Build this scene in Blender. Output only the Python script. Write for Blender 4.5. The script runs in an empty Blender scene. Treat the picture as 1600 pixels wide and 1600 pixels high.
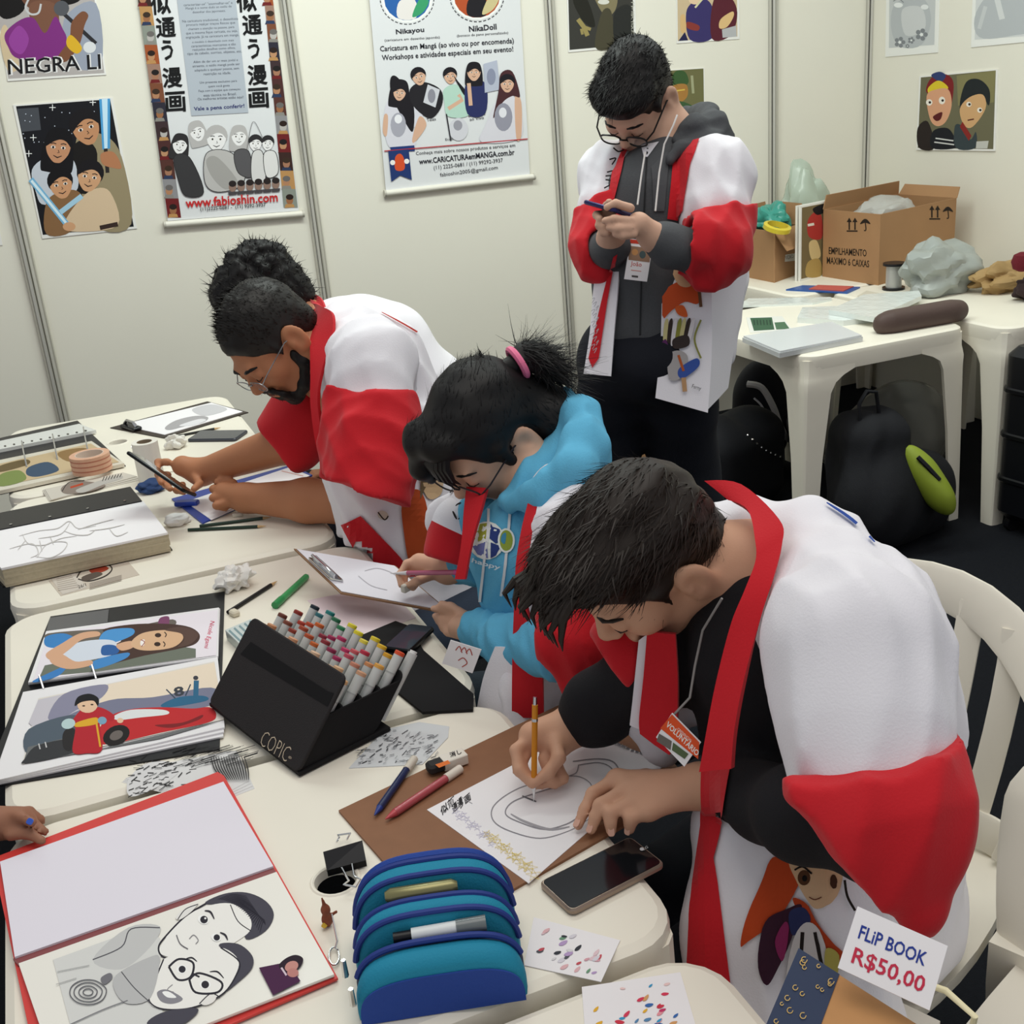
import bpy, bmesh, math, random
import numpy as np
from mathutils import Vector, Matrix
from mathutils.geometry import tessellate_polygon, delaunay_2d_cdt
from mathutils.bvhtree import BVHTree
random.seed(7); RNG = np.random.default_rng(7)
SC = bpy.context.scene
COL = SC.collection

# ------------------------------------------------------------------ camera, world, lights, exposure
FPX = 1787.0                                   # focal length in pixels of the 1600 px frame
PITCH, ROLL, YAW, EYE = math.radians(20.7), math.radians(4.9), math.radians(21.1), 1.65
V = lambda *a: np.array(a, dtype=float)
_F0 = V(math.sin(YAW), math.cos(YAW), 0); _R0 = V(math.cos(YAW), -math.sin(YAW), 0); _U0 = V(0, 0, 1)
CF = _F0*math.cos(PITCH) - _U0*math.sin(PITCH); _Uc = _F0*math.sin(PITCH) + _U0*math.cos(PITCH)
CR = _R0*math.cos(ROLL) - _Uc*math.sin(ROLL); CU = _R0*math.sin(ROLL) + _Uc*math.cos(ROLL)
CC = V(0, 0, EYE)
cam_data = bpy.data.cameras.new('camera'); cam = bpy.data.objects.new('camera', cam_data); COL.objects.link(cam)
cam_data.sensor_width = 36; cam_data.sensor_fit = 'HORIZONTAL'; cam_data.lens = 36*FPX/1600; cam_data.clip_start = .02
cam.matrix_world = Matrix(((CR[0], CU[0], -CF[0], CC[0]), (CR[1], CU[1], -CF[1], CC[1]), (CR[2], CU[2], -CF[2], CC[2]), (0, 0, 0, 1)))
SC.camera = cam
w = bpy.data.worlds.new('hall_light'); SC.world = w; w.use_nodes = True
w.node_tree.nodes['Background'].inputs[0].default_value = (.93, .96, 1.0, 1)
w.node_tree.nodes['Background'].inputs[1].default_value = .42
def area_light(name, loc, size, energy, color=(1, .96, .9), aim=(0, 0, -1)):
    d = bpy.data.lights.new(name, 'AREA'); d.shape = 'RECTANGLE'; d.size, d.size_y = size; d.energy = energy; d.color = color
    o = bpy.data.objects.new(name, d); COL.objects.link(o); o.location = loc
    o.rotation_euler = Vector(aim).to_track_quat('-Z', 'Y').to_euler()
    return o
area_light('hall_lamp', (0.9, 1.2, 4.3), (3.2, 2.6), 62, (1, .95, .87))
area_light('booth_lamp', (1.0, 3.3, 3.05), (1.5, .25), 33, (.9, 1, .93), (0.05, .35, -1))
area_light('booth_lamp', (2.7, 3.0, 3.05), (1.2, .25), 20, (.9, 1, .93), (0.1, .3, -1))
SC.view_settings.view_transform = 'Standard'; SC.view_settings.look = 'None'
SC.view_settings.exposure = 0.0; SC.view_settings.gamma = 1; SC.view_settings.use_curve_mapping = False

# ------------------------------------------------------------------ pixel -> place helpers (a pixel gives a direction; planes and depths give distance)
def ray(px, py): return CF*FPX + CR*(px-800) - CU*(py-800)
def A(px, py, d): return CC + ray(px, py)/FPX*d
def onz(px, py, z): r = ray(px, py); return CC + r*(z-EYE)/r[2]
def onpl(px, py, p0, n): r = ray(px, py); return CC + r*(np.dot(p0-CC, n)/np.dot(r, n))
def proj(p):
    v = np.asarray(p, float) - CC; z = v@CF
    return np.stack([800+FPX*(v@CR)/z, 800-FPX*(v@CU)/z], -1)
def nrm(v): v = np.asarray(v, float); return v/np.linalg.norm(v)

# ------------------------------------------------------------------ materials
def lin(c):
    if isinstance(c, str): c = tuple(int(c[i:i+2], 16)/255 for i in (0, 2, 4))
    return tuple(x/12.92 if x <= .04045 else ((x+.055)/1.055)**2.4 for x in c)
MATS = {}
def mat(c, rough=.6, metal=0, spec=.4, noise=0, nscale=30, bump=0, bscale=200, trans=0, alpha=1, weave=False, coat=0, sheen=0, emit=0, ior=1.45):
    key = (str(c), rough, metal, spec, noise, nscale, bump, bscale, trans, alpha, weave, coat, sheen, emit)
    if key in MATS: return MATS[key]
    m = bpy.data.materials.new('mat_%03d' % len(MATS)); m.use_nodes = True; MATS[key] = m
    nt = m.node_tree; b = nt.nodes['Principled BSDF']; L = lin(c)
    b.inputs['Base Color'].default_value = (*L, 1); b.inputs['Roughness'].default_value = rough; b.inputs['Metallic'].default_value = metal
    b.inputs['Specular IOR Level'].default_value = spec; b.inputs['IOR'].default_value = ior
    b.inputs['Transmission Weight'].default_value = trans; b.inputs['Alpha'].default_value = alpha
    b.inputs['Coat Weight'].default_value = coat; b.inputs['Sheen Weight'].default_value = sheen
    tc = nt.nodes.new('ShaderNodeTexCoord') if (noise or bump) else None
    if noise:
        n = nt.nodes.new('ShaderNodeTexNoise'); n.inputs['Scale'].default_value = nscale; n.inputs['Detail'].default_value = 5
        r = nt.nodes.new('ShaderNodeMix'); r.data_type = 'RGBA'
        r.inputs[6].default_value = (*[max(0, x*(1-noise)) for x in L], 1); r.inputs[7].default_value = (*[min(1, x*(1+noise)) for x in L], 1)
        nt.links.new(tc.outputs['Object'], n.inputs['Vector']); nt.links.new(n.outputs['Fac'], r.inputs[0]); nt.links.new(r.outputs[2], b.inputs['Base Color'])
    if bump:
        n = nt.nodes.new('ShaderNodeTexNoise'); n.inputs['Scale'].default_value = bscale; n.inputs['Detail'].default_value = 3
        bp = nt.nodes.new('ShaderNodeBump'); bp.inputs['Strength'].default_value = bump; bp.inputs['Distance'].default_value = .004
        nt.links.new(tc.outputs['Object'], n.inputs['Vector']); nt.links.new(n.outputs['Fac'], bp.inputs['Height']); nt.links.new(bp.outputs['Normal'], b.inputs['Normal'])
    return m
PLASTIC = mat('efe9da', .42, spec=.4, noise=.04, nscale=6)
PAPER = mat('f1eef0', .75, spec=.2)
CLEAR = mat('eef2f0', .12, spec=.6, alpha=.22)
ALU = mat('cfccc2', .35, metal=.35)
CHROME = mat('d8d8d8', .15, metal=1)
BLACKP = mat('16161a', .35)
INK = mat('1b1a1c', .7)

# ------------------------------------------------------------------ object helpers
def wloc(o):
    p = V(0, 0, 0)
    while o is not None: p = p + np.array(o.location); o = o.parent
    return p
def tag(o, label, cat, group=None):
    o['label'] = label; o['category'] = cat
    if group: o['group'] = group
    return o
def thing(name, label, cat, loc, group=None):
    o = bpy.data.objects.new(name, None); COL.objects.link(o); o.location = tuple(loc); o.empty_display_size = .05
    return tag(o, label, cat, group)
def ob(name, verts, faces, mats, parent=None, smooth=False, mi=None, kind=None, origin=None):
    """one mesh object from world-space vertices"""
    verts = np.asarray(verts, float)
    if parent is not None: org = wloc(parent)
    elif origin is not None: org = np.asarray(origin, float)
    else:
        lo, hi = verts.min(0), verts.max(0); org = V((lo[0]+hi[0])/2, (lo[1]+hi[1])/2, lo[2])
    me = bpy.data.meshes.new(name); me.from_pydata((verts-org).tolist(), [], [tuple(int(i) for i in f) for f in faces])
    if not isinstance(mats, (list, tuple)): mats = [mats]
    for m in mats: me.materials.append(m)
    if mi is not None: me.polygons.foreach_set('material_index', np.asarray(mi, dtype=np.int32))
    if smooth: me.polygons.foreach_set('use_smooth', np.ones(len(me.polygons), dtype=bool))
    me.update(); o = bpy.data.objects.new(name, me); COL.objects.link(o)
    if parent is not None: o.parent = parent
    else: o.location = tuple(org)
    if kind: o['kind'] = kind
    return o
class MB:
    """collects shapes (world space) into ONE mesh"""
    def __init__(s): s.v = []; s.f = []; s.m = []; s.n = 0
    def add(s, verts, faces, mi=0):
        verts = np.asarray(verts, float); s.v.append(verts)
        for f in faces: s.f.append([int(i)+s.n for i in f]); s.m.append(mi)
        s.n += len(verts); return s
    def box(s, c, half, M=None, mi=0, taper=1.0):
        c = np.asarray(c, float); hx, hy, hz = half; M = np.eye(3) if M is None else M
        P = np.array([(x*hx*(taper if z > 0 else 1), y*hy*(taper if z > 0 else 1), z*hz) for z in (-1, 1) for y in (-1, 1) for x in (-1, 1)])
        return s.add(c+P@M.T, [(0, 2, 3, 1), (4, 5, 7, 6), (0, 1, 5, 4), (2, 6, 7, 3), (0, 4, 6, 2), (1, 3, 7, 5)], mi)
    def rbox(s, c, half, r, M=None, mi=0, seg=4, e=.25):
        """slab with rounded plan corners (x,y) and bevelled z edges"""
        hx, hy, hz = half; r = min(r, hx*.99, hy*.99); pts = []
        for cx, cy, a0 in ((hx-r, hy-r, 0), (-hx+r, hy-r, 90), (-hx+r, -hy+r, 180), (hx-r, -hy+r, 270)):
            for i in range(seg+1):
                a = math.radians(a0+90*i/seg); pts.append((cx, cy, math.cos(a), math.sin(a)))
        b = min(hz*e*2, r*.6); M = np.eye(3) if M is None else M; rings = []
        for z, ins in ((-hz, b), (-hz+b, 0), (hz-b, 0), (hz, b)):
            rings.append(np.array([(x+(r-ins)*nx, y+(r-ins)*ny, z) for x, y, nx, ny in pts]))
        return s.loft([np.asarray(c, float)+R@M.T for R in rings], mi)
    def loft(s, rings, mi=0, cap=True, closed=True):
        n = len(rings[0]); vs = np.concatenate(rings); fs = []
        for k in range(len(rings)-1):
            for i in range(n if closed else n-1):
                j = (i+1) % n; fs.append((k*n+i, k*n+j, (k+1)*n+j, (k+1)*n+i))
        if cap and closed:
            fs.append(tuple(range(n-1, -1, -1))); fs.append(tuple((len(rings)-1)*n+i for i in range(n)))
        return s.add(vs, fs, mi)
    def tube(s, pts, r, seg=8, mi=0, closed=False, cap=True):
        pts = [np.asarray(p, float) for p in pts]; n = len(pts)
        if np.isscalar(r): r = [r]*n
        rings = []; u = None
        for i, p in enumerate(pts):
            a = pts[(i-1) % n] if (i > 0 or closed) else p; b = pts[(i+1) % n] if (i < n-1 or closed) else p
            t = nrm(b-a)
            if u is None: u = np.cross(t, V(0, 0, 1)); u = np.cross(t, V(0, 1, 0)) if np.linalg.norm(u) < .1 else u
            u = nrm(u-t*np.dot(u, t)); w_ = np.cross(t, u)
            rings.append(np.array([p+r[i]*(math.cos(q)*u+math.sin(q)*w_) for q in np.linspace(0, 2*math.pi, seg, endpoint=False)]))
        if closed: rings.append(rings[0].copy())
        return s.loft(rings, mi, cap and not closed)
    def lathe(s, c, prof, axis=(0, 0, 1), seg=20, mi=0, cap=True):
        ax = nrm(axis); u = nrm(np.cross(ax, V(0, 1, 0) if abs(ax[1]) < .9 else V(1, 0, 0))); w_ = np.cross(ax, u)
        return s.loft([np.array([np.asarray(c)+ax*h+rr*(math.cos(q)*u+math.sin(q)*w_) for q in np.linspace(0, 2*math.pi, seg, endpoint=False)]) for rr, h in prof], mi, cap)
    def prism(s, poly, vec, mi=0):
        poly = np.asarray(poly, float); n = len(poly); vec = np.asarray(vec, float)
        tri = tessellate_polygon([[Vector(p) for p in poly]])
        fs = [tuple(t) for t in tri]+[tuple(n+i for i in reversed(t)) for t in tri]
        fs += [(i, (i+1) % n, n+(i+1) % n, n+i) for i in range(n)]
        return s.add(np.concatenate([poly, poly+vec]), fs, mi)
    def build(s, name, mats, parent=None, smooth=False, kind=None, fix=True):
        o = ob(name, np.concatenate(s.v), s.f, mats, parent, smooth, s.m, kind)
        if fix:
            bm = bmesh.new(); bm.from_mesh(o.data); bmesh.ops.recalc_face_normals(bm, faces=bm.faces); bm.to_mesh(o.data); bm.free()
        return o
def soft(o, angle=40):
    me = o.data; me.polygons.foreach_set('use_smooth', np.ones(len(me.polygons), dtype=bool)); me.set_sharp_from_angle(angle=math.radians(angle)); return o
def rotz(a): c, s_ = math.cos(a), math.sin(a); return np.array([[c, -s_, 0], [s_, c, 0], [0, 0, 1]])
def frame(x, y, z): return np.stack([nrm(x), nrm(y), nrm(z)], 1)
def copy_tree(o, parent=None):
    c = o.copy(); COL.objects.link(c); c.parent = parent
    for ch in list(o.children): copy_tree(ch, c)
    return c

# ------------------------------------------------------------------ implicit (rounded, continuous) bodies -> mesh
def smin(a, b, k):
    if k <= 0: return np.minimum(a, b)
    h = np.clip(.5+.5*(b-a)/k, 0, 1); return b*(1-h)+a*h-k*h*(1-h)
class Blob:
    def __init__(s, h=.006): s.h = h; s.p = []
    def _a(s, op, fn, lo, hi, k): s.p.append((op, fn, lo, hi, k)); return s
    def cone(s, a, b, ra, rb=None, k=.02, op='u'):
        a = np.asarray(a, float); b = np.asarray(b, float); rb = ra if rb is None else rb; ba = b-a; L = max(ba@ba, 1e-9)
        def fn(P):
            t = np.clip(((P-a)@ba)/L, 0, 1); return np.linalg.norm(P-a-t[..., None]*ba, axis=-1)-(ra+t*(rb-ra))
        m = max(ra, rb); return s._a(op, fn, np.minimum(a, b)-m, np.maximum(a, b)+m, k)
    def chain(s, pts, k=.02):
        for (a, ra), (b, rb) in zip(pts[:-1], pts[1:]): s.cone(a, b, ra, rb, k)
        return s
    def ell(s, c, r, M=None, k=.02, op='u'):
        c = np.asarray(c, float); r = np.asarray(r, float); M = np.eye(3) if M is None else M; e = np.abs(M)@r
        def fn(P):
            q = (P-c)@M/r; n = np.linalg.norm(q, axis=-1); g = np.linalg.norm(q/r, axis=-1)
            return np.where(g > 1e-9, n*(n-1)/np.maximum(g, 1e-9), -r.min())
        return s._a(op, fn, c-e, c+e, k)
    def box(s, c, half, rr=.01, M=None, k=.02, op='u'):
        c = np.asarray(c, float); half = np.asarray(half, float)-rr; M = np.eye(3) if M is None else M; e = np.abs(M)@(half+rr)
        def fn(P):
            q = np.abs((P-c)@M)-half; return np.linalg.norm(np.maximum(q, 0), axis=-1)+np.minimum(q.max(-1), 0)-rr
        return s._a(op, fn, c-e, c+e, k)
    def cut(s, p0, n, k=0):           # keep the side the normal points away from
        p0 = np.asarray(p0, float); n = nrm(n); return s._a('i', lambda P: (P-p0)@n, None, None, k)
    def mesh(s, disp=None):
        h = s.h; us = [p for p in s.p if p[0] == 'u']
        lo = np.min([p[2] for p in us], 0)-3*h-.012; hi = np.max([p[3] for p in us], 0)+3*h+.012
        n = np.ceil((hi-lo)/h).astype(int)+1
        ax = [lo[i]+h*np.arange(n[i]) for i in range(3)]; D = np.full(n, 1.0)
        for op, fn, a, b, k in s.p:
            if a is None: i0, i1 = np.zeros(3, int), n
            else:
                m = k+3*h; i0 = np.clip(np.floor((a-m-lo)/h).astype(int), 0, n); i1 = np.clip(np.ceil((b+m-lo)/h).astype(int)+1, 0, n)
            if (i1 <= i0).any(): continue
            sl = tuple(slice(i0[i], i1[i]) for i in range(3))
            P = np.stack(np.meshgrid(*[ax[i][sl[i]] for i in range(3)], indexing='ij'), -1); d = fn(P); S = D[sl]
            if op == 'u': D[sl] = smin(S, d, k)
            elif op == 's': D[sl] = -smin(-S, d, k)
            else: D[sl] = np.maximum(S, d) if k <= 0 else -smin(-S, -d, k)
        if disp is not None:
            idx = np.nonzero(np.abs(D) < .035); P = np.stack([ax[i][idx[i]] for i in range(3)], -1); D[idx] += disp(P)
        return surface_nets(D, lo, h)
def surface_nets(D, lo, h):
    S = D < 0; c = np.zeros(np.array(D.shape)-1, np.int8)
    for i in (0, 1):
        for j in (0, 1):
            for k in (0, 1): c += S[i:D.shape[0]-1+i, j:D.shape[1]-1+j, k:D.shape[2]-1+k]
    act = (c > 0) & (c < 8); I = np.argwhere(act); num = np.full(act.shape, -1, np.int64); num[act] = np.arange(len(I))
    acc = np.zeros((len(I), 3)); cnt = np.zeros(len(I))
    cor = [(i, j, k) for i in (0, 1) for j in (0, 1) for k in (0, 1)]
    for a in cor:
        for ax in range(3):
            if a[ax]: continue
            b = list(a); b[ax] = 1
            da = D[I[:, 0]+a[0], I[:, 1]+a[1], I[:, 2]+a[2]]; db = D[I[:, 0]+b[0], I[:, 1]+b[1], I[:, 2]+b[2]]
            x = (da < 0) != (db < 0); t = np.where(x, da/np.where(x, da-db, 1), 0)
            p = np.array(a, float)+np.zeros((len(I), 3)); p[:, ax] += t; acc += p*x[:, None]; cnt += x
    verts = lo+h*(I+acc/cnt[:, None]); faces = []
    for ax in range(3):
        sl0 = [slice(None)]*3; sl1 = [slice(None)]*3; sl0[ax] = slice(0, -1); sl1[ax] = slice(1, None)
        E = np.argwhere(S[tuple(sl0)] != S[tuple(sl1)]); u, w_ = (ax+1) % 3, (ax+2) % 3
        E = E[(E[:, u] > 0) & (E[:, w_] > 0) & (E[:, u] < D.shape[u]-1) & (E[:, w_] < D.shape[w_]-1)]
        q = []
        for du, dw in ((1, 1), (0, 1), (0, 0), (1, 0)):
            e = E.copy(); e[:, u] -= du; e[:, w_] -= dw; q.append(num[e[:, 0], e[:, 1], e[:, 2]])
        q = np.stack(q, 1); flip = ~S[E[:, 0], E[:, 1], E[:, 2]]; q[flip] = q[flip][:, ::-1]; faces.append(q)
    return verts, np.concatenate(faces)
def folds(amp, scale, direction=None, seed=0, stretch=4):
    """smooth wrinkle field: bands that run along 'direction'"""
    g = np.random.default_rng(seed); W = []
    d = nrm(direction) if direction is not None else None
    for i in range(7):
        k = nrm(g.normal(size=3))
        if d is not None: k = nrm(k-d*np.dot(k, d)*(1-1/stretch))
        W.append((k*g.uniform(.6, 1.6)*scale, g.uniform(0, 6.28), g.uniform(.5, 1)))
    def fn(P):
        s_ = 0
        for k, ph, a in W: s_ = s_ + a*np.sin(P@k+ph)
        return amp*s_/3
    return fn
def creases(amp, scale, direction, seed=0, stretch=5):
    """cloth creases: rounded valleys with sharper ridges, running along 'direction'"""
    g = np.random.default_rng(seed); W = []; d = nrm(direction)
    for i in range(5):
        k = g.normal(size=3); k = nrm(k-d*np.dot(k, d)*(1-1/stretch)); W.append((k*g.uniform(.5, 1.4)*scale, nrm(g.normal(size=3))*scale*.35, g.uniform(0, 6.28), g.uniform(.5, 1)))
    def fn(P):
        s_ = 0
        for k, k2, ph, a in W: s_ = s_ + a*(np.abs(np.sin(P@k+ph+1.3*np.sin(P@k2+ph)))-.62)
        return amp*s_/1.6
    return fn
def relax(v, f, it=1):
    """Laplacian smoothing of a quad mesh"""
    f = np.asarray(f)
    for _ in range(it):
        acc = np.zeros_like(v); cnt = np.zeros(len(v))
        for i in range(4):
            for j in ((i+1) % 4, (i-1) % 4):
                np.add.at(acc, f[:, i], v[f[:, j]]); np.add.at(cnt, f[:, i], 1)
        v = v*.4+.6*acc/np.maximum(cnt, 1)[:, None]
    return v
def blob_ob(b, name, m, parent, disp=None, it=1):
    v, f = b.mesh(disp); v = relax(v, f, it); return ob(name, v, f, m, parent, smooth=True)

# ------------------------------------------------------------------ flat print: coloured shapes laid on a surface
TXT = {}
def text_mesh(s_, bold=0.0, shear=0.0):
    key = (s_, bold, shear)
    if key not in TXT:
        c = bpy.data.curves.new('t', 'FONT'); c.body = s_; c.offset = bold; c.shear = shear; c.resolution_u = 2
        o = bpy.data.objects.new('t', c); COL.objects.link(o)
        me = bpy.data.meshes.new_from_object(o.evaluated_get(bpy.context.evaluated_depsgraph_get()))
        vs = np.array([v.co[:2] for v in me.vertices]).reshape(-1, 2); fs = [tuple(p.vertices) for p in me.polygons]
        bpy.data.objects.remove(o); bpy.data.curves.remove(c); bpy.data.meshes.remove(me)
        lo, hi = vs.min(0), vs.max(0); TXT[key] = (vs-lo, fs, hi-lo)
    return TXT[key]
class Print:
    """2-D artwork in photo pixels, carried onto a plane (p0, n) or onto a mesh through a BVH"""
    def __init__(s, fn, n, lift=.0004, step=.00002):
        s.fn = fn; s.n = np.asarray(n, float); s.lift = lift; s.step = step; s.mb = MB(); s.mats = []; s.k = 0
    def _mi(s, c, rough=.7):
        m = c if not isinstance(c, (str, tuple)) else mat(c, rough, spec=.25)
        if m not in s.mats: s.mats.append(m)
        return s.mats.index(m)
    def _put(s, P2, faces, c):
        off = s.n*(s.lift+s.step*s.k); s.k += 1
        s.mb.add(np.array([s.fn(x, y)+off for x, y in P2]), faces, s._mi(c)); return s
    def poly(s, pts, c):
        t = tessellate_polygon([[Vector((x, y, 0)) for x, y in pts]]); return s._put(pts, t, c)
    def ell(s, x, y, rx, ry, c, a=0, n=18):
        ca, sa = math.cos(math.radians(a)), math.sin(math.radians(a))
        return s._put([(x+rx*math.cos(q)*ca-ry*math.sin(q)*sa, y+rx*math.cos(q)*sa+ry*math.sin(q)*ca) for q in np.linspace(0, 2*math.pi, n, endpoint=False)], [tuple(range(n))], c)
    def line(s, pts, w_, c, taper=False, closed=False):
        P = [np.array(p, float) for p in pts]; n = len(P)
        if closed: P = P+[P[0]]; n += 1
        L = []; R_ = []
        for i in range(n):
            a = P[max(i-1, 0)]; b = P[min(i+1, n-1)]
            if closed and i in (0, n-1): a, b = P[-2], P[1]
            t = b-a; t = t/max(np.linalg.norm(t), 1e-6); q = np.array([-t[1], t[0]])*w_/2*((.35+.65*math.sin(math.pi*(i+.3)/(n-.4))) if taper else 1)
            L.append(P[i]+q); R_.append(P[i]-q)
        return s._put(L+R_, [(i, i+1, n+i+1, n+i) for i in range(n-1)], c)
    def curve(s, pts, w_, c, taper=False, closed=False, sub=6):
        return s.line(smooth2(pts, sub, closed), w_, c, taper, closed)
    def blob(s, pts, c, sub=5): return s.poly(smooth2(pts, sub, True), c)
    def text(s, t, p0, p1, c, h=None, bold=0.0, shear=0.0, updir=None):
        """baseline from pixel p0 to pixel p1; h = height in pixels (None keeps the letters' shape)"""
        vs, fs, sz = text_mesh(t, bold, shear); p0 = np.array(p0, float); d = np.array(p1, float)-p0
        u = np.array([d[1], -d[0]])/np.linalg.norm(d) if updir is None else np.array(updir, float)/np.linalg.norm(updir)
        hh = np.linalg.norm(d)*sz[1]/sz[0] if h is None else h
        return s._put([p0+d*(x/sz[0])+u*hh*(y/sz[1]) for x, y in vs], fs, c)
    def build(s, name, parent):
        o = ob(name, np.concatenate(s.mb.v), s.mb.f, s.mats, parent, False, s.mb.m); return o
def smooth2(pts, sub=6, closed=False):
    P = [np.array(p, float) for p in pts]; n = len(P); out = []
    for i in range(n if closed else n-1):
        p0 = P[(i-1) % n] if (closed or i > 0) else P[0]; p1 = P[i]; p2 = P[(i+1) % n]; p3 = P[(i+2) % n] if (closed or i+2 < n) else P[-1]
        for k in range(sub):
            t = k/sub; out.append(.5*(2*p1+(p2-p0)*t+(2*p0-5*p1+4*p2-p3)*t*t+(3*p1-p0-3*p2+p3)*t**3))
    if not closed: out.append(P[-1])
    return out
def plane_print(p0, n, lift=.0004, step=.00002):
    p0 = np.asarray(p0, float); n = nrm(n)
    if np.dot(CC-p0, n) < 0: n = -n
    return Print(lambda x, y: onpl(x, y, p0, n), n, lift, step)
def top_print(z, **k): return plane_print(V(0, 0, z), V(0, 0, 1), **k)
# ================================================================== the room shell
YW, XW = 4.785, 3.876
WALLM = mat('e9e5d8', .5, spec=.35, noise=.02, nscale=3, bump=.05, bscale=60)
def struct(o): o['kind'] = 'structure'; return o
FLOORM = mat('17191e', .9, spec=.15, noise=.3, nscale=120, bump=.4, bscale=400)
fl = struct(MB().box((1.2, 2.0, -.03), (4.2, 4.2, .03)).build('floor', FLOORM))
DARKGAP = mat('2c2c2a', .5)
def make_post(parent, x, y, ang=0):
    """octagonal aluminium shell-scheme post with grooves"""
    Mz = rotz(ang); b = MB(); b.box((x, y, 1.25), (.013, .013, 1.25), Mz, 1)
    for k in range(8):
        a = k*math.pi/4+math.pi/8; q = V(x, y, 0)+Mz@V(.019*math.cos(a), .019*math.sin(a), 0)
        b.box((q[0], q[1], 1.25), (.0052, .0045, 1.25), rotz(ang+a+math.pi/2), 0)
    b.build('post', [ALU, DARKGAP], parent)
wb = struct(MB().box((.8, YW+.045, 1.25), (3.12, .012, 1.25)).build('wall_back', WALLM))
XP = [-2.267, -1.148, -.029, 1.089, 2.208, 3.327, XW]
for a, b in zip(XP[:-1], XP[1:]):
    MB().box(((a+b)/2, YW+.012, 1.25), ((b-a)/2-.017, .012, 1.25)).build('panel', WALLM, wb)
for x in XP: make_post(wb, x, YW-.006)
wr = struct(MB().box((XW+.045, 3.1, 1.25), (.012, 1.71, 1.25)).build('wall_right', WALLM))
YP = [YW, YW-1.119, YW-2.238, YW-3.357]
for a, b in zip(YP[:-1], YP[1:]):
    MB().box((XW+.012, (a+b)/2, 1.25), (.012, (a-b)/2-.017, 1.25)).build('panel', WALLM, wr)
for y in YP[1:]: make_post(wr, XW-.006, y)

# ================================================================== things on the walls
PB, NB = V(0, YW, 0), V(0, -1, 0)
PR, NR = V(XW, 0, 0), V(-1, 0, 0)
def sheet(name, label, cat, cor, p0, n, th, m, group=None, off=.0006):
    P = np.array([onpl(x, y, p0+n*off, n) for x, y in cor]); t = thing(name, label, cat, (P[:, 0].mean(), P[:, 1].mean(), P[:, 2].min()), group)
    MB().prism(P, n*th).build('sheet', m, t)
    return t, plane_print(p0+n*(off+th), n)
WHITEM = mat('eceae6', .5)
def face(pr, x, y, r, skin, hair, a=0, long=False, line='2a2020', eyes=True):
    ca, sa = math.cos(math.radians(a)), math.sin(math.radians(a)); T = lambda u, v: (x+r*(u*ca-v*sa), y+r*(u*sa+v*ca))
    if long: pr.blob([T(-1.05, -.2), T(-.6, -1.25), T(.6, -1.25), T(1.05, -.2), T(1.15, 1.5), T(.75, 1.8), T(-.75, 1.8), T(-1.15, 1.5)], hair)
    else: pr.ell(*T(0, -.3), r*1.02, r*1.0, hair, a)
    pr.blob([T(-.8, -.3), T(-.78, .4), T(-.35, 1.0), T(0, 1.12), T(.35, 1.0), T(.78, .4), T(.8, -.3), T(0, -.75)], skin)
    pr.blob([T(-.95, 0), T(-.85, -.8), T(0, -1.2), T(.85, -.8), T(.95, 0), T(.55, -.42), T(.1, -.55), T(-.4, -.35)], hair)
    if eyes:
        for s_ in (-1, 1):
            pr.ell(*T(.36*s_, .02), r*.16, r*.11, 'f4f0ea', a, 10); pr.ell(*T(.36*s_, .03), r*.09, r*.1, line, a, 8)
            pr.line([T(.36*s_-.2, -.22), T(.36*s_, -.28), T(.36*s_+.2, -.22)], r*.07, line)
        pr.line([T(-.3, .6), T(0, .74), T(.3, .6)], r*.09, line, True); pr.line([T(.02, .2), T(.1, .38), T(-.03, .4)], r*.05, line)
# --- singer poster
t, p = sheet('poster', 'poster of a singer in a purple top with big lettering along its foot', 'poster', [(12, 127), (166, 117), (142, -62), (-18, -52)], PB, NB, .003, WHITEM)
p.poly([(13, 123), (163, 114), (140, -58), (-16, -50)], 'b4adab'); p.blob([(100, 30), (150, 5), (158, 100), (110, 100)], '9aa0b0'); p.blob([(0, 60), (10, 40), (30, 100), (12, 110)], 'd3bd9c')
p.blob([(-10, -40), (30, -50), (40, 10), (10, 30), (-8, 10)], '151213'); p.blob([(86, -40), (110, -45), (128, -5), (105, 8), (90, 0)], '151213')
p.blob([(30, -20), (60, -40), (95, -30), (92, 8), (72, 22), (40, 8)], '6f4a3a'); p.blob([(48, 5), (84, 5), (92, 40), (70, 58), (50, 40)], '7a5341')
p.blob([(8, 52), (30, 32), (52, 28), (70, 52), (86, 26), (98, 45), (104, 62), (94, 90), (30, 92), (12, 72)], '7f2f7e'); p.blob([(14, 60), (30, 40), (45, 60), (35, 84), (20, 78)], '96429a')
p.curve([(45, -2), (40, 12), (48, 22), (60, 20), (64, 6)], 3.2, 'c6c6c8'); p.line([(98, 20), (150, 68)], 6, '2c2b30'); p.ell(96, 13, 12, 12, '55565c')
p.blob([(90, 90), (108, 62), (112, 35), (128, 18), (138, 24), (132, 40), (124, 70), (104, 96)], '7b4f38'); p.blob([(104, 62), (112, 55), (128, 74), (120, 84), (106, 74)], 'dcae2c'); p.ell(140, 74, 10, 9, 'dcdde0')
p.text('NEGRA LI', (15, 118), (160, 109), 'e8e6e6', 26, .03); p.text('NEGRA LI', (13, 117), (158, 108), '17161a', 24, .012); p.build('print', t)
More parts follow.
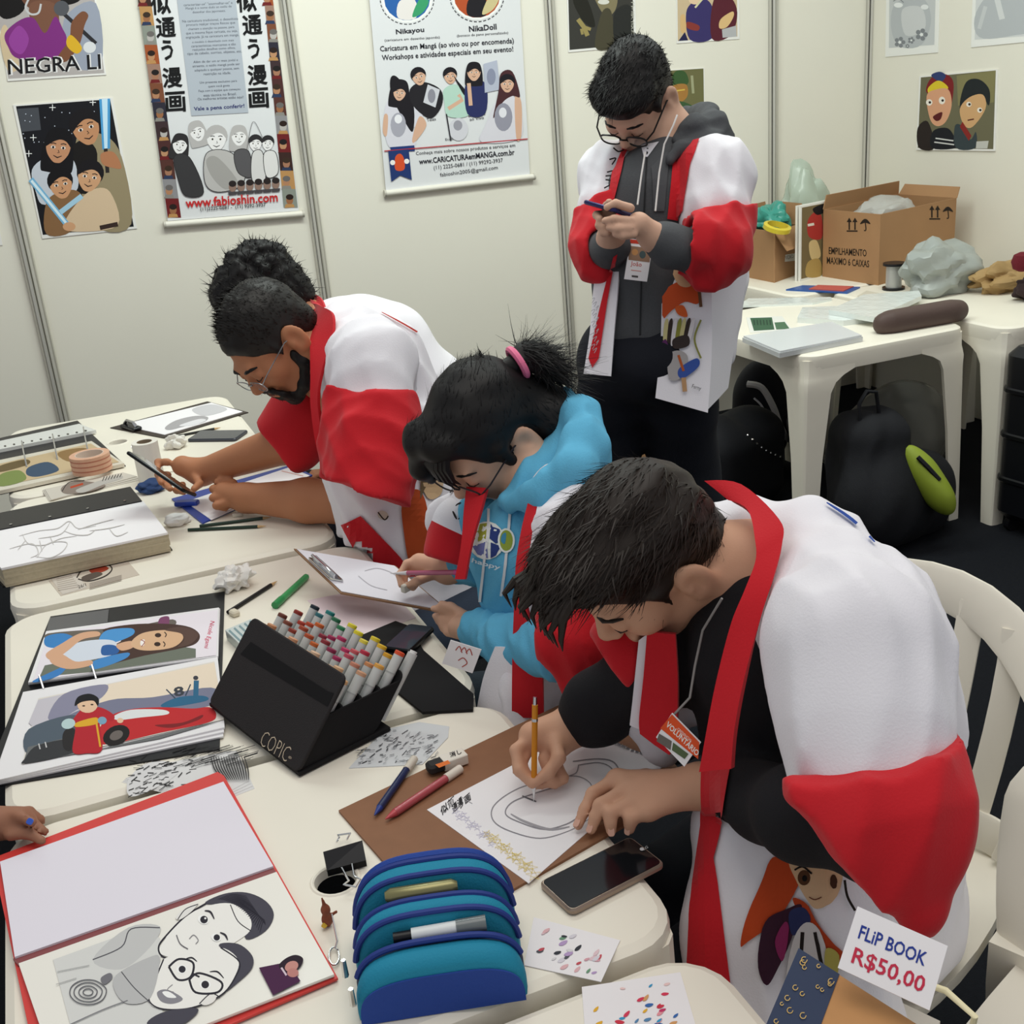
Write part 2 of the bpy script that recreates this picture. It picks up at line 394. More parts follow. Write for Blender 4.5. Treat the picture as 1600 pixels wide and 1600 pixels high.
# --- family poster (generic robed family, pale blue staffs)
t, p = sheet('poster', 'poster of a smiling robed family of four against a dark starry sky', 'poster', [(66, 373), (214, 357), (176, 152), (20, 164)], PB, NB, .003, WHITEM)
p.poly([(67, 367), (209, 354), (172, 155), (25, 166)], '17171d'); p.poly([(27, 170), (60, 168), (64, 203), (34, 206)], '4a4d54')
for i in range(26):
    x, y = random.uniform(32, 150), random.uniform(170, 260); p.ell(x, y, .9, .9, 'cfd6e6', 0, 6)
for x, y in ((82, 168), (145, 160), (52, 215), (45, 240)): p.line([(x-5, y), (x+5, y)], 1, 'ffffff'); p.line([(x, y-5), (x, y+5)], 1, 'ffffff')
p.blob([(120, 215), (160, 210), (190, 245), (205, 350), (150, 355), (125, 290)], '9a8c6e'); p.blob([(108, 240), (130, 218), (152, 240), (140, 300), (112, 290)], '1a1717')
p.poly([(155, 155), (172, 154), (172, 232), (160, 234)], '4e9ed6'); p.poly([(159, 155), (168, 154), (168, 232), (163, 233)], 'cbe9fb'); p.line([(165, 232), (168, 270)], 6, '2b2626')
face(p, 134, 200, 24, 'c48e68', '19161a', -18); p.blob([(158, 240), (178, 238), (190, 262), (175, 262), (160, 256)], 'b67c58')
p.blob([(50, 265), (75, 245), (108, 245), (120, 265), (118, 300), (70, 320), (56, 300)], 'c9ced8'); face(p, 91, 230, 22, 'c68f6c', '141216', 5, True)
p.blob([(72, 318), (92, 300), (120, 298), (132, 320), (110, 362), (72, 365)], '8a6644'); face(p, 95, 288, 20, 'd09a72', '141216', -12)
p.blob([(118, 320), (145, 296), (172, 300), (184, 352), (120, 362), (100, 352)], 'd9bf9f'); face(p, 140, 276, 21, 'd2a17a', '19161a', 10); p.line([(156, 356), (184, 350)], 7, '3a2a26')
p.line([(48, 280), (104, 350)], 9, '79b7dd'); p.line([(49, 282), (103, 348)], 4, 'ddf1fb'); p.line([(94, 332), (128, 306)], 8, 'a9d0e6'); p.ell(108, 354, 10, 7, 'd2a17a'); p.build('print', t)
# --- hanging banners with rods
BANM = mat('dfe0e2', .55); RODM = mat('e6e2d6', .4)
def banner(label, cor, rod, group=None):
    P = np.array([onpl(x, y, PB+NB*.012, NB) for x, y in cor]); R_ = [onpl(x, y, PB+NB*.015, NB) for x, y in rod]
    t = thing('scroll_banner', label, 'banner', (P[:, 0].mean(), YW-.012, min(R_[0][2], R_[1][2])-.012))
    MB().prism(P, NB*.0008).build('sheet', BANM, t)
    r = MB().tube(R_, .0125, 12).build('rod', RODM, t); soft(r)
    for q, d in ((R_[0], nrm(R_[0]-R_[1])), (R_[1], nrm(R_[1]-R_[0]))): soft(MB().tube([q, q+d*.008], .0145, 12).build('end_cap', mat('c4c0b4', .4), r))
    return t, plane_print(PB+NB*.0128, NB)
t, p = banner('scroll banner with column of brush characters, grey text panel and red web address', [(262, 345), (467, 329), (418, -60), (208, -60)], [(259, 351), (472, 334)])
rows = 12
for (x0, x1, xb0, xb1) in ((213, 233, 262, 283), (411, 424, 443, 465)):
    for i in range(rows):
        f0, f1 = i/rows, (i+1)/rows; X = lambda a, b, f_: a+(b-a)*f_; Y0 = -20; Y = lambda f_, x: Y0+f_*(360 if x < 300 else 344)
        c = ['3a2420', '7b4a33', '8f8d90', 'a0522d', '4c2b2a', 'b98b57', '2d2b38', '6d2022', '9c7a6a', '55322c', '8a8f86', '3d2d30'][(i*5+(3 if x0 > 300 else 0)) % 12]
        p.poly([(X(x0, xb0, f0), Y(f0, x0)), (X(x1, xb1, f0), Y(f0, x1)), (X(x1, xb1, f1), Y(f1, x1)), (X(x0, xb0, f1), Y(f1, x0))], c)
        cx, cy = (X(x0, xb0, f0+.04)+X(x1, xb1, f0+.04))/2, Y(f0+.045, x0); dx = (i*7 % 5)-2; p.ell(cx+dx, cy+2, 5.5, 7, ['b07f5e', '9a6847', 'b5b0ac', 'b98a66', 'a3745a'][i % 5]); p.ell(cx+dx, cy-3, 6, 4.5, ['1f1a1a', '3a2a20', '6b6664', '2a1c18'][i % 4]); p.poly([(cx+dx-8, cy+14), (cx+dx+8, cy+13), (cx+dx+6, cy+8), (cx+dx-6, cy+8)], ['6d2022', '2d3a58', '8a8680', 'b98b57'][i % 4])
p.poly([(274, -20), (366, -20), (388, 176), (299, 181)], 'b3bac4')
for i, (ch, a, b) in enumerate(zip('似通う漫画', ((252, 8), (260, 44), (263, 79), (270, 122), (275, 160)), ((386, 4), (395, 40), (398, 77), (403, 118), (405, 154)))):
    for (x, y) in (a, b):
        w_ = 9 if ch == 'う' else 15.5; p.text(ch, (x-w_, y+16), (x+w_, y+14), '141416', 32, .025)
LN = ['caracterizar-se" "assemelhar-se" e', 'Mangá é o nome dado ao estilo de', 'desenhar dos japoneses.', '', 'Na caricatura tradicional, o desenhista', 'procura realçar traços físicos que', 'chamam a atenção na pessoa, para', 'que a mesma fique caricata, ou seja,', 'engraçada. Já na caricatura em mangá,', 'o modelo é desenhado com mais', 'características marcantes e são', 'realçados detalhes como olhos,', 'tipo de cabelo, sorriso, objetos, etc.', '', 'Além de dar um ar mais jovial e', 'atraente, o estilo mangá pode ser', 'adaptado a qualquer pessoa, sem', 'restrição na idade.', '', 'Um presente exclusivo para', 'quem você gosta', 'Faça com a equipe que começou', 'essa técnica no Brasil.', 'Os melhores artistas estão aqui!']
for i, s_ in enumerate(LN):
    if s_: y = 8+i*6.45; cx = 325+i*.85; hw = len(s_)*1.12; p.text(s_, (cx-hw, y+hw*.05), (cx+hw, y-hw*.05), '4a4e5a')
p.text('Vale a pena conferir!', (303, 175), (382, 170), '2a2f6a', 8, .02)
GR = '5b595c'
for (x, y, r, lg, a) in ((281, 226, 13, 1, 8), (308, 206, 13, 1, -15), (338, 217, 17, 0, 0), (373, 213, 13, 1, 0), (399, 224, 11, 0, 0), (418, 224, 10, 0, 4)): face(p, x, y, r, 'eeecec', '2f2d2f' if x in (281, 399, 418) else 'b9b6b5', a, lg, '2a282a')
for pts, c in (([(272, 245), (296, 246), (318, 300), (290, 306), (278, 280)], '3a393b'), ([(322, 240), (356, 236), (382, 262), (376, 290), (340, 300), (320, 285)], 'bdbab8'), ([(366, 238), (388, 236), (394, 275), (372, 270)], '59575a'), ([(394, 240), (410, 238), (414, 282), (394, 282)], 'd9d7d6'), ([(412, 240), (430, 238), (434, 270), (416, 276)], 'e2e0df')): p.blob(pts, c); p.curve(pts, 1.1, '2a282a', closed=True)
p.blob([(322, 250), (340, 246), (372, 285), (352, 296), (330, 275)], 'a5a29f'); p.curve([(385, 235), (395, 190), (410, 215)], .7, GR)
for i in range(6): x = 363+i*13.5; p.ell(x, 292-i, 6, 8, '8f7468'); p.ell(x, 287-i, 6, 5, '2a2222'); p.poly([(x-7, 300-i), (x+7, 299-i), (x+6, 304-i), (x-6, 305-i)], '4a4548')
p.text('www.fabioshin.com', (290, 325), (434, 315), 'c6282a', 15, .02); p.text('(11)2225-0681 -  (11) 9292-3937', (313, 331), (415, 324), '2c2a2c', 7, .01); p.build('print', t)
t, p = banner('scroll banner with five people modelling drawn shirts and a blue ribbon emblem', [(603, 300), (828, 275), (809, -60), (572, -60)], [(603, 302), (833, 276)])
for cx, cy, cs in ((636, -2, ('2c62a8', 'e7e1dd', '3c9b6a')), (745, -6, ('b5512c', '1f1d22', 'cdbf8e'))):
    p.ell(cx, cy, 40, 38, 'f0f0ee'); p.ell(cx, cy, 36, 34, cs[0]); p.blob([(cx-14, cy+30), (cx-12, cy+4), (cx+12, cy+2), (cx+14, cy+30)], cs[1]); p.blob([(cx+8, cy+28), (cx+20, cy), (cx+34, cy+4), (cx+24, cy+22)], cs[2])
    for k in range(0, 36, 1):
        a = k/36*2*math.pi
        p.line([(cx+42*math.cos(a), cy+40*math.sin(a)), (cx+42*math.cos(a+.11), cy+40*math.sin(a+.11))], 1.4, '3c3c40')
for s_, a, b, h, bo in (('Nikayou', (619, 56), (663, 52), 10, .02), ('(caricatura em desenho japonês)', (601, 66), (687, 61), 5, 0), ('NikaDoll', (733, 50), (776, 46), 9, .02), ('(boneco de pano personalizado)', (714, 59), (794, 54), 5, 0), ('Caricatura em Mangá (ao vivo ou por encomenda)', (594, 83), (803, 70), 11, .012), ('Workshops e atividades especiais em seu evento!', (597, 97), (802, 83), 11, .012), ('Conheça mais sobre nossos produtos e serviços em', (650, 244), (805, 231), 7, 0), ('www.CARICATURAemMANGA.com.br', (655, 257), (804, 242), 9, .02), ('(11) 2225-0681 / (11) 99292-3937', (678, 267), (786, 255), 8, 0), ('fabioshin2005@gmail.com', (688, 278), (778, 266), 8, 0), ('camisetas', (624, 229), (648, 225), 4, 0), ('Telas', (667, 190), (681, 188), 5, 0), ('Ecobags', (696, 221), (716, 219), 5, 0), ('Desenhos', (732, 183), (758, 180), 5, 0), ('ao Vivo', (734, 189), (756, 186), 5, 0), ('aventais', (780, 214), (802, 211), 5, 0)):
    p.text(s_, a, b, '2b2b33', h, bo)
SKN = 'd8ae94'; HRB = '1d1a20'
p.blob([(604, 160), (622, 150), (648, 158), (664, 195), (646, 200), (648, 230), (610, 232), (600, 195)], 'd9d7e0'); p.blob([(600, 180), (606, 182), (604, 212), (598, 206)], SKN); p.blob([(655, 182), (666, 196), (648, 222), (644, 216)], SKN); face(p, 624, 143, 14, SKN, HRB, 5, True)
p.blob([(610, 122), (622, 122), (645, 160), (645, 205), (632, 190), (612, 150)], HRB); face(p, 624, 145, 11, SKN, HRB, 5); p.poly([(609, 230), (647, 227), (648, 236), (612, 238)], '243a78'); p.ell(622, 195, 12, 19, 'a9a8b4'); p.ell(622, 186, 6, 7, 'ecebf0')
p.blob([(640, 140), (660, 128), (688, 140), (690, 165), (672, 185), (645, 165)], '232126'); face(p, 654, 120, 12, SKN, HRB, -15); p.poly([(668, 132), (687, 140), (680, 168), (661, 160)], 'cfcfd6'); p.ell(674, 150, 6, 11, '8e8d98')
p.blob([(693, 140), (712, 132), (728, 150), (732, 180), (700, 182), (694, 160)], 'b6d5c6'); p.line([(700, 170), (722, 156), (716, 148)], 6, SKN); face(p, 703, 119, 11, SKN, HRB, -5); p.blob([(708, 118), (716, 128), (730, 145), (724, 148)], HRB); p.ell(716, 202, 15, 18, 'd4d3da'); p.ell(715, 196, 7, 8, '9b9aa4'); p.line([(697, 178), (704, 220)], 2, '2a2a30')
p.blob([(728, 130), (758, 130), (758, 177), (730, 178)], '2b3160'); face(p, 740, 113, 12, SKN, HRB, 0, True); face(p, 740, 113, 10, SKN, HRB, 0); p.line([(735, 165), (732, 130)], 6, SKN); p.poly([(755, 100), (776, 94), (781, 140), (757, 145)], 'b5bacb'); p.ell(767, 120, 7, 13, '8b90a6')
p.blob([(778, 155), (802, 150), (815, 180), (810, 217), (752, 222), (758, 195)], 'dad7df'); p.blob([(804, 150), (814, 160), (814, 212), (806, 215)], SKN); p.blob([(782, 115), (800, 112), (812, 150), (800, 150), (785, 160), (770, 185), (778, 145)], '4a2a2e'); face(p, 792, 131, 12, SKN, HRB, 0); p.ell(786, 183, 14, 22, '9695a3'); p.ell(785, 176, 6, 8, 'e4e3ea')
p.line([(600, 236), (824, 217)], 1.6, 'b53238'); p.poly([(606, 236), (638, 233), (643, 281), (625, 274), (611, 284)], '23386f'); p.blob([(617, 246), (624, 240), (630, 246), (632, 262), (626, 267), (617, 264)], 'd9532c'); p.ell(613, 254, 4, 4, 'f0ede8'); p.ell(635, 252, 4, 4, 'f0ede8'); p.build('print', t)
# --- pictures behind the standing person
t, p = sheet('poster', 'dark grey painted portrait with golden hands pinned above the standing person', 'poster', [(888, 82), (994, 72), (991, -50), (884, -44)], PB, NB, .003, WHITEM)
p.poly([(890, 78), (990, 69), (988, -47), (887, -41)], '3b3a36'); p.blob([(930, -10), (962, -10), (962, 14), (948, 26), (934, 8)], '847a5c'); p.ell(943, 3, 9, 4, 'd8d6cc'); p.blob([(940, 20), (955, 18), (958, 70), (930, 74)], '4a4636'); p.line([(903, 30), (912, 42), (918, 56)], 7, '9b8c58'); p.line([(912, 42), (923, 46)], 5, '9b8c58'); p.line([(908, 45), (910, 54)], 4, '9b8c58'); p.blob([(895, 0), (915, -5), (930, 40), (912, 34)], '26251f'); p.blob([(960, 20), (985, 10), (988, 68), (962, 70)], '2b2c2a')
p.text('漫画作家似顔', (986, -30), (986, 62), 'b9b7ac', 5); p.build('print', t)
t, p = sheet('poster', 'poster of two figures in purple and maroon kimono', 'poster', [(1057, 68), (1155, 61), (1154, -50), (1056, -46)], PB, NB, .003, WHITEM)
p.poly([(1059, 64), (1152, 57), (1151, -47), (1058, -43)], 'cdb795'); p.blob([(1072, 20), (1085, 2), (1105, 0), (1115, 20), (1112, 60), (1078, 62)], '3b3468'); p.blob([(1115, 0), (1140, -5), (1152, 20), (1142, 55), (1112, 60)], '5a2430'); p.ell(1086, 0, 10, 7, 'e6c9a6'); p.line([(1086, 12), (1096, 0), (1104, -6)], 3, 'd8d2a8'); p.blob([(1074, 34), (1092, 40), (1090, 48), (1074, 44)], '8a3a34'); p.blob([(1124, 44), (1126, 30), (1144, 18), (1146, 26), (1136, 42)], 'e0bb84'); p.blob([(1063, 26), (1070, 24), (1072, 48), (1064, 50)], 'd8b27c'); p.poly([(1060, 64), (1070, 50), (1075, 63)], '26254a'); p.poly([(1128, 46), (1150, 40), (1151, 57), (1129, 59)], 'b8b8ba'); p.build('print', t)
t, p = sheet('poster', 'small green painted portrait pinned behind the standing person', 'poster', [(1036, 175), (1101, 172), (1100, 106), (1036, 110)], PB, NB, .003, WHITEM)
p.poly([(1037, 173), (1100, 170), (1099, 107), (1037, 111)], '6f6d48'); p.blob([(1048, 130), (1055, 112), (1070, 112), (1076, 128), (1066, 134)], '3d5a34'); p.blob([(1052, 134), (1072, 132), (1074, 150), (1062, 160), (1053, 150)], 'a8793e'); p.line([(1056, 142), (1070, 140)], 2, 'd8bc54'); p.blob([(1044, 172), (1062, 158), (1086, 170)], '3f5c3a'); p.line([(1081, 118), (1083, 146)], 4, 'a3a582'); p.build('print', t)
# --- right-hand wall
t, p = sheet('poster', 'square colour caricature of two people, one in a striped cap, on the right wall', 'poster', [(1433, 234), (1556, 236), (1560, 108), (1438, 119)], PR, NR, .006, WHITEM)
p.poly([(1434, 231), (1552, 233), (1556, 110), (1439, 121)], '6e6a52'); p.poly([(1495, 118), (1556, 110), (1553, 160), (1497, 165)], '857f57'); p.blob([(1434, 200), (1450, 190), (1460, 231), (1436, 231)], '2a2220')
p.blob([(1448, 145), (1455, 122), (1478, 116), (1490, 130), (1486, 165), (1478, 150)], '7d2226'); p.blob([(1455, 118), (1468, 112), (1478, 118), (1470, 128)], '33406f'); p.blob([(1450, 138), (1465, 126), (1478, 132), (1480, 140), (1455, 148)], 'dcc332')
p.blob([(1448, 150), (1462, 140), (1482, 140), (1487, 165), (1478, 190), (1464, 197), (1453, 185)], 'dba27f'); p.ell(1452, 160, 5, 5, 'f0e8dc'); p.ell(1472, 157, 5, 6, 'f0e8dc'); p.ell(1453, 160, 2, 2, '2a2020'); p.ell(1473, 157, 2, 2, '2a2020'); p.blob([(1458, 182), (1472, 175), (1470, 186), (1463, 189)], '5c1c20')
p.blob([(1500, 160), (1510, 128), (1530, 124), (1546, 140), (1545, 165), (1532, 150), (1505, 178)], '23282a'); p.blob([(1500, 170), (1515, 152), (1536, 148), (1540, 170), (1520, 198), (1506, 195)], 'd3a777'); p.ell(1514, 163, 4, 4, 'f0e8dc'); p.ell(1531, 172, 4, 4, 'f0e8dc'); p.ell(1515, 163, 2, 2, '3a2a20'); p.ell(1532, 172, 2, 2, '3a2a20'); p.line([(1512, 188), (1522, 186)], 2, '5c2a20')
p.blob([(1458, 205), (1480, 200), (1492, 215), (1494, 231), (1456, 231)], '1c1e24'); p.line([(1462, 216), (1490, 220)], 2, 'd8d8d6'); p.line([(1460, 222), (1491, 226)], 2, 'd8d8d6'); p.blob([(1492, 198), (1502, 196), (1516, 218), (1525, 206), (1524, 231), (1494, 231)], '3a4448'); p.poly([(1500, 198), (1504, 190), (1518, 212), (1514, 220)], '8a2a26'); p.poly([(1526, 221), (1545, 220), (1543, 232), (1525, 232)], 'c6c5be'); p.build('print', t)
t, p = sheet('drawing', 'framed pencil drawing with flowers high on the right wall', 'drawing', [(1384, 89), (1466, 82), (1470, -60), (1386, -52)], PR, NR, .003, mat('eeeeea', .5))
p.poly([(1389, 75), (1460, 70), (1463, -50), (1390, -45)], 'c7cacb'); p.blob([(1400, 5), (1440, -5), (1455, 30), (1440, 70), (1405, 72), (1392, 40)], 'b9bdc0'); p.blob([(1410, 15), (1440, 12), (1445, 45), (1415, 55)], 'cfd1d2')
for x, y, r in ((1406, 66, 8), (1424, 63, 5), (1440, 54, 9), (1418, 72, 3)):
    for k in range(5): p.ell(x+r*.7*math.cos(k*1.257), y+r*.7*math.sin(k*1.257), r*.42, r*.42, '83878c', 0, 8)
    p.ell(x, y, r*.3, r*.3, 'eceeee', 0, 8)
p.ell(1404, 8, 7, 4, 'eceeee'); p.ell(1445, 11, 6, 4, 'e6e8e8'); p.curve([(1396, 2), (1404, -2), (1412, 4)], 1, '777b80'); p.build('print', t)
t, p = sheet('drawing', 'pale pencil portrait sheet curling at the corner of the right wall', 'drawing', [(1518, 74), (1640, 62), (1646, -60), (1522, -50)], PR, NR, .003, mat('eeeeea', .5))
p.poly([(1523, 62), (1634, 54), (1638, -50), (1526, -42)], 'd4d6d6'); p.blob([(1525, 20), (1560, -20), (1620, -20), (1630, 40), (1580, 56), (1530, 58)], 'b8bcbf'); p.line([(1556, -10), (1566, 30)], 9, 'd6d8d8'); p.line([(1540, 10), (1530, 45)], 6, 'c9cccd'); p.build('print', t)
t, p = sheet('poster', 'white print sheet half out of view past the grooved wall post', 'poster', [(-110, 392), (4, 383), (-4, 338), (-125, 345)], PB, NB, .003, WHITEM)
p.poly([(-100, 380), (-2, 373), (-8, 345), (-118, 352)], 'c9a98c'); p.build('print', t)
# ================================================================== furniture
def plastic_table(label, x0, x1, y0, y1, ang=0, hole=None, group='white plastic tables', zt=.72):
    cx, cy = (x0+x1)/2, (y0+y1)/2; hx, hy = (x1-x0)/2, (y1-y0)/2
    t = thing('plastic_table', label, 'table', (cx, cy, 0), group); Mz = rotz(ang); W = lambda x, y, z: V(cx, cy, 0)+Mz@V(x, y, z)
    def outline(ins, r=.07, seg=5, wav=0):
        pts = []
        for sx, sy, a0 in ((1, 1, 0), (-1, 1, 90), (-1, -1, 180), (1, -1, 270)):
            for i in range(seg+1):
                a = math.radians(a0+90*i/seg); pts.append((sx*(hx-r)+(r-ins)*math.cos(a), sy*(hy-r)+(r-ins)*math.sin(a)))
        return pts
    b = MB(); rings = []
    for ins, z in ((.02, zt-.07), (.006, zt-.068), (.0, zt-.02), (.003, zt-.006), (.014, zt)): rings.append(np.array([W(x, y, z) for x, y in outline(ins)]))
    b.loft(rings, cap=False); n = len(rings[0]); top = [(x, y) for x, y in outline(.014)]
    if hole is not None:
        hpts = [(hole[0]+.027*math.cos(a), hole[1]+.027*math.sin(a)) for a in np.linspace(0, 2*math.pi, 24, endpoint=False)]
        tri = tessellate_polygon([[Vector((x, y, 0)) for x, y in top], [Vector((x, y, 0)) for x, y in reversed(hpts)]])
        allp = top+list(reversed(hpts)); b.add([W(x, y, zt) for x, y in allp], tri)
    else: b.add([W(x, y, zt) for x, y in top], [tuple(range(n))])
    ib = [(x, y) for x, y in outline(.03)]
    if hole is not None:
        tri = tessellate_polygon([[Vector((x, y, 0)) for x, y in ib], [Vector((x, y, 0)) for x, y in reversed(hpts)]]); b.add([W(x, y, zt-.012) for x, y in ib+list(reversed(hpts))], tri)
        b.loft([np.array([W(hole[0]+r*math.cos(a), hole[1]+r*math.sin(a), z) for a in np.linspace(0, 2*math.pi, 24, endpoint=False)]) for r, z in ((.027, zt), (.025, zt-.012))], cap=False); b.loft([np.array([W(hole[0]+r*math.cos(a), hole[1]+r*math.sin(a), z) for a in np.linspace(0, 2*math.pi, 24, endpoint=False)]) for r, z in ((.027, zt), (.029, zt+.0015), (.031, zt+.0015), (.033, zt))], cap=False)
    else: b.add([W(x, y, zt-.012) for x, y in ib], [tuple(range(n))])
    o = b.build('tabletop', PLASTIC, t); soft(o, 35)
    for sx, sy in ((1, 1), (-1, 1), (-1, -1), (1, -1)):
        rings = []
        for z, a, off, c in ((zt-.02, .20, .004, .06), (zt-.068, .20, .004, .055), (zt-.085, .155, .002, .05), (zt-.105, .125, .0, .045), (zt-.14, .105, .002, .04), (.35, .075, .0, .03), (.0, .052, -.004, .02)):
            q = .012; X, Y = hx-off, hy-off
            L = [(-a, 0), (-c, 0), (-c*.35, -c*.35*.4), (-c*.14, -c*.35), (0, -c), (0, -a), (-q, -a), (-q, -c), (-c*.5, -c*.5), (-c, -q), (-a, -q)]
            rings.append(np.array([W(sx*(X+x), sy*(Y+y), z) for x, y in L]))
        lg = MB().loft(rings).build('leg', PLASTIC, t); soft(lg, 30)
    return t
plastic_table('white plastic table beside the wall with the clipboard drawing and tape roll on it', -.20, .50, 3.15, 3.93, hole=(-.037, 0))
plastic_table('white plastic table under the thick sketchbook and blue clipboard', -.20, .50, 2.365, 3.135)
plastic_table('white plastic table carrying the marker case and the colour portfolio', -.21, .53, 1.56, 2.335)
plastic_table('white plastic table carrying the red portfolio, the brown board and the blue pencil case', -.21, .535, .925, 1.545, hole=(.024, -.021))
plastic_table('white plastic table under the swatch card and the flip book', -.21, .535, .25, .905)
plastic_table('white plastic table with wrapped paper packs and a brown pouch, bags under it', 2.25, 2.94, 3.05, 3.86)
plastic_table('white plastic table pushed to the back wall under the cardboard boxes', 2.83, 3.84, 3.92, 4.70)
plastic_table('white plastic table carrying the grey carrier bag and brown paper', 2.98, 3.72, 2.93, 3.90)
def plastic_chair(label, x, y, ang, group='white plastic chairs'):
    """one-piece garden chair; local -x is the front, the back stands at +x"""
    t = thing('plastic_chair', label, 'chair', (x, y, 0), group); Mz = rotz(ang); W = lambda p: V(x, y, 0)+Mz@np.asarray(p, float)
    b = MB(); rings = []
    for k in range(9):
        u = k/8; X = -.24+.46*u; hw = .225+.02*math.sin(u*math.pi); z = .43-.02*math.sin(u*math.pi)-.01*u
        top = [W((X, s_*hw, z+.018*(abs(s_)**4))) for s_ in np.linspace(-1, 1, 9)]; bot = [W((X, s_*hw, z-.014+.01*(abs(s_)**4))) for s_ in np.linspace(1, -1, 9)]
        rings.append(np.array(top+bot))
    soft(b.loft(rings).build('seat', PLASTIC, t), 50)
    def bp(s_, v):       # backrest surface: s across -1..1, v up 0..1
        hw = .225+.03*math.sin(v*2.2); zt_ = .40-.10*abs(s_)**2.6
        return V(.22+.13*v-.075*(abs(s_)**2)*(.4+.6*v), s_*hw, .43+v*zt_)
    def band(name, path, wd, th):
        R_ = []
        for i, (s_, v) in enumerate(path):
            p = bp(s_, v); s2, v2 = path[min(i+1, len(path)-1)]; s1, v1 = path[max(i-1, 0)]; d = nrm(bp(s2, v2)-bp(s1, v1)); nn = V(1, -.3*s_, -.25); nn = nrm(nn-d*np.dot(nn, d)); q = np.cross(d, nn)
            R_.append(np.array([W(p+q*wd*.5*a+nn*th*.5*c) for a, c in ((-1, -.6), (-.8, -1), (.8, -1), (1, -.6), (1, .6), (.8, 1), (-.8, 1), (-1, .6))]))
        soft(MB().loft(R_).build(name, PLASTIC, t), 50)
    arch = [(-1, v) for v in np.linspace(0, .72, 7)]+[(-math.cos(a), .72+.22*math.sin(a)) for a in np.linspace(.12, math.pi-.12, 17)]+[(1, v) for v in np.linspace(.72, 0, 7)]
    band('back_frame', arch, .075, .016); band('back_rail', [(s_, .08) for s_ in np.linspace(-1, 1, 9)], .06, .014)
    for s_ in (-.62, -.31, 0, .31, .62): band('back_slat', [(s_, v) for v in np.linspace(.05, .93, 7)], .042, .010)
    for sy in (-1, 1):
        for X, X2 in ((-.235, -.275), (.21, .29)):
            soft(MB().loft([np.array([W((a, sy*b_, z)) for a, b_ in ((xx-w_, yy-w_), (xx+w_, yy-w_), (xx+w_, yy+w_), (xx-w_, yy+w_))]) for xx, yy, z, w_ in ((X, .235, .455, .034), (X, .24, .38, .03), (X2, .265, 0, .02))]).build('leg', PLASTIC, t), 30)
    return t
plastic_chair('white plastic chair with slotted back behind the person drawing with an orange pencil', .95, 1.22, math.radians(25))
plastic_chair('empty white plastic chair beside the person drawing with an orange pencil, by the price card', .99, .655, math.radians(24))

# ================================================================== things round the back tables
ZT = .72
CARD = mat('a8805a', .75, noise=.08, nscale=8); CARDIN = mat('8f6b49', .8); BLK = mat('201f1f', .7)
def carton(label, base, hgt, flaps=(), z0=ZT, open_=True):
    """open cardboard box from four base corners (world xy, counter-clockwise)"""
    B = [V(x, y, z0) for x, y in base]; c = sum(B)/4; t = thing('cardboard_box', label, 'box', c)
    b = MB(); b.add(B, [(0, 1, 2, 3)], 1)
    for i in range(4):
        a, d = B[i], B[(i+1) % 4]; n = nrm(np.cross(d-a, V(0, 0, 1))); up = V(0, 0, hgt); b.prism([a, d, d+up, a+up], -n*.004)
    b.build('body', [CARD, CARDIN], t)
    for i, ang_, ln in flaps:
        a, d = B[i]+V(0, 0, hgt), B[(i+1) % 4]+V(0, 0, hgt); n = nrm(np.cross(d-a, V(0, 0, 1))); dr = n*math.cos(math.radians(ang_))+V(0, 0, 1)*math.sin(math.radians(ang_)); e = nrm(d-a)*.01
        MB().prism([a, d, d+dr*ln-e, a+dr*ln+e], np.cross(nrm(d-a), dr)*.004).build('flap', CARD, t)
    return t, B
def cardmark(t, B, i, hgt, items, z0=ZT):
    a, d = B[i], B[(i+1) % 4]; n = nrm(np.cross(d-a, V(0, 0, 1))); return plane_print(a+n*.0005, n)
# big box: left face (text) a-b, right face b-c
q0, q1, q2 = onz(1285, 432, ZT), onz(1372, 446, ZT), None
e1 = nrm(q1-q0); q1 = q0+e1*.30 if False else q1
def vtop(q, px_y):  # height of the vertical above q whose top is seen at pixel row px_y
    lo, hi = 0, 1.2
    for _ in range(40):
        m_ = (lo+hi)/2
        if proj(q+V(0, 0, m_))[1] > px_y: lo = m_
        else: hi = m_
    return lo
q2 = onz(1489, 414, ZT); q3 = q0+q2-q1; hb = vtop(q1, 335)
t, B = carton('large open cardboard box printed EMPILHAMENTO MAXIMO 6 CAIXAS with umbrella marks', [q0[:2], q1[:2], q2[:2], q3[:2]], hb, [(2, 60, .05), (3, 98, .06)])
p = cardmark(t, B, 0, hb, 0)
p.text('EMPILHAMENTO', (1295, 397), (1354, 401), '2a211b', 11, .01, updir=(0, -1)); p.text('MAXIMO 6 CAIXAS', (1292, 412), (1358, 418), '2a211b', 11, .01, updir=(0, -1))
def upmark(p, x, y, s_=1):
    for dx in (0, 9): p.line([(x+dx, y), (x+dx, y-14)], 2.2, '2a211b'); p.poly([(x+dx-4, y-12), (x+dx, y-19), (x+dx+4, y-12)], '2a211b')
    p.line([(x-4, y+2), (x+13, y+2)], 2, '2a211b')
    X, Y = x+25, y-12; p.blob([(X-8, Y+3), (X-4, Y-3), (X, Y-5), (X+4, Y-3), (X+8, Y+3), (X, Y+1)], '2a211b'); p.curve([(X, Y), (X+1, Y+12), (X-2, Y+13)], 1.5, '2a211b')
upmark(p, 1327, 359); p.build('print', t); p = cardmark(t, B, 1, hb, 0); upmark(p, 1456, 340); p.build('print', t)
s0, s1, s2 = onz(1165, 433, ZT), onz(1210, 442, ZT), onz(1248, 428, ZT); hs = vtop(s1, 362)
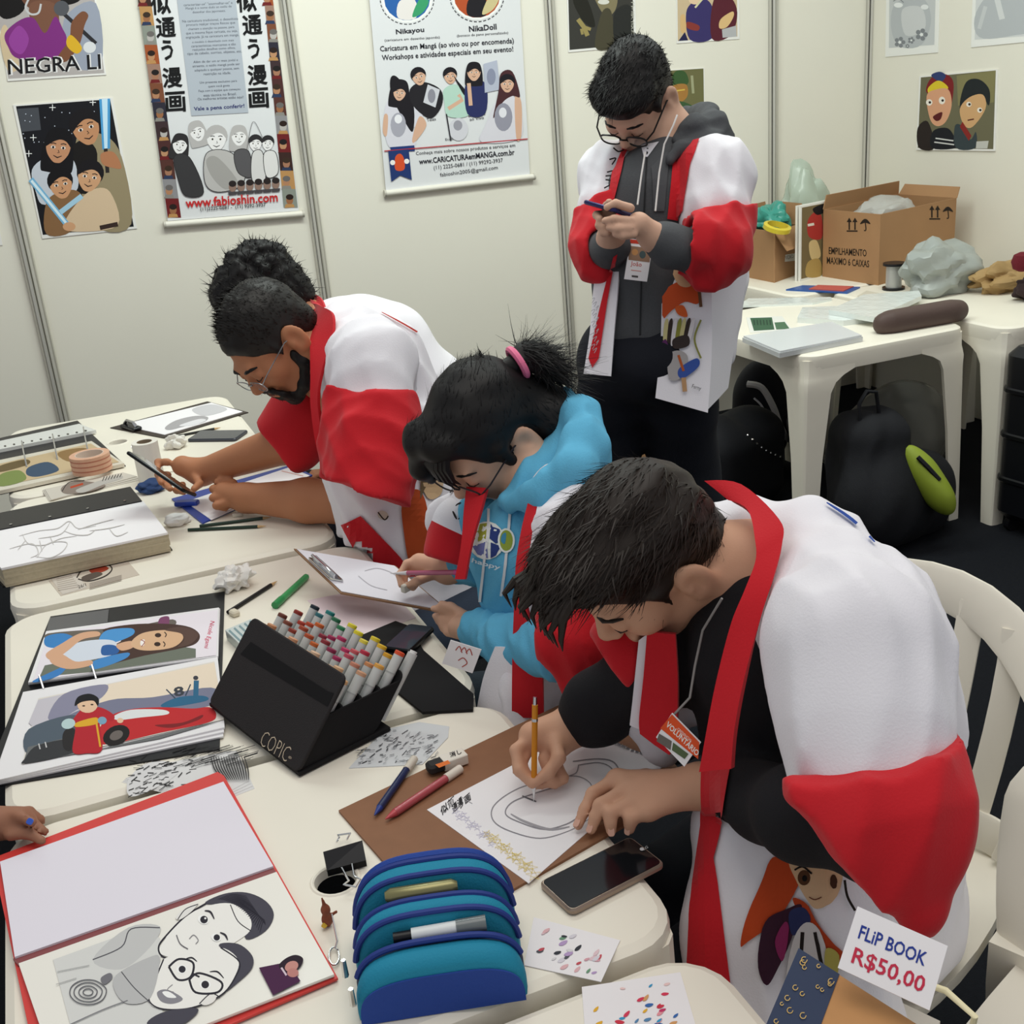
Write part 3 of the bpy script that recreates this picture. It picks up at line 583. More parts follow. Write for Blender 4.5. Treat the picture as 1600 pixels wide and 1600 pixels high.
t, B = carton('small open cardboard box stuffed with bags beside the standing person', [s0[:2], s1[:2], s2[:2], (s0+s2-s1)[:2]], hs, [(1, -55, .10), (2, 78, .09), (3, 78, .09)])
p = plane_print(B[1], nrm(np.cross(B[2]-B[1], V(0, 0, 1)))); p.poly([(1227, 398), (1246, 395), (1246, 407), (1226, 409)], 'd8d6d2'); p.text('VIDRO', (1228, 406), (1240, 403), '3a3a3c', 6); p.build('print', t)
def crumple(name, label, cat, c, r, m, seed=0, amp=.35, h=.006, z0=None, group=None, sq=(1, 1, 1)):
    """crumpled bag / paper ball: a faceted, creased lump resting on z0"""
    g = np.random.default_rng(seed); bm = bmesh.new(); bmesh.ops.create_icosphere(bm, subdivisions=4, radius=1)
    vs = np.array([v.co[:] for v in bm.verts]); fs = [tuple(v.index for v in f.verts) for f in bm.faces]; bm.free()
    K = [(nrm(g.normal(size=3)), g.uniform(2, 7), g.uniform(0, 6.3)) for _ in range(14)]; d = np.zeros(len(vs))
    for k, fr, ph in K: d += np.abs(np.sin(vs@k*fr+ph))*1.2/fr
    d = (d-d.mean())/max(d.std(), 1e-6); vs = vs*(1+amp*.35*d)[:, None]*np.asarray(r)
    vs = vs+np.asarray(c)
    if z0 is not None: vs[:, 2] = np.maximum(vs[:, 2], z0+.0005)
    o = ob(name, vs, fs, m); soft(o, 28); return tag(o, label, cat, group) if label else o
bagm = lambda c, a=.55: mat(c, .25, spec=.6, alpha=a)
crumple('plastic_bag', 'teal plastic bag bulging out of the small cardboard box', 'bag', (s0+s2)/2+V(-.005, .0, hs+.025), (.08, .08, .075), mat('3f9c8c', .3, spec=.6, alpha=.9), 1)
crumple('plastic_bag', 'pale green translucent bag standing up behind the cardboard boxes', 'bag', V(3.345, 4.56, .94), (.135, .09, .225), bagm('c3d2c2', .7), 2, .38, z0=ZT)
o = crumple('plastic_bag', 'clear plastic bag swelling above the rim of the large box', 'bag', (q0+q1+q2+q3)/4+nrm(q1-q2)*.05+V(0, 0, hb-.075), (.17, .11, .10), bagm('e0e4e0', .45), 3, .36, z0=ZT+.004)
tag(soft(MB().lathe(A(1213, 360, 4.95), [(.045, 0), (.06, .004), (.06, .022), (.045, .026), (.045, 0)], (.1, -.3, 1), 24, cap=False).build('tape_roll', mat('d9c43a', .35))), 'yellow adhesive tape roll lying in the small cardboard box', 'tape')
# picture boards between the boxes
r0, r1 = onz(1250, 440, ZT), onz(1284, 432, ZT); bh = vtop(r0, 322); dd = nrm(q2-q1); nn = nrm(np.cross(dd, V(0, 0, 1)))
for k, (off, lab) in enumerate(((0, 'picture board with red and yellow figures standing between the cardboard boxes'), (-.018, 'white edged board leaning behind the picture board between the boxes'))):
    a = r0+nn*off; t = thing('picture_board', lab, 'board', a+dd*.15); MB().prism([a, a+dd*.42, a+dd*.42+V(0, 0, bh), a+V(0, 0, bh)], -nn*.010).build('board', mat('e9e7e0', .5), t)
    p = plane_print(a, nn); c0 = [proj(x) for x in (a+V(0, 0, .01)+dd*.008, a+dd*.4+V(0, 0, .01), a+dd*.4+V(0, 0, bh-.008), a+dd*.008+V(0, 0, bh-.008))]
    p.poly([tuple(x) for x in c0], '7a6a4a' if k == 0 else 'cfcabc')
    if k == 0: p.blob([(1262, 345), (1275, 330), (1284, 340), (1284, 372), (1264, 370)], 'b33a34'); p.blob([(1264, 380), (1276, 376), (1282, 400), (1268, 405)], 'd8c08a'); p.blob([(1262, 410), (1280, 405), (1284, 430), (1260, 432)], 'b79a5c'); p.blob([(1270, 326), (1290, 318), (1296, 326), (1278, 336)], '1d1a1c'); p.line([(1262, 352), (1272, 350)], 4, 'e8e2d4')
    p.build('print', t)
# flat folders and magazines on the back table
def flat(name, label, cat, cor, z, th, m, group=None, r=0):
    P = np.array([onz(x, y, z+th) for x, y in cor]); P[:, 2] = z; b = MB().prism(P, V(0, 0, th)); o = b.build(name, m); tag(o, label, cat, group); return o
flat('folder', 'blue plastic folder lying in front of the large cardboard box', 'folder', [(1228, 452), (1324, 457), (1344, 448), (1254, 445.5)], ZT, .006, mat('2f5aa0', .35))
flat('magazine', 'red covered magazine lying on the blue folder', 'magazine', [(1264, 451), (1318, 454), (1334, 447), (1278, 445)], ZT+.006, .004, mat('c05a52', .5))
flat('magazine', 'pale glossy magazine beside the blue folder at the box foot', 'magazine', [(1340, 462), (1364, 466), (1374, 458), (1354, 454)], ZT+.0005, .005, mat('d8d2c2', .35))
# ribbon spool
sp = onz(1396, 452, ZT); t = thing('ribbon_spool', 'silver ribbon spool with black flanges standing by the grey bag', 'spool', sp)
soft(MB().lathe(sp, [(.032, .01), (.032, .098)], seg=24).build('ribbon', mat('b9bab8', .3, metal=.5), t))
for z in (0, .098): soft(MB().lathe(sp+V(0, 0, z), [(.045, 0), (.045, .01)], seg=24).build('flange', BLACKP, t))
c = onz(1480, 458, ZT)
crumple('plastic_bag', 'large crumpled grey carrier bag beside the large cardboard box', 'bag', c+V(-.02, .03, .085), (.17, .12, .11), mat('a7ada8', .3, spec=.6, alpha=.88), 5, .42, z0=ZT)
c = onz(1570, 455, ZT)
crumple('paper_bag', 'crumpled brown paper bag next to the grey carrier bag', 'bag', c+V(-.005, .015, .05), (.12, .075, .06), mat('a88a5c', .7), 6, .42, z0=ZT)
tag(soft(MB().lathe(A(1597, 409, 4.2), [(.01, -.035), (.03, -.025), (.038, 0), (.03, .025), (.01, .035)], seg=16).build('pompom', mat('6a1d28', .95, bump=.6, bscale=300))), 'dark red round woollen pompom above the brown paper bag', 'pompom')
o = crumple('jacket', 'dark brown garment bundled against the brown paper bag', 'clothing', onz(1592, 466, ZT)+V(.03, -.04, .04), (.085, .05, .045), mat('3a2c2c', .9), 16, .4, z0=ZT)
# wrapped packs, card, folder, pouch on the near back table
PACK = mat('e2e8e5', .15, spec=.7, noise=.06, nscale=40, bump=.8, bscale=28)
flat('wrapped_pack', 'white paper pack in clear wrap nearest the brown pouch', 'pack', [(1246, 496), (1318, 501), (1362, 495), (1360, 476), (1254, 480)], ZT, .020, PACK, None)
flat('wrapped_pack', 'long white paper pack in shiny wrap under the grey carrier bag', 'pack', [(1295, 484), (1366, 496), (1440, 462), (1436, 454), (1350, 460)], ZT+.0205, .018, PACK)
flat('wrapped_pack', 'thin white paper pack lying at the back by the ribbon spool', 'pack', [(1150, 478), (1270, 473), (1300, 467), (1298, 464), (1170, 466)], ZT, .008, PACK)
o = flat('picture_card', 'green forest picture card with a white border on the near back table', 'card', [(1172, 520), (1238, 515), (1222, 494), (1166, 496)], ZT, .003, mat('e6e6e0', .4))
p = top_print(ZT+.003); p.poly([(1178, 517), (1210, 515), (1206, 496), (1172, 497)], '3d5f47'); p.poly([(1213, 515), (1234, 514), (1226, 503), (1210, 504)], '4f6f55')
for x in range(1178, 1206, 5): p.line([(x, 500), (x+1, 508)], 2, '26402f')
p.build('print', o)
P = [onz(x, y, ZT) for x, y in ((1160, 535), (1218, 560), (1348, 534), (1300, 512))]
t = thing('document_case', 'clear plastic document case lying at the table corner', 'case', sum(P)/4)
MB().prism([q+V(0, 0, .001) for q in P], V(0, 0, .016)).build('tray', mat('dfe2e4', .2, spec=.6, alpha=.75), t); MB().prism([q*.98+sum(P)/4*.02+V(0, 0, .0175) for q in P], V(0, 0, .006)).build('lid', mat('e6e9ec', .2, spec=.6, alpha=.8), t)
pa, pb = onz(1380, 520, ZT), onz(1495, 500, ZT); b = Blob(.006); ax = nrm(pb-pa); b.box((pa+pb)/2+V(0, 0, .036), (np.linalg.norm(pb-pa)/2, .045, .036), .03, frame(ax, np.cross(V(0, 0, 1), ax), V(0, 0, 1)), k=0); b.cone(pa+V(0, 0, .034), pb+V(0, 0, .036), .038, k=.02); b.cut(V(0, 0, ZT+.001), V(0, 0, -1))
t = thing('pencil_pouch', 'dark brown leather zip pouch lying on the table edge', 'pouch', (pa+pb)/2); blob_ob(b, 'body', mat('55443f', .6, bump=.15, bscale=90), t, folds(.003, 45, ax, 4), 2)
MB().tube([pa+V(0, 0, .06)+ax*.01, (pa+pb)/2+V(0, 0, .0735), pb+V(0, 0, .064)-ax*.01], .0025, 6).build('zip', mat('2d2523', .5), t)
# ------------------------------------------------------------------ under the tables
BAGM = mat('15161b', .8, noise=.15, nscale=50, bump=.2, bscale=300)
def bagblob(name, label, cat, fn, m=BAGM, h=.012, disp=None): 
    b = Blob(h); fn(b); v, f = b.mesh(disp); v[:, 2] = np.maximum(v[:, 2], .001); v = relax(v, f, 2); v[:, 2] = np.maximum(v[:, 2], .001)
    t = thing(name, label, cat, (v[:, 0].mean(), v[:, 1].mean(), 0)); ob('body', v, f, m, t, smooth=True); return t
g0 = onz(1400, 850, 0)
def fn(b):
    b.box(g0+V(-.05, .10, .24), (.13, .12, .24), .09, rotz(-.2), k=0); b.ell(g0+V(-.07, .02, .16), (.17, .13, .17), k=.08); b.ell(g0+V(.10, .06, .15), (.18, .12, .17), k=.08)
t = bagblob('backpack', 'black backpack with lime green side panel and top loop under the table', 'backpack', fn, disp=creases(.010, 26, V(.4, 0, 1), 3))
hp = g0+V(-.08, .06, .465); soft(MB().tube([hp+V(-.045, 0, 0), hp+V(-.05, 0, .06), hp+V(-.02, 0, .10), hp+V(.02, 0, .09), hp+V(.045, .01, .0)], .007, 8).build('handle', BAGM, t))
bo = t.children[0]; bq = BVHTree.FromPolygons([Vector(v.co)+Vector(wloc(bo)) for v in bo.data.vertices], [tuple(p_.vertices) for p_ in bo.data.polygons]); h_ = bq.ray_cast(Vector(CC), Vector(nrm(ray(1428, 750)))); dl = (np.array(h_[0])-CC)@CF+.02 if h_[0] is not None else 3.7
b = Blob(.008); Ml = frame(CR*.8+CU*.55, CF, CU*.8-CR*.55); b.ell(A(1446, 742, dl), (.05, .05, .12), Ml, k=0); b.ell(A(1466, 772, dl), (.045, .05, .085), Ml, k=.03); blob_ob(b, 'side_panel', mat('8a9a30', .6), t, folds(.003, 40, None, 2))
soft(MB().tube([A(1434, 714, dl-.05), A(1450, 730, dl-.055), A(1468, 750, dl-.05)], .008, 6).build('strap', BAGM, t))
g1 = onz(1165, 800, 0)
def fn(b): b.box(g1+V(0, .1, .17), (.22, .13, .17), .08, rotz(.3), k=0); b.ell(g1+V(-.08, .1, .26), (.13, .12, .13), k=.05); b.ell(g1+V(.1, .12, .28), (.1, .1, .1), k=.05)
t = bagblob('tote_bag', 'black bag trimmed with a row of silver studs under the table', 'bag', fn, disp=folds(.008, 22, None, 8))
bv = BVHTree.FromPolygons([Vector(v.co)+Vector(wloc(t)) for v in t.children[0].data.vertices], [tuple(p_.vertices) for p_ in t.children[0].data.polygons])
for k in range(13):
    x, y = 1168+k*7.2, 680+k*5.0+4*math.sin(k*.5); hit = bv.ray_cast(Vector(CC), Vector(ray(x, y)))
    if hit[0] is not None: MB().lathe(np.array(hit[0]), [(.0055, -.002), (.0055, .002), (.003, .005)], np.array(hit[1]), 8).build('stud', CHROME, t)
g2 = onpl(1190, 640, V(0, 3.93, 0), V(0, 1, 0))
def fn(b): b.ell(V(g2[0], 3.93, .31), (.125, .10, .17), k=0); b.ell(V(g2[0]-.01, 3.94, .16), (.135, .11, .16), k=.05)
t = bagblob('backpack', 'black and white sports backpack leaning behind the studded bag', 'backpack', fn, disp=folds(.008, 24, None, 11))
for nm_, pts, wd_, cl_ in (('white_panel', [(1168, 600), (1190, 606), (1208, 636), (1218, 664), (1232, 690)], 13, 'cfcdca'), ('stripe', [(1178, 622), (1190, 634), (1198, 652)], 4, 'e2e2e4')):
    bo = t.children[0]; bq = BVHTree.FromPolygons([Vector(v.co)+Vector(wloc(bo)) for v in bo.data.vertices], [tuple(p_.vertices) for p_ in bo.data.polygons]); b = MB(); P_ = []
    for x, y in smooth2(pts, 5):
        h_ = bq.ray_cast(Vector(CC), Vector(nrm(ray(x, y))))
        if h_[0] is not None: P_.append(np.array(h_[0]))
    if len(P_) > 2: soft(b.tube(P_, wd_*.0011, 8).build(nm_, mat(cl_, .7), t))
def fn(b): b.ell(V(2.96, 3.42, .22), (.25, .13, .225), k=0); b.ell(V(2.80, 3.42, .17), (.16, .12, .17), k=.06)
t = bagblob('plastic_bag', 'large clear plastic sack behind the black backpack under the table', 'bag', fn, mat('9b9a94', .2, spec=.6, alpha=.6), disp=folds(.012, 22, None, 21))
crumple('plastic_bag', 'white plastic bag wedged behind the table leg with the bags', 'bag', V(onpl(1246, 650, V(0, 3.82, 0), V(0, 1, 0))[0]+.02, 3.80, .13), (.06, .06, .13), mat('b9bab8', .4, alpha=.9), 9, .4, z0=0)
ka, kb = onz(893, 626, .4), onz(1012, 640, .4); kd = nrm(np.cross(V(0, 0, 1), kb-ka)); kc = .3
carton('brown cardboard box on the floor behind the standing person', [ka[:2], kb[:2], (kb+kd*kc)[:2], (ka+kd*kc)[:2]], .4, [(2, 60, .1)], z0=0)
# suitcase at the right edge
c0 = onz(1600, 825, 0)+V(.10, -.05, 0); t = thing('suitcase', 'black hard suitcase with a paper tag standing at the table end', 'suitcase', c0)
Ms = rotz(.1); body = MB().rbox(c0+V(0, 0, .36), (.19, .13, .31), .05, Ms, e=.12); soft(body.build('shell', mat('121317', .35, spec=.5), t), 40)
for z in (.2, .36, .52): MB().rbox(c0+V(0, 0, z), (.195, .135, .012), .05, Ms).build('rib', mat('0c0d10', .4), t)
soft(MB().tube([c0+Ms@V(-.08, -.10, .67), c0+Ms@V(-.08, -.10, .70), c0+Ms@V(.08, -.10, .70), c0+Ms@V(.08, -.10, .67)], .012, 8).build('handle', BLACKP, t))
MB().box(c0+Ms@V(-.15, -.133, .60), (.02, .002, .014), rotz(-.3)).build('tag', mat('e4d6d2', .6), t)
for sx in (-.14, .14):
    for sy in (-.08, .08): soft(MB().lathe(c0+Ms@V(sx, sy, .026)-V(0, .012, 0), [(.026, 0), (.026, .024)], (0, 1, 0), 14).build('wheel', BLACKP, t))
# ================================================================== things on the row of tables
def quad(cor, z): return [onz(x, y, z) for x, y in cor]
def slab(cor, z, th, dz=0):
    """prism whose TOP face is seen at these pixels, bottom at z"""
    P = np.array(quad(cor, z+th)); P[:, 2] = z; return P
def stick(name, label, cat, p, q, r, bodym, tipm=None, tipl=.02, capm=None, capl=.02, group=None, seg=8, endm=None):
    """pen or pencil from point p (tail) to q (tip)"""
    p, q = np.asarray(p, float), np.asarray(q, float); d = nrm(q-p); t = thing(name, label, cat, (p+q)/2-V(0, 0, r), group)
    soft(MB().tube([p, q-d*tipl], r, seg).build('barrel', bodym, t), 50)
    soft(MB().tube([q-d*tipl, q-d*tipl*.4, q], [r*.95, r*.5, r*.12], seg).build('tip', tipm or mat('c9a77a', .6), t), 50)
    if capm is not None: soft(MB().tube([p-d*capl*.6, p+d*capl*.4], r*1.12, seg).build('cap', capm, t), 50)
    return t
def drop(x, y, z): return onz(x, y, z)
def phone(label, cor, z, th=.008, edge='2b2b2e', screen='15171b', z2=None):
    P = z2 if z2 is not None else quad(cor, z+th); c = sum(P)/4; e1 = nrm(P[1]-P[0]); n = V(0, 0, 1)
    if z2 is not None: c = sum(P)/4; e1 = nrm(P[1]-P[0]); n = nrm(np.cross(P[1]-P[0], P[3]-P[0])); n = n if n@(CC-c) > 0 else -n
    e2 = np.cross(n, e1); L1 = (np.linalg.norm(P[1]-P[0])+np.linalg.norm(P[2]-P[3]))/4; L2 = (np.linalg.norm(P[3]-P[0])+np.linalg.norm(P[2]-P[1]))/4
    M = frame(e1, e2, n); cc = c-n*th/2; t = thing('mobile_phone', label, 'phone', cc-n*th/2)
    soft(MB().rbox(cc, (L1, L2, th/2), .009, M).build('body', mat(edge, .3, metal=.5), t), 40)
    soft(MB().rbox(cc+n*th*.48, (L1-.003, L2-.003, .0008), .007, M).build('screen', mat(screen, .08, spec=.6), t), 40)
    return t, cc, M, L1, L2
# ---------------- back pair of tables
cov = [(-70, 700), (121, 657), (196, 727), (-70, 787)]; P = slab(cov, ZT, .004); t = thing('ring_binder', 'open black ring binder of painted pages in clear sleeves by the tape roll', 'binder', P.mean(0))
MB().prism(P, V(0, 0, .004)).build('cover', BLACKP, t)
a = MB().prism(slab([(-70, 704), (124, 662), (150, 672), (-70, 716)], ZT+.004, .010), V(0, 0, .010)).build('sleeve', mat('dfe0dc', .2, spec=.6), t)
MB().prism(slab([(-70, 733), (143, 689), (194, 724), (-70, 782)], ZT+.004, .010), V(0, 0, .010)).build('sleeve', mat('d9d2c2', .2, spec=.6), t)
p = top_print(ZT+.0142); p.poly([(-60, 738), (142, 693), (186, 722), (-60, 772)], 'c3ad8a'); p.blob([(0, 742), (30, 735), (40, 750), (0, 760)], '7c8a4e'); p.blob([(45, 730), (75, 722), (92, 735), (60, 745), (42, 742)], '3f5268'); p.blob([(90, 708), (130, 700), (150, 712), (110, 722)], '8e7048'); p.blob([(0, 728), (40, 718), (44, 726), (0, 738)], '6b5a3c'); p.build('print', t)
p = top_print(ZT+.0142)
for x in range(8, 148, 14): p.ell(x, 697-(x-8)*.19, 2, 1.2, '55524c', 0, 8)
p.build('sleeve_holes', t)
for x, y in ((38, 706), (86, 695), (134, 684)):
    a, b_ = onz(x-2, y-10, ZT+.014), onz(x+4, y+24, ZT+.014); m_ = (a+b_)/2+V(0, 0, .035); soft(MB().tube([a, a*.75+b_*.25+V(0, 0, .03), m_, a*.25+b_*.75+V(0, 0, .03), b_], .002, 6).build('ring', CHROME, t))
tc = onz(145, 735, ZT+.0152); t = thing('tape_roll', 'salmon printed packing tape roll standing on the ring binder page', 'tape', tc)
soft(MB().lathe(tc, [(.038, 0), (.053, 0), (.053, .048), (.038, .048), (.038, 0)], seg=32, cap=False).build('tape', mat('d9a98c', .4, noise=.12, nscale=60), t), 40)
soft(MB().lathe(tc, [(.036, .001), (.038, .001), (.038, .0485), (.036, .0485), (.036, .001)], seg=32, cap=False).build('core', mat('d8c6b8', .7), t), 40)
for k in range(3): MB().lathe(tc+V(0, 0, .010+k*.013), [(.0533, 0), (.0533, .0035)], seg=32, cap=False).build('printed_band', mat('b9745c', .5), t)
def card(name, label, cat, cor, z, th, m, art=None, group=None):
    P = slab(cor, z, th); t = thing(name, label, cat, (P[:, 0].mean(), P[:, 1].mean(), z), group); MB().prism(P, V(0, 0, th)).build('sheet', m, t)
    if art: p = top_print(z+th); art(p); p.build('print', t)
    return t
def art(p):
    p.blob([(95, 765), (105, 756), (130, 752), (165, 758), (140, 768), (105, 772)], '8a7d74'); p.line([(110, 762), (130, 756)], 3, 'b5482c'); p.curve([(97, 768), (108, 754), (132, 751)], 1.2, '2c2a28'); p.blob([(120, 765), (165, 748), (188, 743), (190, 748), (160, 758), (130, 770)], 'b8b4ae')
    for k in range(7): p.line([(160+k*4.5, 752-k*1), (163+k*4.5, 745-k*.8)], 1.2, '3c3a38')
for k in range(3): card('postcard', 'grey illustrated card topmost of the fan beside the sketchbook flap' if k == 2 else ('grey illustrated card under the others beside the sketchbook flap' if k == 0 else 'grey illustrated card in the middle of the fan beside the sketchbook flap'), 'card', [(66+k*2, 766-k), (186+k*3, 740-k), (226-k*6, 748-k*2), (76+k*2, 783-k)], ZT+k*.0018, .0016, mat('cfc8bd', .6), art if k == 2 else None, 'illustrated cards on the back table')
# thick sketchbook
t0 = quad([(5, 912), (266, 859)], ZT); th = .045
P = slab([(-45, 838), (224, 783), (262, 832), (2, 888)], ZT+.004, th); t = thing('sketchbook', 'thick black sketchbook open at a faint pencil drawing', 'sketchbook', (P[:, 0].mean(), P[:, 1].mean(), ZT))
MB().prism(slab([(-50, 866), (228, 808), (269, 858), (4, 916)], ZT, .004), V(0, 0, .004)).build('cover', BLACKP, t)
b = MB(); n_ = 9
for k in range(n_): z = P.copy(); z[:, 2] = ZT+.004+k*th/n_; z[:, :2] += (random.uniform(-.0015, .0015), random.uniform(-.0015, .0015)); b.prism(z, V(0, 0, th/n_), 0 if k < n_-1 else 1)
b.build('pages', [mat('b7ab92', .8, noise=.15, nscale=150), PAPER], t)
fl_ = np.array([onz(-45, 838, ZT+th+.004), onz(222, 784, ZT+th+.004), onz(204, 762, ZT+th+.002), onz(-45, 812, ZT+th+.002)]); MB().prism(fl_, V(0, 0, .003)).build('cover_flap', BLACKP, t)
for x, y in ((17, 820), (78, 808), (137, 795), (195, 783)): MB().lathe(onz(x, y, ZT+th+.007), [(.0035, 0), (.0035, .002)], seg=10).build('rivet', CHROME, t)
p = top_print(ZT+th+.004, lift=.001); PG = 'c6c2bf'
for pts in ([(30, 838), (60, 830), (90, 826), (108, 815), (122, 826), (150, 822)], [(110, 816), (95, 835), (60, 842)], [(35, 835), (45, 850), (70, 852), (95, 842), (120, 838)], [(15, 858), (50, 850), (60, 865), (48, 872)], [(58, 872), (75, 850), (104, 848), (98, 862), (78, 872), (55, 870)], [(122, 828), (140, 822), (165, 815), (178, 812)], [(140, 830), (170, 826), (195, 820)], [(100, 830), (118, 836), (138, 836), (150, 828)], [(170, 825), (182, 838), (200, 832)], [(62, 845), (66, 862)], [(78, 838), (84, 852)], [(40, 845), (28, 860)]): p.curve(pts, 1.3, PG, True)
p.build('drawing', t)
def art(p):
    p.poly([(80, 905), (118, 895), (136, 918), (98, 929)], 'cfc6bb'); p.curve([(120, 903), (130, 890), (160, 880), (175, 888), (165, 900), (140, 908), (122, 905)], 2, '3a332f'); p.blob([(140, 890), (158, 884), (170, 888), (160, 894), (145, 896)], '9b3a26'); p.blob([(128, 902), (150, 894), (160, 898), (135, 908)], '5c5048')
    for k in range(7): p.line([(88+k*.5, 905+k*3), (112+k*2, 899+k*3)], 1, 'a89c90')
    for k in range(5): p.line([(140, 912+k*2.2), (190, 899+k*2)], .9, 'a89c90')
    p.text('26/1', (123, 920), (135, 916), '3a332f', 5)
card('flyer', 'beige event flyer lying in front of the thick sketchbook', 'flyer', [(76, 907), (200, 877), (218, 898), (95, 931)], ZT, .0008, mat('cbbfb0', .6), art)
# clipboard with drawing
bc = [(172, 668), (324, 627), (388, 644), (256, 684)]; P = slab(bc, ZT, .003); t = thing('clipboard', 'dark clipboard holding a grey pencil portrait near the wall', 'clipboard', P.mean(0)); MB().prism(P, V(0, 0, .003)).build('board', mat('3c342e', .5), t)
MB().prism(slab([(188, 664), (330, 629), (379, 643), (257, 679)], ZT+.003, .002), V(0, 0, .002)).build('paper', PAPER, t)
p = top_print(ZT+.005); p.blob([(258, 668), (275, 657), (305, 650), (325, 652), (318, 660), (290, 666), (265, 672)], 'a9a6a8'); p.blob([(280, 665), (310, 655), (322, 657), (300, 665)], 'dedcdf'); p.blob([(300, 640), (330, 632), (355, 640), (320, 650)], 'c9c7ca'); p.build('drawing', t)
cl = onz(205, 669, ZT+.006); Mc = frame(onz(228, 676, ZT)-onz(190, 664, ZT), np.cross(V(0, 0, 1), onz(228, 676, ZT)-onz(190, 664, ZT)), V(0, 0, 1)); soft(MB().rbox(cl+V(0, 0, .004), (.045, .016, .005), .006, Mc).build('clip', BLACKP, t), 40)
soft(MB().tube([cl+Mc@V(-.04, 0, .01), cl+Mc@V(-.02, 0, .022), cl+Mc@V(.02, 0, .022), cl+Mc@V(.04, 0, .01)], .005, 8).build('clip_lever', CHROME, t))
phone('dark grey phone lying face up between the clipboard and the bearded person', [(296, 684), (316, 671), (381, 673), (368, 688)], ZT, .009, '4a4c54', '3f424a')
stick('pencil', 'dark pencil lying against the clipboard edge near the wall', 'pencil', onz(258, 685, ZT+.004), onz(345, 668, ZT+.004), .0038, mat('2a2a28', .5))
rc = onz(238, 752, ZT); t = thing('paper_roll', 'white paper roll standing upright by the binder clip', 'roll', rc); hr = vtop(rc, 690)
soft(MB().lathe(rc, [(.020, 0), (.034, 0), (.034, hr), (.020, hr), (.020, 0)], seg=28, cap=False).build('paper', mat('e8e4da', .7), t), 40); soft(MB().lathe(rc, [(.019, .002), (.020, .002), (.020, hr+.0005), (.019, hr+.0005), (.019, .002)], seg=28, cap=False).build('core', mat('9a8a74', .8), t), 40)
crumple('paper_ball', 'small crumpled tissue beside the white paper roll', 'paper', onz(277, 700, ZT)+V(0, 0, .018), (.03, .022, .02), mat('e6e3dc', .7), 31, .5, z0=ZT)
def binder_clip(label, c, s_, ang, lie=0):
    t = thing('binder_clip', label, 'clip', c); M = rotz(ang); W = lambda x, y, z: c+M@V(x*s_, y*s_, z*s_)
    MB().prism([W(-.5, -.22, 0), W(-.5, .22, 0), W(-.5, .06, .42), W(-.5, -.06, .42)], M@V(s_, 0, 0)).build('body', BLACKP, t)
    for sy in (-1, 1): soft(MB().tube([W(-.2, sy*.05, .40), W(-.14, sy*.20, .62), W(-.17, sy*.34, .80), W(0, sy*.40, .88), W(.17, sy*.34, .80), W(.14, sy*.20, .62), W(.2, sy*.05, .40)], .028*s_, 6).build('wire_handle', CHROME, t))
    return t
binder_clip('small black binder clip lying beside the white paper roll', onz(214, 712, ZT), .032, .6)
crumple('pouch', 'dark blue cloth pouch tucked behind the hand with the phone', 'pouch', onz(238, 768, ZT)+V(0, 0, .015), (.035, .028, .018), mat('26406e', .7), 33, .3, z0=ZT)
P = slab([(268, 779), (455, 726), (488, 742), (316, 817)], ZT, .004); t = thing('clipboard', 'blue clipboard under the hands of the bearded person', 'clipboard', P.mean(0)); MB().prism(P, V(0, 0, .004)).build('board', mat('243f9c', .35), t)
MB().prism(slab([(290, 784), (452, 730), (484, 743), (330, 812)], ZT+.004, .0015), V(0, 0, .0015)).build('paper', PAPER, t); p = top_print(ZT+.0055); p.line([(440, 736), (474, 744)], 1.2, 'd8a8a0'); p.line([(352, 800), (478, 746)], .8, 'c9c4cc'); p.build('drawing', t)
soft(MB().rbox(onz(292, 786, ZT+.010), (.03, .012, .006), .005, rotz(-.5)).build('clip', mat('2a48b0', .3), t), 40)
crumple('paper_ball', 'folded white tissue beside the blue clipboard and green pencils', 'paper', onz(278, 820, ZT)+V(0, 0, .012), (.030, .022, .015), mat('f1efec', .7), 35, .35, z0=ZT)
stick('pencil', 'dark green pencil nearer the table edge in front of the tissue', 'pencil', onz(294, 828, ZT+.0042), onz(416, 822, ZT+.0042), .004, mat('24382e', .4), group='green pencils')
stick('pencil', 'dark green pencil touching the blue clipboard by the small eraser', 'pencil', onz(312, 822, ZT+.0042), onz(424, 808, ZT+.0042), .004, mat('24382e', .4), group='green pencils')
soft(tag(MB().rbox(onz(372, 807, ZT)+V(0, 0, .0052), (.013, .006, .005), .004, rotz(-.2)).build('eraser', mat('e3ddcf', .7)), 'small worn cream eraser between the blue clipboard and a green pencil', 'eraser'), 40)
# ---------------- table with the marker case
crumple('paper_ball', 'large crumpled white tissue near the dark pencil tip', 'paper', onz(370, 918, ZT)+V(0, 0, .022), (.035, .032, .026), mat('efece6', .7), 41, .5, z0=ZT)
stick('pencil', 'black lettered pencil lying by the large crumpled tissue', 'pencil', onz(356, 957, ZT+.0044), onz(433, 908, ZT+.0044), .0042, mat('1e1d1e', .4))
GRN = mat('3f9a5c', .25, spec=.6); stick('highlighter', 'translucent green highlighter pen lying alone on the table', 'pen', onz(436, 940, ZT+.0077), onz(482, 898, ZT+.0077), .0068, GRN, mat('d8d8d4', .5), .01, mat('2f8a4f', .3), .03)
soft(tag(MB().rbox(onz(367, 962, ZT)+V(0, 0, .006), (.008, .011, .006), .005, rotz(.3)).build('eraser', mat('d8cfba', .7)), 'small rounded cream eraser touching the portfolio cover', 'eraser'), 40)
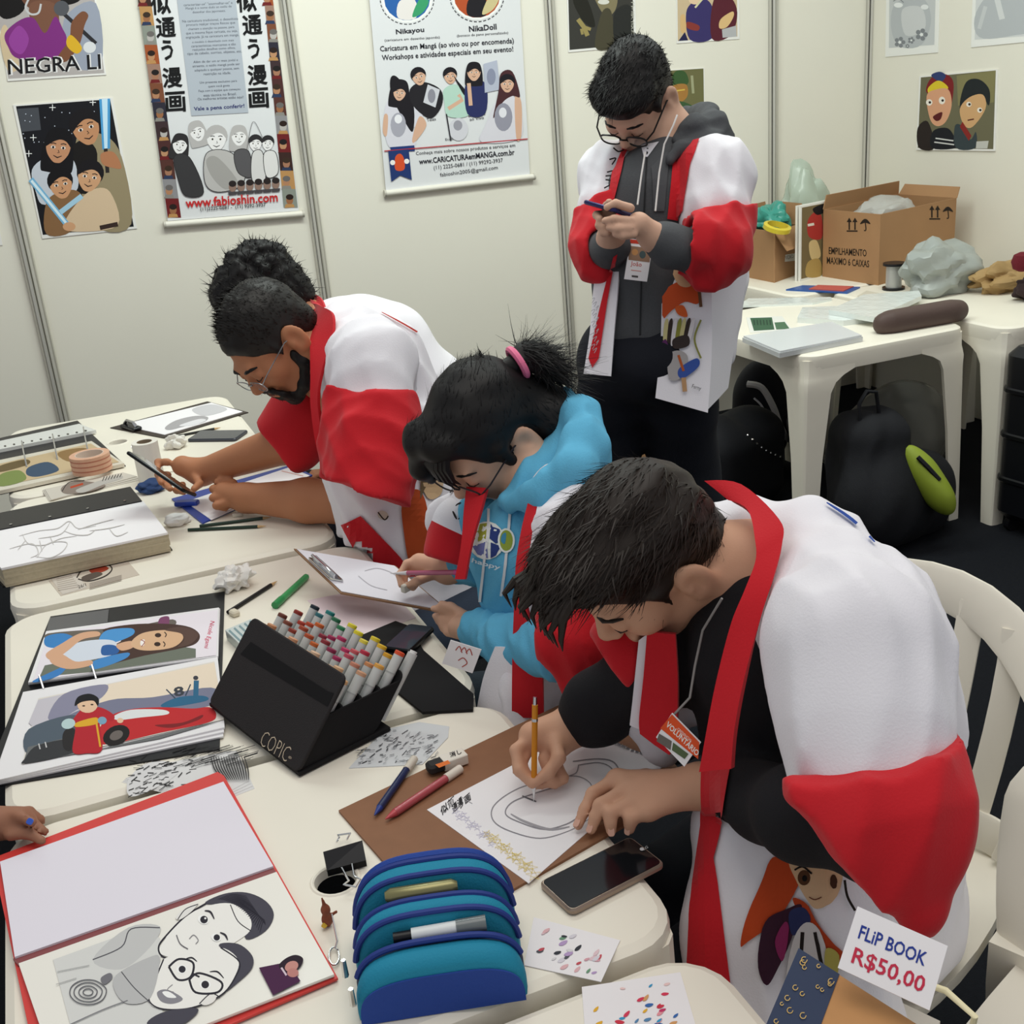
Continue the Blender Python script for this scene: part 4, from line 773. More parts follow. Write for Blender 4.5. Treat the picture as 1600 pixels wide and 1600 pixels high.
P = slab([(352, 985), (392, 968), (420, 990), (380, 1012)], ZT, .02); t = thing('tin_box', 'pale striped tin box behind the black marker case', 'box', P.mean(0)); MB().prism(P, V(0, 0, .018)).build('body', mat('b9c4c0', .3, metal=.3), t); P2 = P.copy(); P2[:, 2] = ZT+.018; MB().prism(P2, V(0, 0, .003)).build('lid', mat('c6cfcd', .3), t)
p = top_print(ZT+.021)
for k in range(5): p.line([(358+k*8, 985-k*3.6), (380+k*8, 1006-k*4)], 3, '7f979c')
p.build('print', t)
# colour portfolio
P = slab([(79, 963), (351, 924), (343, 1170), (-30, 1232)], ZT, .003); t = thing('portfolio', 'black portfolio open at a figure in blue and a red racing car', 'portfolio', P.mean(0)); MB().prism(P, V(0, 0, .003)).build('cover', BLACKP, t)
SLV = mat('eeecee', .25, spec=.5)
for k in range(3):
    MB().prism(slab([(44, 1068-k), (72, 988-k), (344-k, 951-k), (341, 1027-k)], ZT+.003+k*.003, .003), V(0, 0, .0027)).build('sleeve_page', SLV, t)
    MB().prism(slab([(-14+k*2, 1226-k*3), (36, 1083-k), (340, 1028-k), (349+k, 1150-k*7)], ZT+.003+k*.003, .003), V(0, 0, .0027)).build('sleeve_page', SLV, t)
MB().prism(slab([(72, 987), (78, 965), (170, 952), (168, 972)], ZT+.003, .0015), V(0, 0, .0015)).build('pocket', mat('5e5e60', .3), t)
p = top_print(ZT+.0122)
p.poly([(52, 1064), (76, 990), (340, 953), (338, 1024)], 'e9e2e9'); p.blob([(75, 990), (200, 980), (270, 968), (262, 985), (180, 1000), (95, 1004)], '6b645c'); p.blob([(250, 966), (264, 964), (262, 980), (248, 978)], '7d4668'); p.poly([(62, 1058), (70, 1040), (250, 1005), (306, 1014), (306, 1028), (150, 1050)], '6e7468')
p.blob([(160, 985), (205, 976), (260, 975), (296, 980), (312, 992), (306, 1006), (280, 1014), (225, 1025), (150, 1042), (165, 1015), (190, 1000)], '4a352f')
p.blob([(72, 995), (100, 990), (118, 1000), (95, 1012), (72, 1010)], '3f83c2'); p.blob([(155, 998), (168, 985), (205, 982), (208, 992), (180, 1004), (158, 1006)], '4f95d0'); p.blob([(140, 1038), (160, 1028), (200, 1020), (195, 1030), (150, 1046)], '4588c6'); p.blob([(52, 1064), (85, 1048), (105, 1040), (92, 1056), (60, 1066)], '3f7fc0')
p.blob([(100, 1028), (112, 1008), (150, 1000), (180, 1003), (178, 1022), (140, 1032), (110, 1036)], 'd4dbe6'); p.blob([(160, 1010), (176, 1008), (186, 1014), (182, 1022), (160, 1024)], '2f5f9e')
p.blob([(72, 1022), (98, 1005), (125, 990), (152, 987), (155, 994), (128, 1000), (105, 1018), (82, 1032)], 'd6a888'); p.blob([(78, 1030), (95, 1022), (118, 1034), (142, 1032), (142, 1040), (110, 1046), (86, 1040)], 'd6a888'); p.blob([(182, 1008), (205, 1002), (208, 1012), (190, 1017)], 'd6a888')
p.blob([(205, 1004), (222, 990), (255, 985), (280, 988), (286, 999), (270, 1012), (235, 1017), (212, 1014)], 'd8b08c'); p.ell(247, 993, 5, 3.4, '3a2a24'); p.ell(246, 1007, 5, 3.4, '3a2a24'); p.curve([(257, 988), (260, 992), (258, 996)], 1.6, '3a2a24'); p.curve([(255, 1003), (258, 1007), (256, 1011)], 1.6, '3a2a24'); p.blob([(220, 1002), (226, 1000), (225, 1009), (220, 1009)], 'f2ece8'); p.curve([(220, 1000), (226, 1004), (221, 1011)], 1.2, '9a4a44'); p.blob([(258, 985), (285, 980), (310, 990), (300, 1006), (278, 1012), (288, 1000), (282, 990)], '5a443c')
p.text('Nicole Egami', (327, 970), (317, 1012), 'd64a6a', 9)
p.poly([(35, 1195), (60, 1092), (335, 1034), (350, 1125)], 'ded8cf'); p.poly([(45, 1130), (60, 1094), (170, 1070), (140, 1120), (60, 1145)], 'c8c4cc'); p.poly([(170, 1070), (335, 1036), (342, 1075), (230, 1105), (150, 1110)], 'e9d9c4'); p.blob([(75, 1122), (100, 1085), (165, 1070), (160, 1090), (120, 1110), (95, 1125)], '8b8aa0'); p.blob([(100, 1125), (170, 1095), (240, 1090), (330, 1075), (340, 1100), (200, 1125)], '7a7c92'); p.blob([(45, 1140), (120, 1118), (110, 1160), (45, 1180)], '54606c')
p.poly([(36, 1194), (44, 1168), (110, 1152), (160, 1170), (340, 1128), (348, 1126), (250, 1155)], '6d6f70'); p.blob([(40, 1185), (60, 1165), (120, 1155), (118, 1176), (40, 1194)], '38393c')
p.blob([(252, 1102), (280, 1090), (318, 1088), (322, 1096), (265, 1106)], '2f6688'); p.line([(306, 1090), (307, 1064)], 8, '2f6688'); p.ell(306, 1060, 4, 3.4, '3c3f48')
p.line([(260, 1078), (274, 1092)], 2, '3c4a58'); p.line([(298, 1070), (290, 1088)], 2, '3c4a58'); p.text('8', (273, 1090), (289, 1087), '3c4048', 15, .03)
p.blob([(150, 1160), (165, 1125), (200, 1110), (250, 1106), (300, 1108), (328, 1106), (338, 1118), (325, 1130), (250, 1146), (180, 1162)], 'c02c30'); p.blob([(178, 1120), (205, 1110), (255, 1110), (262, 1117), (220, 1122), (185, 1126)], 'dfe2e2'); p.blob([(242, 1134), (285, 1130), (316, 1118), (310, 1126), (270, 1138)], '7d2226'); p.ell(182, 1150, 22, 15, '1f1c1d', -25); p.ell(182, 1150, 11, 7, '6c6460', -25); p.blob([(98, 1150), (105, 1140), (118, 1142), (112, 1172), (100, 1170)], '2a2829')
p.blob([(112, 1130), (130, 1108), (156, 1106), (178, 1118), (175, 1128), (156, 1124), (160, 1172), (136, 1178), (114, 1176), (118, 1140)], 'b52530'); p.blob([(120, 1130), (150, 1122), (152, 1132), (120, 1137)], 'dca92e'); p.line([(150, 1125), (157, 1168)], 3, 'dca92e'); p.ell(137, 1102, 16, 13, 'e3bf9f'); p.blob([(117, 1104), (122, 1090), (140, 1085), (154, 1092), (153, 1104), (146, 1096), (128, 1098)], '17171b'); p.ell(131, 1104, 2.5, 1.2, '3a2a24', 0, 8); p.ell(144, 1102, 2.5, 1.2, '3a2a24', 0, 8); p.ell(107, 1132, 11, 8, 'b8cfd0', -15); p.ell(188, 1127, 5, 4, 'e3bf9f'); p.ell(160, 1127, 7, 6, '7aa3bb')
p.text('11', (62, 1172), (74, 1169), 'c8c8c8', 9); p.build('print', t)
for x, y in ((66, 1068), (148, 1052)): a = onz(x-4, y-5, ZT+.012); b_ = onz(x+2, y+8, ZT+.012); soft(MB().tube([a, (a+b_)/2+V(0, 0, .018), b_], .0018, 6).build('ring', CHROME, t))
# marker case: parallel padded panels leaning back, markers standing between them
bl, br = onz(328, 1104, ZT+.0165), onz(468, 1214, ZT+.0022); ce = nrm(br-bl); cn = nrm(np.cross(V(0, 0, 1), ce))
if cn[0] < 0: cn = -cn
LC = np.linalg.norm(br-bl); best = None
for a_ in np.linspace(0, .2, 41):
    for h_ in np.linspace(.05, .25, 41):
        e_ = np.abs(proj(bl+cn*a_+V(0, 0, h_))-V(392, 975)).sum()+np.abs(proj(br+cn*a_+V(0, 0, h_))-V(544, 1060)).sum()
        if best is None or e_ < best[0]: best = (e_, a_, h_)
_, LEAN, CH = best; up = cn*LEAN+V(0, 0, CH); up = nrm(up-ce*np.dot(up, ce)); CL = math.hypot(LEAN, CH); cf = nrm(np.cross(ce, up)); cf = cf if cf@cn < 0 else -cf    # face normal of the front panel
FAB = mat('262324', .85, bump=.25, bscale=500); FABD = mat('141315', .9)
t = thing('marker_case', 'black fabric marker wallet standing open with its lettered cover', 'case', (bl+br)/2)
Mf = frame(ce, up, cf); NP, GAP = 4, .0345
def pan(k, l0, l1, name, m, th=.005):
    c = (bl+br)/2+cn*(k*GAP)+up*((l0+l1)/2)+V(0, 0, .006)-cf*.0; o = MB().rbox(c, (LC/2-(.004 if k else 0), (l1-l0)/2, th), .012, Mf).build(name, m, t); soft(o, 40); return c
pan(0, 0, CL, 'cover', FAB, .003)
for k in range(1, NP+1): pan(k, 0, CL*(.58 if k < NP else .66), 'pocket_panel', FABD, .0025)
for k in range(NP):
    for e_ in (br-ce*.004, bl+ce*.004): g_ = e_+cn*(k*GAP)+V(0, 0, .007); MB().prism([g_, g_+cn*GAP, g_+cn*GAP+up*CL*.57, g_+up*CL*.57], ce*(-.003 if e_ is not None and np.dot(e_-bl, ce) > .1 else .003)).build('gusset', FABD, t)
MB().prism([bl-ce*.0+V(0, 0, .0005), br+V(0, 0, .0005), br+cn*GAP*(NP+.8)+V(0, 0, .0005), bl+cn*GAP*(NP+.8)+V(0, 0, .0005)], V(0, 0, .006)).build('base', FABD, t)
p = plane_print(bl+V(0, 0, .006)+cf*.0032, cf); p.poly([(382, 998), (392, 1003), (512, 1080), (522, 1083), (512, 1104), (375, 1024)][1:5]+[(376, 1022)], '0f0e10')
p.text('COPIC', (405, 1163), (447, 1191), 'c9b9a2', 24, -.02, updir=(.42, -1)); p.text('®', (450, 1184), (455, 1187), 'c9b9a2', 4); p.build('logo', t)
FPt = [(546, 1000), (618, 970), (640, 978), (662, 1016), (740, 1084), (739, 1108), (660, 1112), (596, 1060)]; MB().prism(slab(FPt, ZT+.001, .005), V(0, 0, .005)).build('flap', FABD, t)
BAR = mat('c9ccca', .35, spec=.5); SLV2 = mat('aeb1b0', .35)
rowcols = [['c79a72', 'c98f68', 'd9a27a', 'dba37c', 'd8a07c', 'e0b48f', 'd9b089', 'e2bfa0', 'd69a68', 'd8ad86', 'dcb48c', 'd7a878'],
           ['6b3a2e', '7d4434', '8f3a2c', 'a34a30', 'b0502e', 'c0602c', '8b3038', '8c2a4c', 'a02c58', 'b84a5c', 'c0806a', 'c89878'],
           ['8b2f24', 'a83a2a', 'b5482a', 'c2602a', '8a2c3c', '9c2450', 'b03060', 'c23a66', 'c85a60', 'b52f46', 'c98a5c', 'd8a04c'],
           ['23303a', '2f6a72', '2a7a78', '2c6c4c', '2f7a50', 'd8cc3c', 'dccf34', 'e0d050', 'd8c434', 'd9b02e', 'd09a2a', 'd6502c']]
hue = {'c': 'tan', 'd': 'peach', 'e': 'cream', '6': 'brown', '7': 'brown', '8': 'maroon', 'a': 'rust red', 'b': 'red', '9': 'crimson', '2': 'green'}
for r_ in range(4):
    for i in range(12):
        col = rowcols[r_][i]; s_ = LC*(.06+i*.079); hgt = CL*(.80+.045*math.sin(i*2.1+r_))+(.006, .004, -.004, -.002)[r_]
        base = bl+ce*s_+cn*((r_+.5)*GAP)+V(0, 0, .006)+up*.012; top = base+up*hgt
        rr, gg, bb = (int(col[k:k+2], 16) for k in (0, 2, 4))
        nm = 'yellow' if rr > 190 and gg > 150 and bb < 100 else 'green' if gg > rr+15 else 'slate' if rr < 60 else 'orange' if rr > 185 and gg > 80 and bb < 90 else 'brown' if rr < 145 and gg > bb and gg > 50 else 'magenta' if bb > gg+15 and rr < 200 else 'red' if rr > gg*2 else 'tan'
        row = ('row against the lettered cover', 'second row behind the lettered cover', 'third row behind the lettered cover', 'rearmost row behind the lettered cover')[r_]; nth = 'first second third fourth fifth sixth seventh eighth ninth tenth eleventh twelfth'.split()[i]
        m_ = thing('marker', '%s-tipped grey marker, %s from the tin box in the %s' % (nm, nth, row), 'marker', base, 'markers in the black wallet')
        soft(MB().tube([base, top-up*.006], .0082, 10).build('barrel', BAR, m_), 50); soft(MB().tube([top-up*.006, top-up*.001, top], [.0084, .0084, .0068], 10).build('cap_end', mat(col, .4), m_), 50); soft(MB().tube([top-up*.036, top-up*.034], .0086, 10).build('cap_seam', SLV2, m_), 50)
for s_, k, lab in ((.99, 4.3, 'loose grey marker leaning at the open end of the wallet'),):
    base = bl+ce*LC*.93+cn*GAP*4.45+V(0, 0, .006)+up*.012; top = base+up*CL*.72; m_ = thing('marker', lab, 'marker', base); soft(MB().tube([base, top], .0082, 10).build('barrel', BAR, m_), 50); soft(MB().tube([top, top+up*.004], .006, 10).build('cap_end', mat('e4e4e2', .4), m_), 50)
card('paper_sheet', 'pale pink blank sheet lying under the tilted clipboard', 'paper', [(480, 938), (600, 914), (650, 965), (546, 1001)], ZT, .0008, mat('e6d4d8', .7))
t, cc, M, L1, L2 = phone('black phone with a glossy blank screen on the black flap', [(604, 1008), (650, 966), (679, 989), (624, 1016)], ZT+.007, .009, '1b1b1e', '39444f')
# ---------------- front table
def art(p):
    g = np.random.default_rng(3)
    p.blob([(200, 1220), (225, 1195), (262, 1190), (280, 1205), (250, 1228), (205, 1245)], 'd9d8d8')
    for k in range(90):
        x, y = g.uniform(200, 300), g.uniform(1185, 1248); a = g.uniform(-.9, .3); l = g.uniform(5, 14); p.line([(x, y), (x+l*math.cos(a), y+l*math.sin(a))], g.uniform(.8, 2.2), '2b2a2b', True)
    for k in range(60):
        x, y = g.uniform(265, 385), g.uniform(1172, 1200); p.line([(x, y), (x+22, y-7)], g.uniform(.7, 1.8), '2b2a2b', True)
    for k in range(14): p.curve([(330+k*4, 1185), (336+k*4, 1205), (350+k*3, 1222)], 2, '3a393a', True)
for k in range(4): card('postcard', ('black and white feather card lowest under the red portfolio edge', 'black and white feather card second from below by the red portfolio', 'black and white feather card second from top by the red portfolio', 'black and white feather card topmost by the red portfolio')[k], 'card', [(190+k*2, 1222-k*2), (250, 1197-k), (370-k*3, 1173), (398-k*3, 1232-k*4), (330, 1258-k*2)], ZT+k*.0005, .0004, mat('dcdbda', .6), art if k == 3 else None, 'feather cards on the front table')
def art(p):
    g = np.random.default_rng(5)
    for k in range(150):
        u, v = g.uniform(0, 1), g.uniform(0, 1); x = 560+u*130-v*15; y = 1196-v*(62-18*u)-u*2; l = g.uniform(4, 12); a = g.uniform(-.9, .1); p.line([(x, y), (x+l*math.cos(a), y+l*math.sin(a))], g.uniform(.6, 1.8), ('6c6e72', '3a3b3e', '9a9ca0')[k % 3], True)
card('postcard', 'grey lion-like engraving card under the open end of the marker wallet', 'card', [(545, 1200), (660, 1194), (700, 1152), (702, 1135), (655, 1128), (600, 1140)], ZT, .0013, mat('d3d6d8', .6), art)
# red portfolio
ZR = ZT+.0026
P = slab([(-12, 1341), (340, 1206), (350, 1212), (528, 1528), (70, 1725)], ZR, .003); t = thing('portfolio', 'red portfolio open at a pencil caricature of a couple', 'portfolio', P.mean(0)); MB().prism(P, V(0, 0, .003)).build('cover', mat('d8433f', .4), t)
for k in range(2): MB().prism(slab([(0, 1347-k), (349, 1222-k), (427, 1354-k), (23, 1496-k)], ZR+.003+k*.003, .003), V(0, 0, .0028)).build('sleeve_page', mat('e9e4ee', .25, spec=.5), t)
for k in range(2): MB().prism(slab([(29, 1506-k), (432, 1363-k), (522, 1523-k), (92, 1690-k)], ZR+.003+k*.003, .003), V(0, 0, .0028)).build('sleeve_page', mat('f2efe6', .25, spec=.5), t)
MB().prism(slab([(20, 1497), (427, 1355), (432, 1363), (28, 1507)], ZR+.003, .004), V(0, 0, .003)).build('spine', mat('8a4a4c', .4), t)
p = top_print(ZR+.0092); DK = '2f2d36'
p.poly([(83, 1500), (215, 1452), (250, 1466), (255, 1600), (120, 1640)], 'd9d9d6'); p.blob([(145, 1500), (200, 1450), (250, 1448), (235, 1480), (190, 1515)], 'c7c7c6'); p.curve([(145, 1500), (190, 1480), (205, 1452), (250, 1450)], 1.8, '55545a')
p.blob([(320, 1412), (350, 1397), (385, 1395), (415, 1408), (428, 1430), (415, 1455), (385, 1468), (380, 1440), (360, 1416)], '4a4853'); p.blob([(258, 1468), (278, 1440), (318, 1418), (360, 1412), (388, 1430), (392, 1452), (372, 1470), (330, 1492), (285, 1498), (250, 1490)], 'f3f1ec')
p.curve([(322, 1412), (290, 1432), (262, 1460), (248, 1480), (256, 1496), (290, 1499), (340, 1488)], 2.6, DK); p.curve([(360, 1414), (372, 1440), (392, 1455)], 1.5, DK)
for k in range(26): a = k/25; p.curve([(340+a*66, 1406+a*52*a), (362+a*50, 1398+a*40), (385+a*30, 1400+a*46)], 1.2, '2b2935', True)
p.ell(318, 1438, 9, 7, 'f8f8f6', 25); p.ell(319, 1438, 6, 6, DK); p.ell(321, 1436, 1.6, 1.6, 'f8f8f6'); p.curve([(320, 1424), (329, 1426), (335, 1437)], 3, DK, True); p.ell(338, 1466, 8, 6, 'f8f8f6', 20); p.ell(339, 1466, 5, 5, DK); p.curve([(344, 1458), (352, 1462), (356, 1470)], 3, DK, True); p.curve([(296, 1468), (303, 1462), (310, 1470), (306, 1476)], 1.2, '88868a'); p.curve([(276, 1462), (282, 1476), (294, 1484)], 1.5, '66646a'); p.blob([(275, 1434), (290, 1420), (308, 1414), (300, 1425), (282, 1438)], 'e8e6e2'); p.curve([(278, 1438), (290, 1422), (310, 1414)], 1.4, DK)
p.blob([(342, 1478), (372, 1476), (394, 1494), (394, 1514), (372, 1536), (350, 1552), (366, 1526), (372, 1504)], '4a4853'); p.blob([(256, 1500), (300, 1492), (345, 1482), (372, 1500), (368, 1525), (345, 1556), (300, 1575), (255, 1578), (234, 1568), (240, 1540)], 'f3f1ec'); p.curve([(256, 1500), (238, 1545), (234, 1566), (255, 1578), (300, 1576), (346, 1556), (368, 1528), (374, 1504), (345, 1482)], 2.2, DK)
p.curve([(264, 1512), (280, 1500), (302, 1506), (298, 1528), (278, 1532), (264, 1512)], 3.4, DK); p.curve([(296, 1532), (312, 1522), (346, 1536), (340, 1552), (306, 1552), (296, 1532)], 3.4, DK); p.line([(300, 1522), (312, 1528)], 3, DK); p.ell(284, 1516, 8, 7, 'f8f8f6'); p.ell(285, 1516, 5.5, 5.5, DK); p.ell(321, 1540, 9, 7, 'f8f8f6'); p.ell(321, 1540, 6, 6, DK); p.curve([(290, 1500), (300, 1498), (308, 1504)], 2.6, DK, True); p.curve([(328, 1520), (340, 1520), (350, 1530)], 2.6, DK, True)
p.blob([(246, 1552), (262, 1548), (286, 1562), (270, 1570), (252, 1566)], '8d8b92'); p.blob([(254, 1552), (264, 1551), (276, 1560), (262, 1560)], 'f8f8f6'); p.curve([(270, 1540), (262, 1548), (272, 1552)], 1.2, '88868a'); p.ell(326, 1564, 13, 7, 'ece9e4', -25); p.curve([(312, 1570), (330, 1554), (344, 1560)], 1.6, DK)
p.blob([(182, 1525), (232, 1498), (250, 1500), (236, 1560), (200, 1570), (180, 1550)], 'bdbdbd'); p.curve([(190, 1520), (210, 1545), (235, 1568)], 1.6, '55545a')
for rr in (26, 20, 13, 7): p.curve([(138+rr*math.cos(a)*1.1, 1552+rr*math.sin(a)*.75) for a in np.linspace(0, 5.8, 9)], 1.6, '5f5e64', closed=True)
p.blob([(158, 1530), (172, 1522), (176, 1530), (164, 1540)], '77767c'); p.blob([(230, 1600), (260, 1582), (310, 1578), (290, 1600), (250, 1615)], '4a4853'); p.curve([(105, 1605), (160, 1580), (200, 1565)], 1.4, '77767c'); p.curve([(90, 1520), (140, 1510)], 1, 'a5a5a4'); p.curve([(88, 1540), (120, 1530)], 1, 'a5a5a4')
p.poly([(405, 1514), (450, 1505), (470, 1535), (427, 1557)], '4b2548'); p.blob([(436, 1512), (446, 1500), (462, 1494), (474, 1500), (468, 1514), (450, 1522)], '2c1f2c'); p.ell(456, 1512, 11, 8, 'c98f86', -25); p.ell(458, 1522, 9, 7, 'c0837c'); p.line([(440, 1514), (448, 1526)], 3, 'd8c4d0'); p.build('drawing', t)
# brown board, drawing paper
BRD = mat('8a6044', .65, noise=.12, nscale=40); tL, tB, tR, tT = onz(529, 1266, ZT+.004), onz(692, 1452, ZT+.004), onz(1086, 1226, ZT+.004), onz(935, 1072, ZT+.004)
P = np.array([tL, tB, tR, tT]); P[:, 2] = ZT; t = tag(MB().prism(P, V(0, 0, .004)).build('drawing_board', BRD), 'brown hardboard drawing board under the sheet being sketched', 'board')
def art(p):
    L = '8f8c92'; p.curve([(872, 1228), (830, 1226), (795, 1240), (770, 1262), (772, 1284), (800, 1300), (845, 1310), (890, 1298), (920, 1280)], 1.8, L, True); p.curve([(868, 1230), (835, 1240), (800, 1254), (790, 1272), (812, 1285), (850, 1296), (885, 1288), (905, 1276)], 1.8, L); p.curve([(798, 1272), (820, 1284), (858, 1296), (890, 1292)], 4, 'a29fa4', True); p.curve([(895, 1190), (935, 1186), (960, 1192), (972, 1215)], 1.8, L); p.curve([(903, 1196), (935, 1192), (955, 1200), (962, 1218)], 1.4, L); p.curve([(904, 1196), (900, 1208), (885, 1214)], 1.4, L); p.curve([(880, 1213), (905, 1214), (922, 1224), (926, 1238)], 1.4, L); p.line([(816, 1244), (838, 1253)], 3, '6a686c', True)
    p.text('似顔', (690, 1276), (712, 1256), '2a282c', 14, .02, updir=(-.2, -1)); p.text('通漫', (708, 1272), (724, 1256), '2a282c', 13, .02, updir=(-.2, -1)); p.text('う画', (718, 1266), (736, 1250), '2a282c', 12, .02, updir=(-.2, -1)); p.line([(722, 1246), (738, 1256)], 1, 'b0adb2')
    def star(x, y, r, c, a0): p.line([(x+r*math.cos(a0+k*2.513), y+r*.8*math.sin(a0+k*2.513)) for k in range(5)], 1.3, c, closed=True)
    for k in range(11): star(712+k*5.6, 1268+k*4.6+5*math.sin(k*2), 7, 'cfcbe0', k)
    for k in range(13): star(762+k*6, 1304+k*5+4*math.sin(k*2.2), 8+.4*k, 'e0c54a', k*.8)
    for k in range(16): p.line([(930+k*7, 1150+k*2.7+2*math.sin(k)), (935+k*7, 1152+k*2.7)], 2.5, '6f6d72'); 
    for k in range(12): star(922+k*5, 1147+k*2, 4, '9a989c', k)
card('drawing_paper', 'white sheet with a pencil face outline and star border on the brown board', 'paper', [(667, 1265), (826, 1380), (1042, 1192), (908, 1140)], ZT+.004, .0008, PAPER, art)
stick('mechanical_pencil', 'navy blue mechanical pencil lying on the brown board', 'pencil', onz(640, 1196, ZT+.010), onz(585, 1274, ZT+.010), .0055, mat('232a52', .35), mat('2c3e86', .3), .018, mat('d5cdbf', .6), .03)
stick('mechanical_pencil', 'translucent red mechanical pencil lying on the brown board', 'pencil', onz(706, 1210, ZT+.010), onz(602, 1280, ZT+.010), .0058, mat('b5525a', .25, spec=.6), mat('c04c52', .3), .018, mat('e2d9cc', .6), .03)
ea, eb = onz(672, 1200, ZT+.014), onz(728, 1180, ZT+.014); ed = nrm(eb-ea); Me = frame(ed, np.cross(V(0, 0, 1), ed), V(0, 0, 1)); t = thing('eraser', 'black eraser in a white and orange sleeve on the brown board edge', 'eraser', (ea+eb)/2-V(0, 0, .009))
soft(MB().rbox((ea*.8+eb*.2), (.016, .011, .0075), .006, Me).build('rubber', mat('2c2b2b', .7), t), 40); soft(MB().rbox(ea*.35+eb*.65, (.019, .0115, .008), .002, Me).build('sleeve', mat('e6e0d4', .5), t), 40)
p = top_print(ZT+.022); p.poly([(680, 1195), (700, 1188), (704, 1193), (686, 1200)], 'e0783a'); p.text('消し', (704, 1184), (722, 1178), '2a282a', 8, .02); p.build('print', t)
# big binder clip by the umbrella hole
c0 = onz(538, 1352, ZT+.005); t = thing('binder_clip', 'large black binder clip lying over the table hole', 'clip', c0)
P = [A(505, 1330, 1.62), A(567, 1312, 1.60), A(572, 1343, 1.58), A(512, 1360, 1.59)]; 
zc = ZT+.024; P = [onz(505, 1331, zc+.004), onz(566, 1313, zc+.004), onz(572, 1344, zc-.012), onz(511, 1360, zc-.012)]; nn_ = nrm(np.cross(P[1]-P[0], P[3]-P[0])); nn_ = nn_ if nn_[2] > 0 else -nn_
MB().prism(P, -nn_*.004).build('jaw', BLACKP, t); P2 = [q-V(0, 0, 1)*(q[2]-ZT-.0045) for q in P]; MB().prism([P[0], P[1], P2[1]*.6+P2[2]*.4, P2[0]*.6+P2[3]*.4], V(0, 0, -.002)).build('jaw', BLACKP, t); MB().prism([P[2], P[3], P2[3], P2[2]], V(0, 0, -.002)).build('spine', BLACKP, t)
for pts in ([(526, 1316), (530, 1308), (527, 1305), (548, 1302), (545, 1306), (542, 1312)], [(534, 1356), (545, 1376), (537, 1382), (556, 1386), (563, 1374), (553, 1368), (550, 1350)]): soft(MB().tube([onz(x, y, ZT+.012) for x, y in pts], .0013, 6).build('wire_handle', CHROME, t))
# blue pencil case: three arched compartments
ba, bb = onz(560, 1602, ZT), onz(828, 1560, ZT); pe = nrm(bb-ba); pn = nrm(np.cross(V(0, 0, 1), pe)); pn = pn if pn[1] > 0 else -pn; LP = np.linalg.norm(bb-ba)
TEAL, ROY, ZIPM = mat('1c86a6', .75, bump=.2, bscale=400), mat('27479a', .8, bump=.2, bscale=400), mat('243a86', .6)
t = thing('pencil_case', 'blue and teal pencil case with three zipped compartments', 'pencil case', ba+pe*LP/2+pn*.05)
def archpts(h, ins=0, n=28, x0=0, x1=1):
    out = []
    for i in range(n+1):
        a = math.pi*(1-i/n); x = math.cos(a); y = math.sin(a)
        x = math.copysign(abs(x)**.62, x); y = abs(y)**.62; out.append((LP*(.5+.5*(x1-x0)*x)-0*ins+ins*(-x), h*y*1.0-ins*y))
    return out
def lobe(off, th, h, name, m, mi=None):
    b = MB(); R_ = []
    for d, ins in ((0, .010), (th*.18, .002), (th*.5, 0), (th*.82, .002), (th, .010)): R_.append(np.array([ba+pe*x+V(0, 0, max(z, .0))+pn*(off+d)+V(0, 0, .001+.0045*min(1, max(0, (off+d-.02)/.05))) for x, z in archpts(h, ins)]))
    b.loft(R_); soft(b.build(name, m, t), 45)
def zipline(off, h, name, m, r=.0035, ins=0, zmin=.03): 
    pts = [ba+pe*x+V(0, 0, z+.001)+pn*off for x, z in archpts(h, ins) if z > zmin]; soft(MB().tube(pts, r, 8).build(name, m, t))
lobe(0, .034, .068, 'front_pocket', TEAL); lobe(.053, .028, .086, 'middle_pocket', TEAL); lobe(.100, .026, .100, 'back_pocket', TEAL); lobe(.126, .014, .103, 'back_panel', ROY)
lobe(.034, .019, .058, 'lining', mat('2a3550', .9)); lobe(.081, .019, .074, 'lining', mat('2a3550', .9))
for off, h in ((.030, .071), (.057, .086), (.077, .089), (.104, .100), (.125, .103)): zipline(off, h, 'zip', ZIPM)
fp = [(x, z*.80) for x, z in archpts(.068, .004)]; P = [ba+pe*x+V(0, 0, min(z, .052)+.001)-pn*.0005 for x, z in fp]; MB().prism(P, -pn*.002).build('front_panel', ROY, t)
for x, y, z in ((548, 1545, .02), (536, 1500, .03)): q = A(x, y, np.dot(onz(x, y+20, ZT+z)-CC, CF)*.985); soft(MB().tube([q, q-V(0, 0, .022)], [.0028, .0038], 6).build('zip_pull', CHROME, t))
ma, mb_ = ba+pe*LP*.36+pn*.0435+V(0, 0, .0705), ba+pe*LP*.80+pn*.0435+V(0, 0, .0725); m_ = thing('marker', 'white lettered marker with a clear grey cap inside the blue pencil case', 'marker', ma-V(0, 0, .008)); dm = nrm(mb_-ma)
soft(MB().tube([ma, ma*.4+mb_*.6], .0075, 12).build('barrel', mat('dfe3e4', .35), m_), 50); soft(MB().tube([ma*.4+mb_*.6, mb_], .0085, 12).build('cap', mat('6f7678', .2, spec=.6), m_), 50); soft(MB().tube([ma-dm*.02, ma], .006, 12).build('end', BLACKP, m_), 50)
ma, mb_ = ba+pe*LP*.22+pn*.0905+V(0, 0, .0885), ba+pe*LP*.66+pn*.0905+V(0, 0, .0895); tag(soft(MB().tube([ma, ma+(mb_-ma)*.08, mb_-(mb_-ma)*.08, mb_], [.005, .0085, .0085, .005], 12).build('tin_tube', mat('8f8a62', .3, metal=.6))), 'brassy metal tube showing in the middle slit of the blue pencil case', 'tube')
kf = onz(513, 1447, ZT); t = thing('keychain_figure', 'tiny brown and yellow keychain figure beside the blue pencil case', 'figurine', kf)
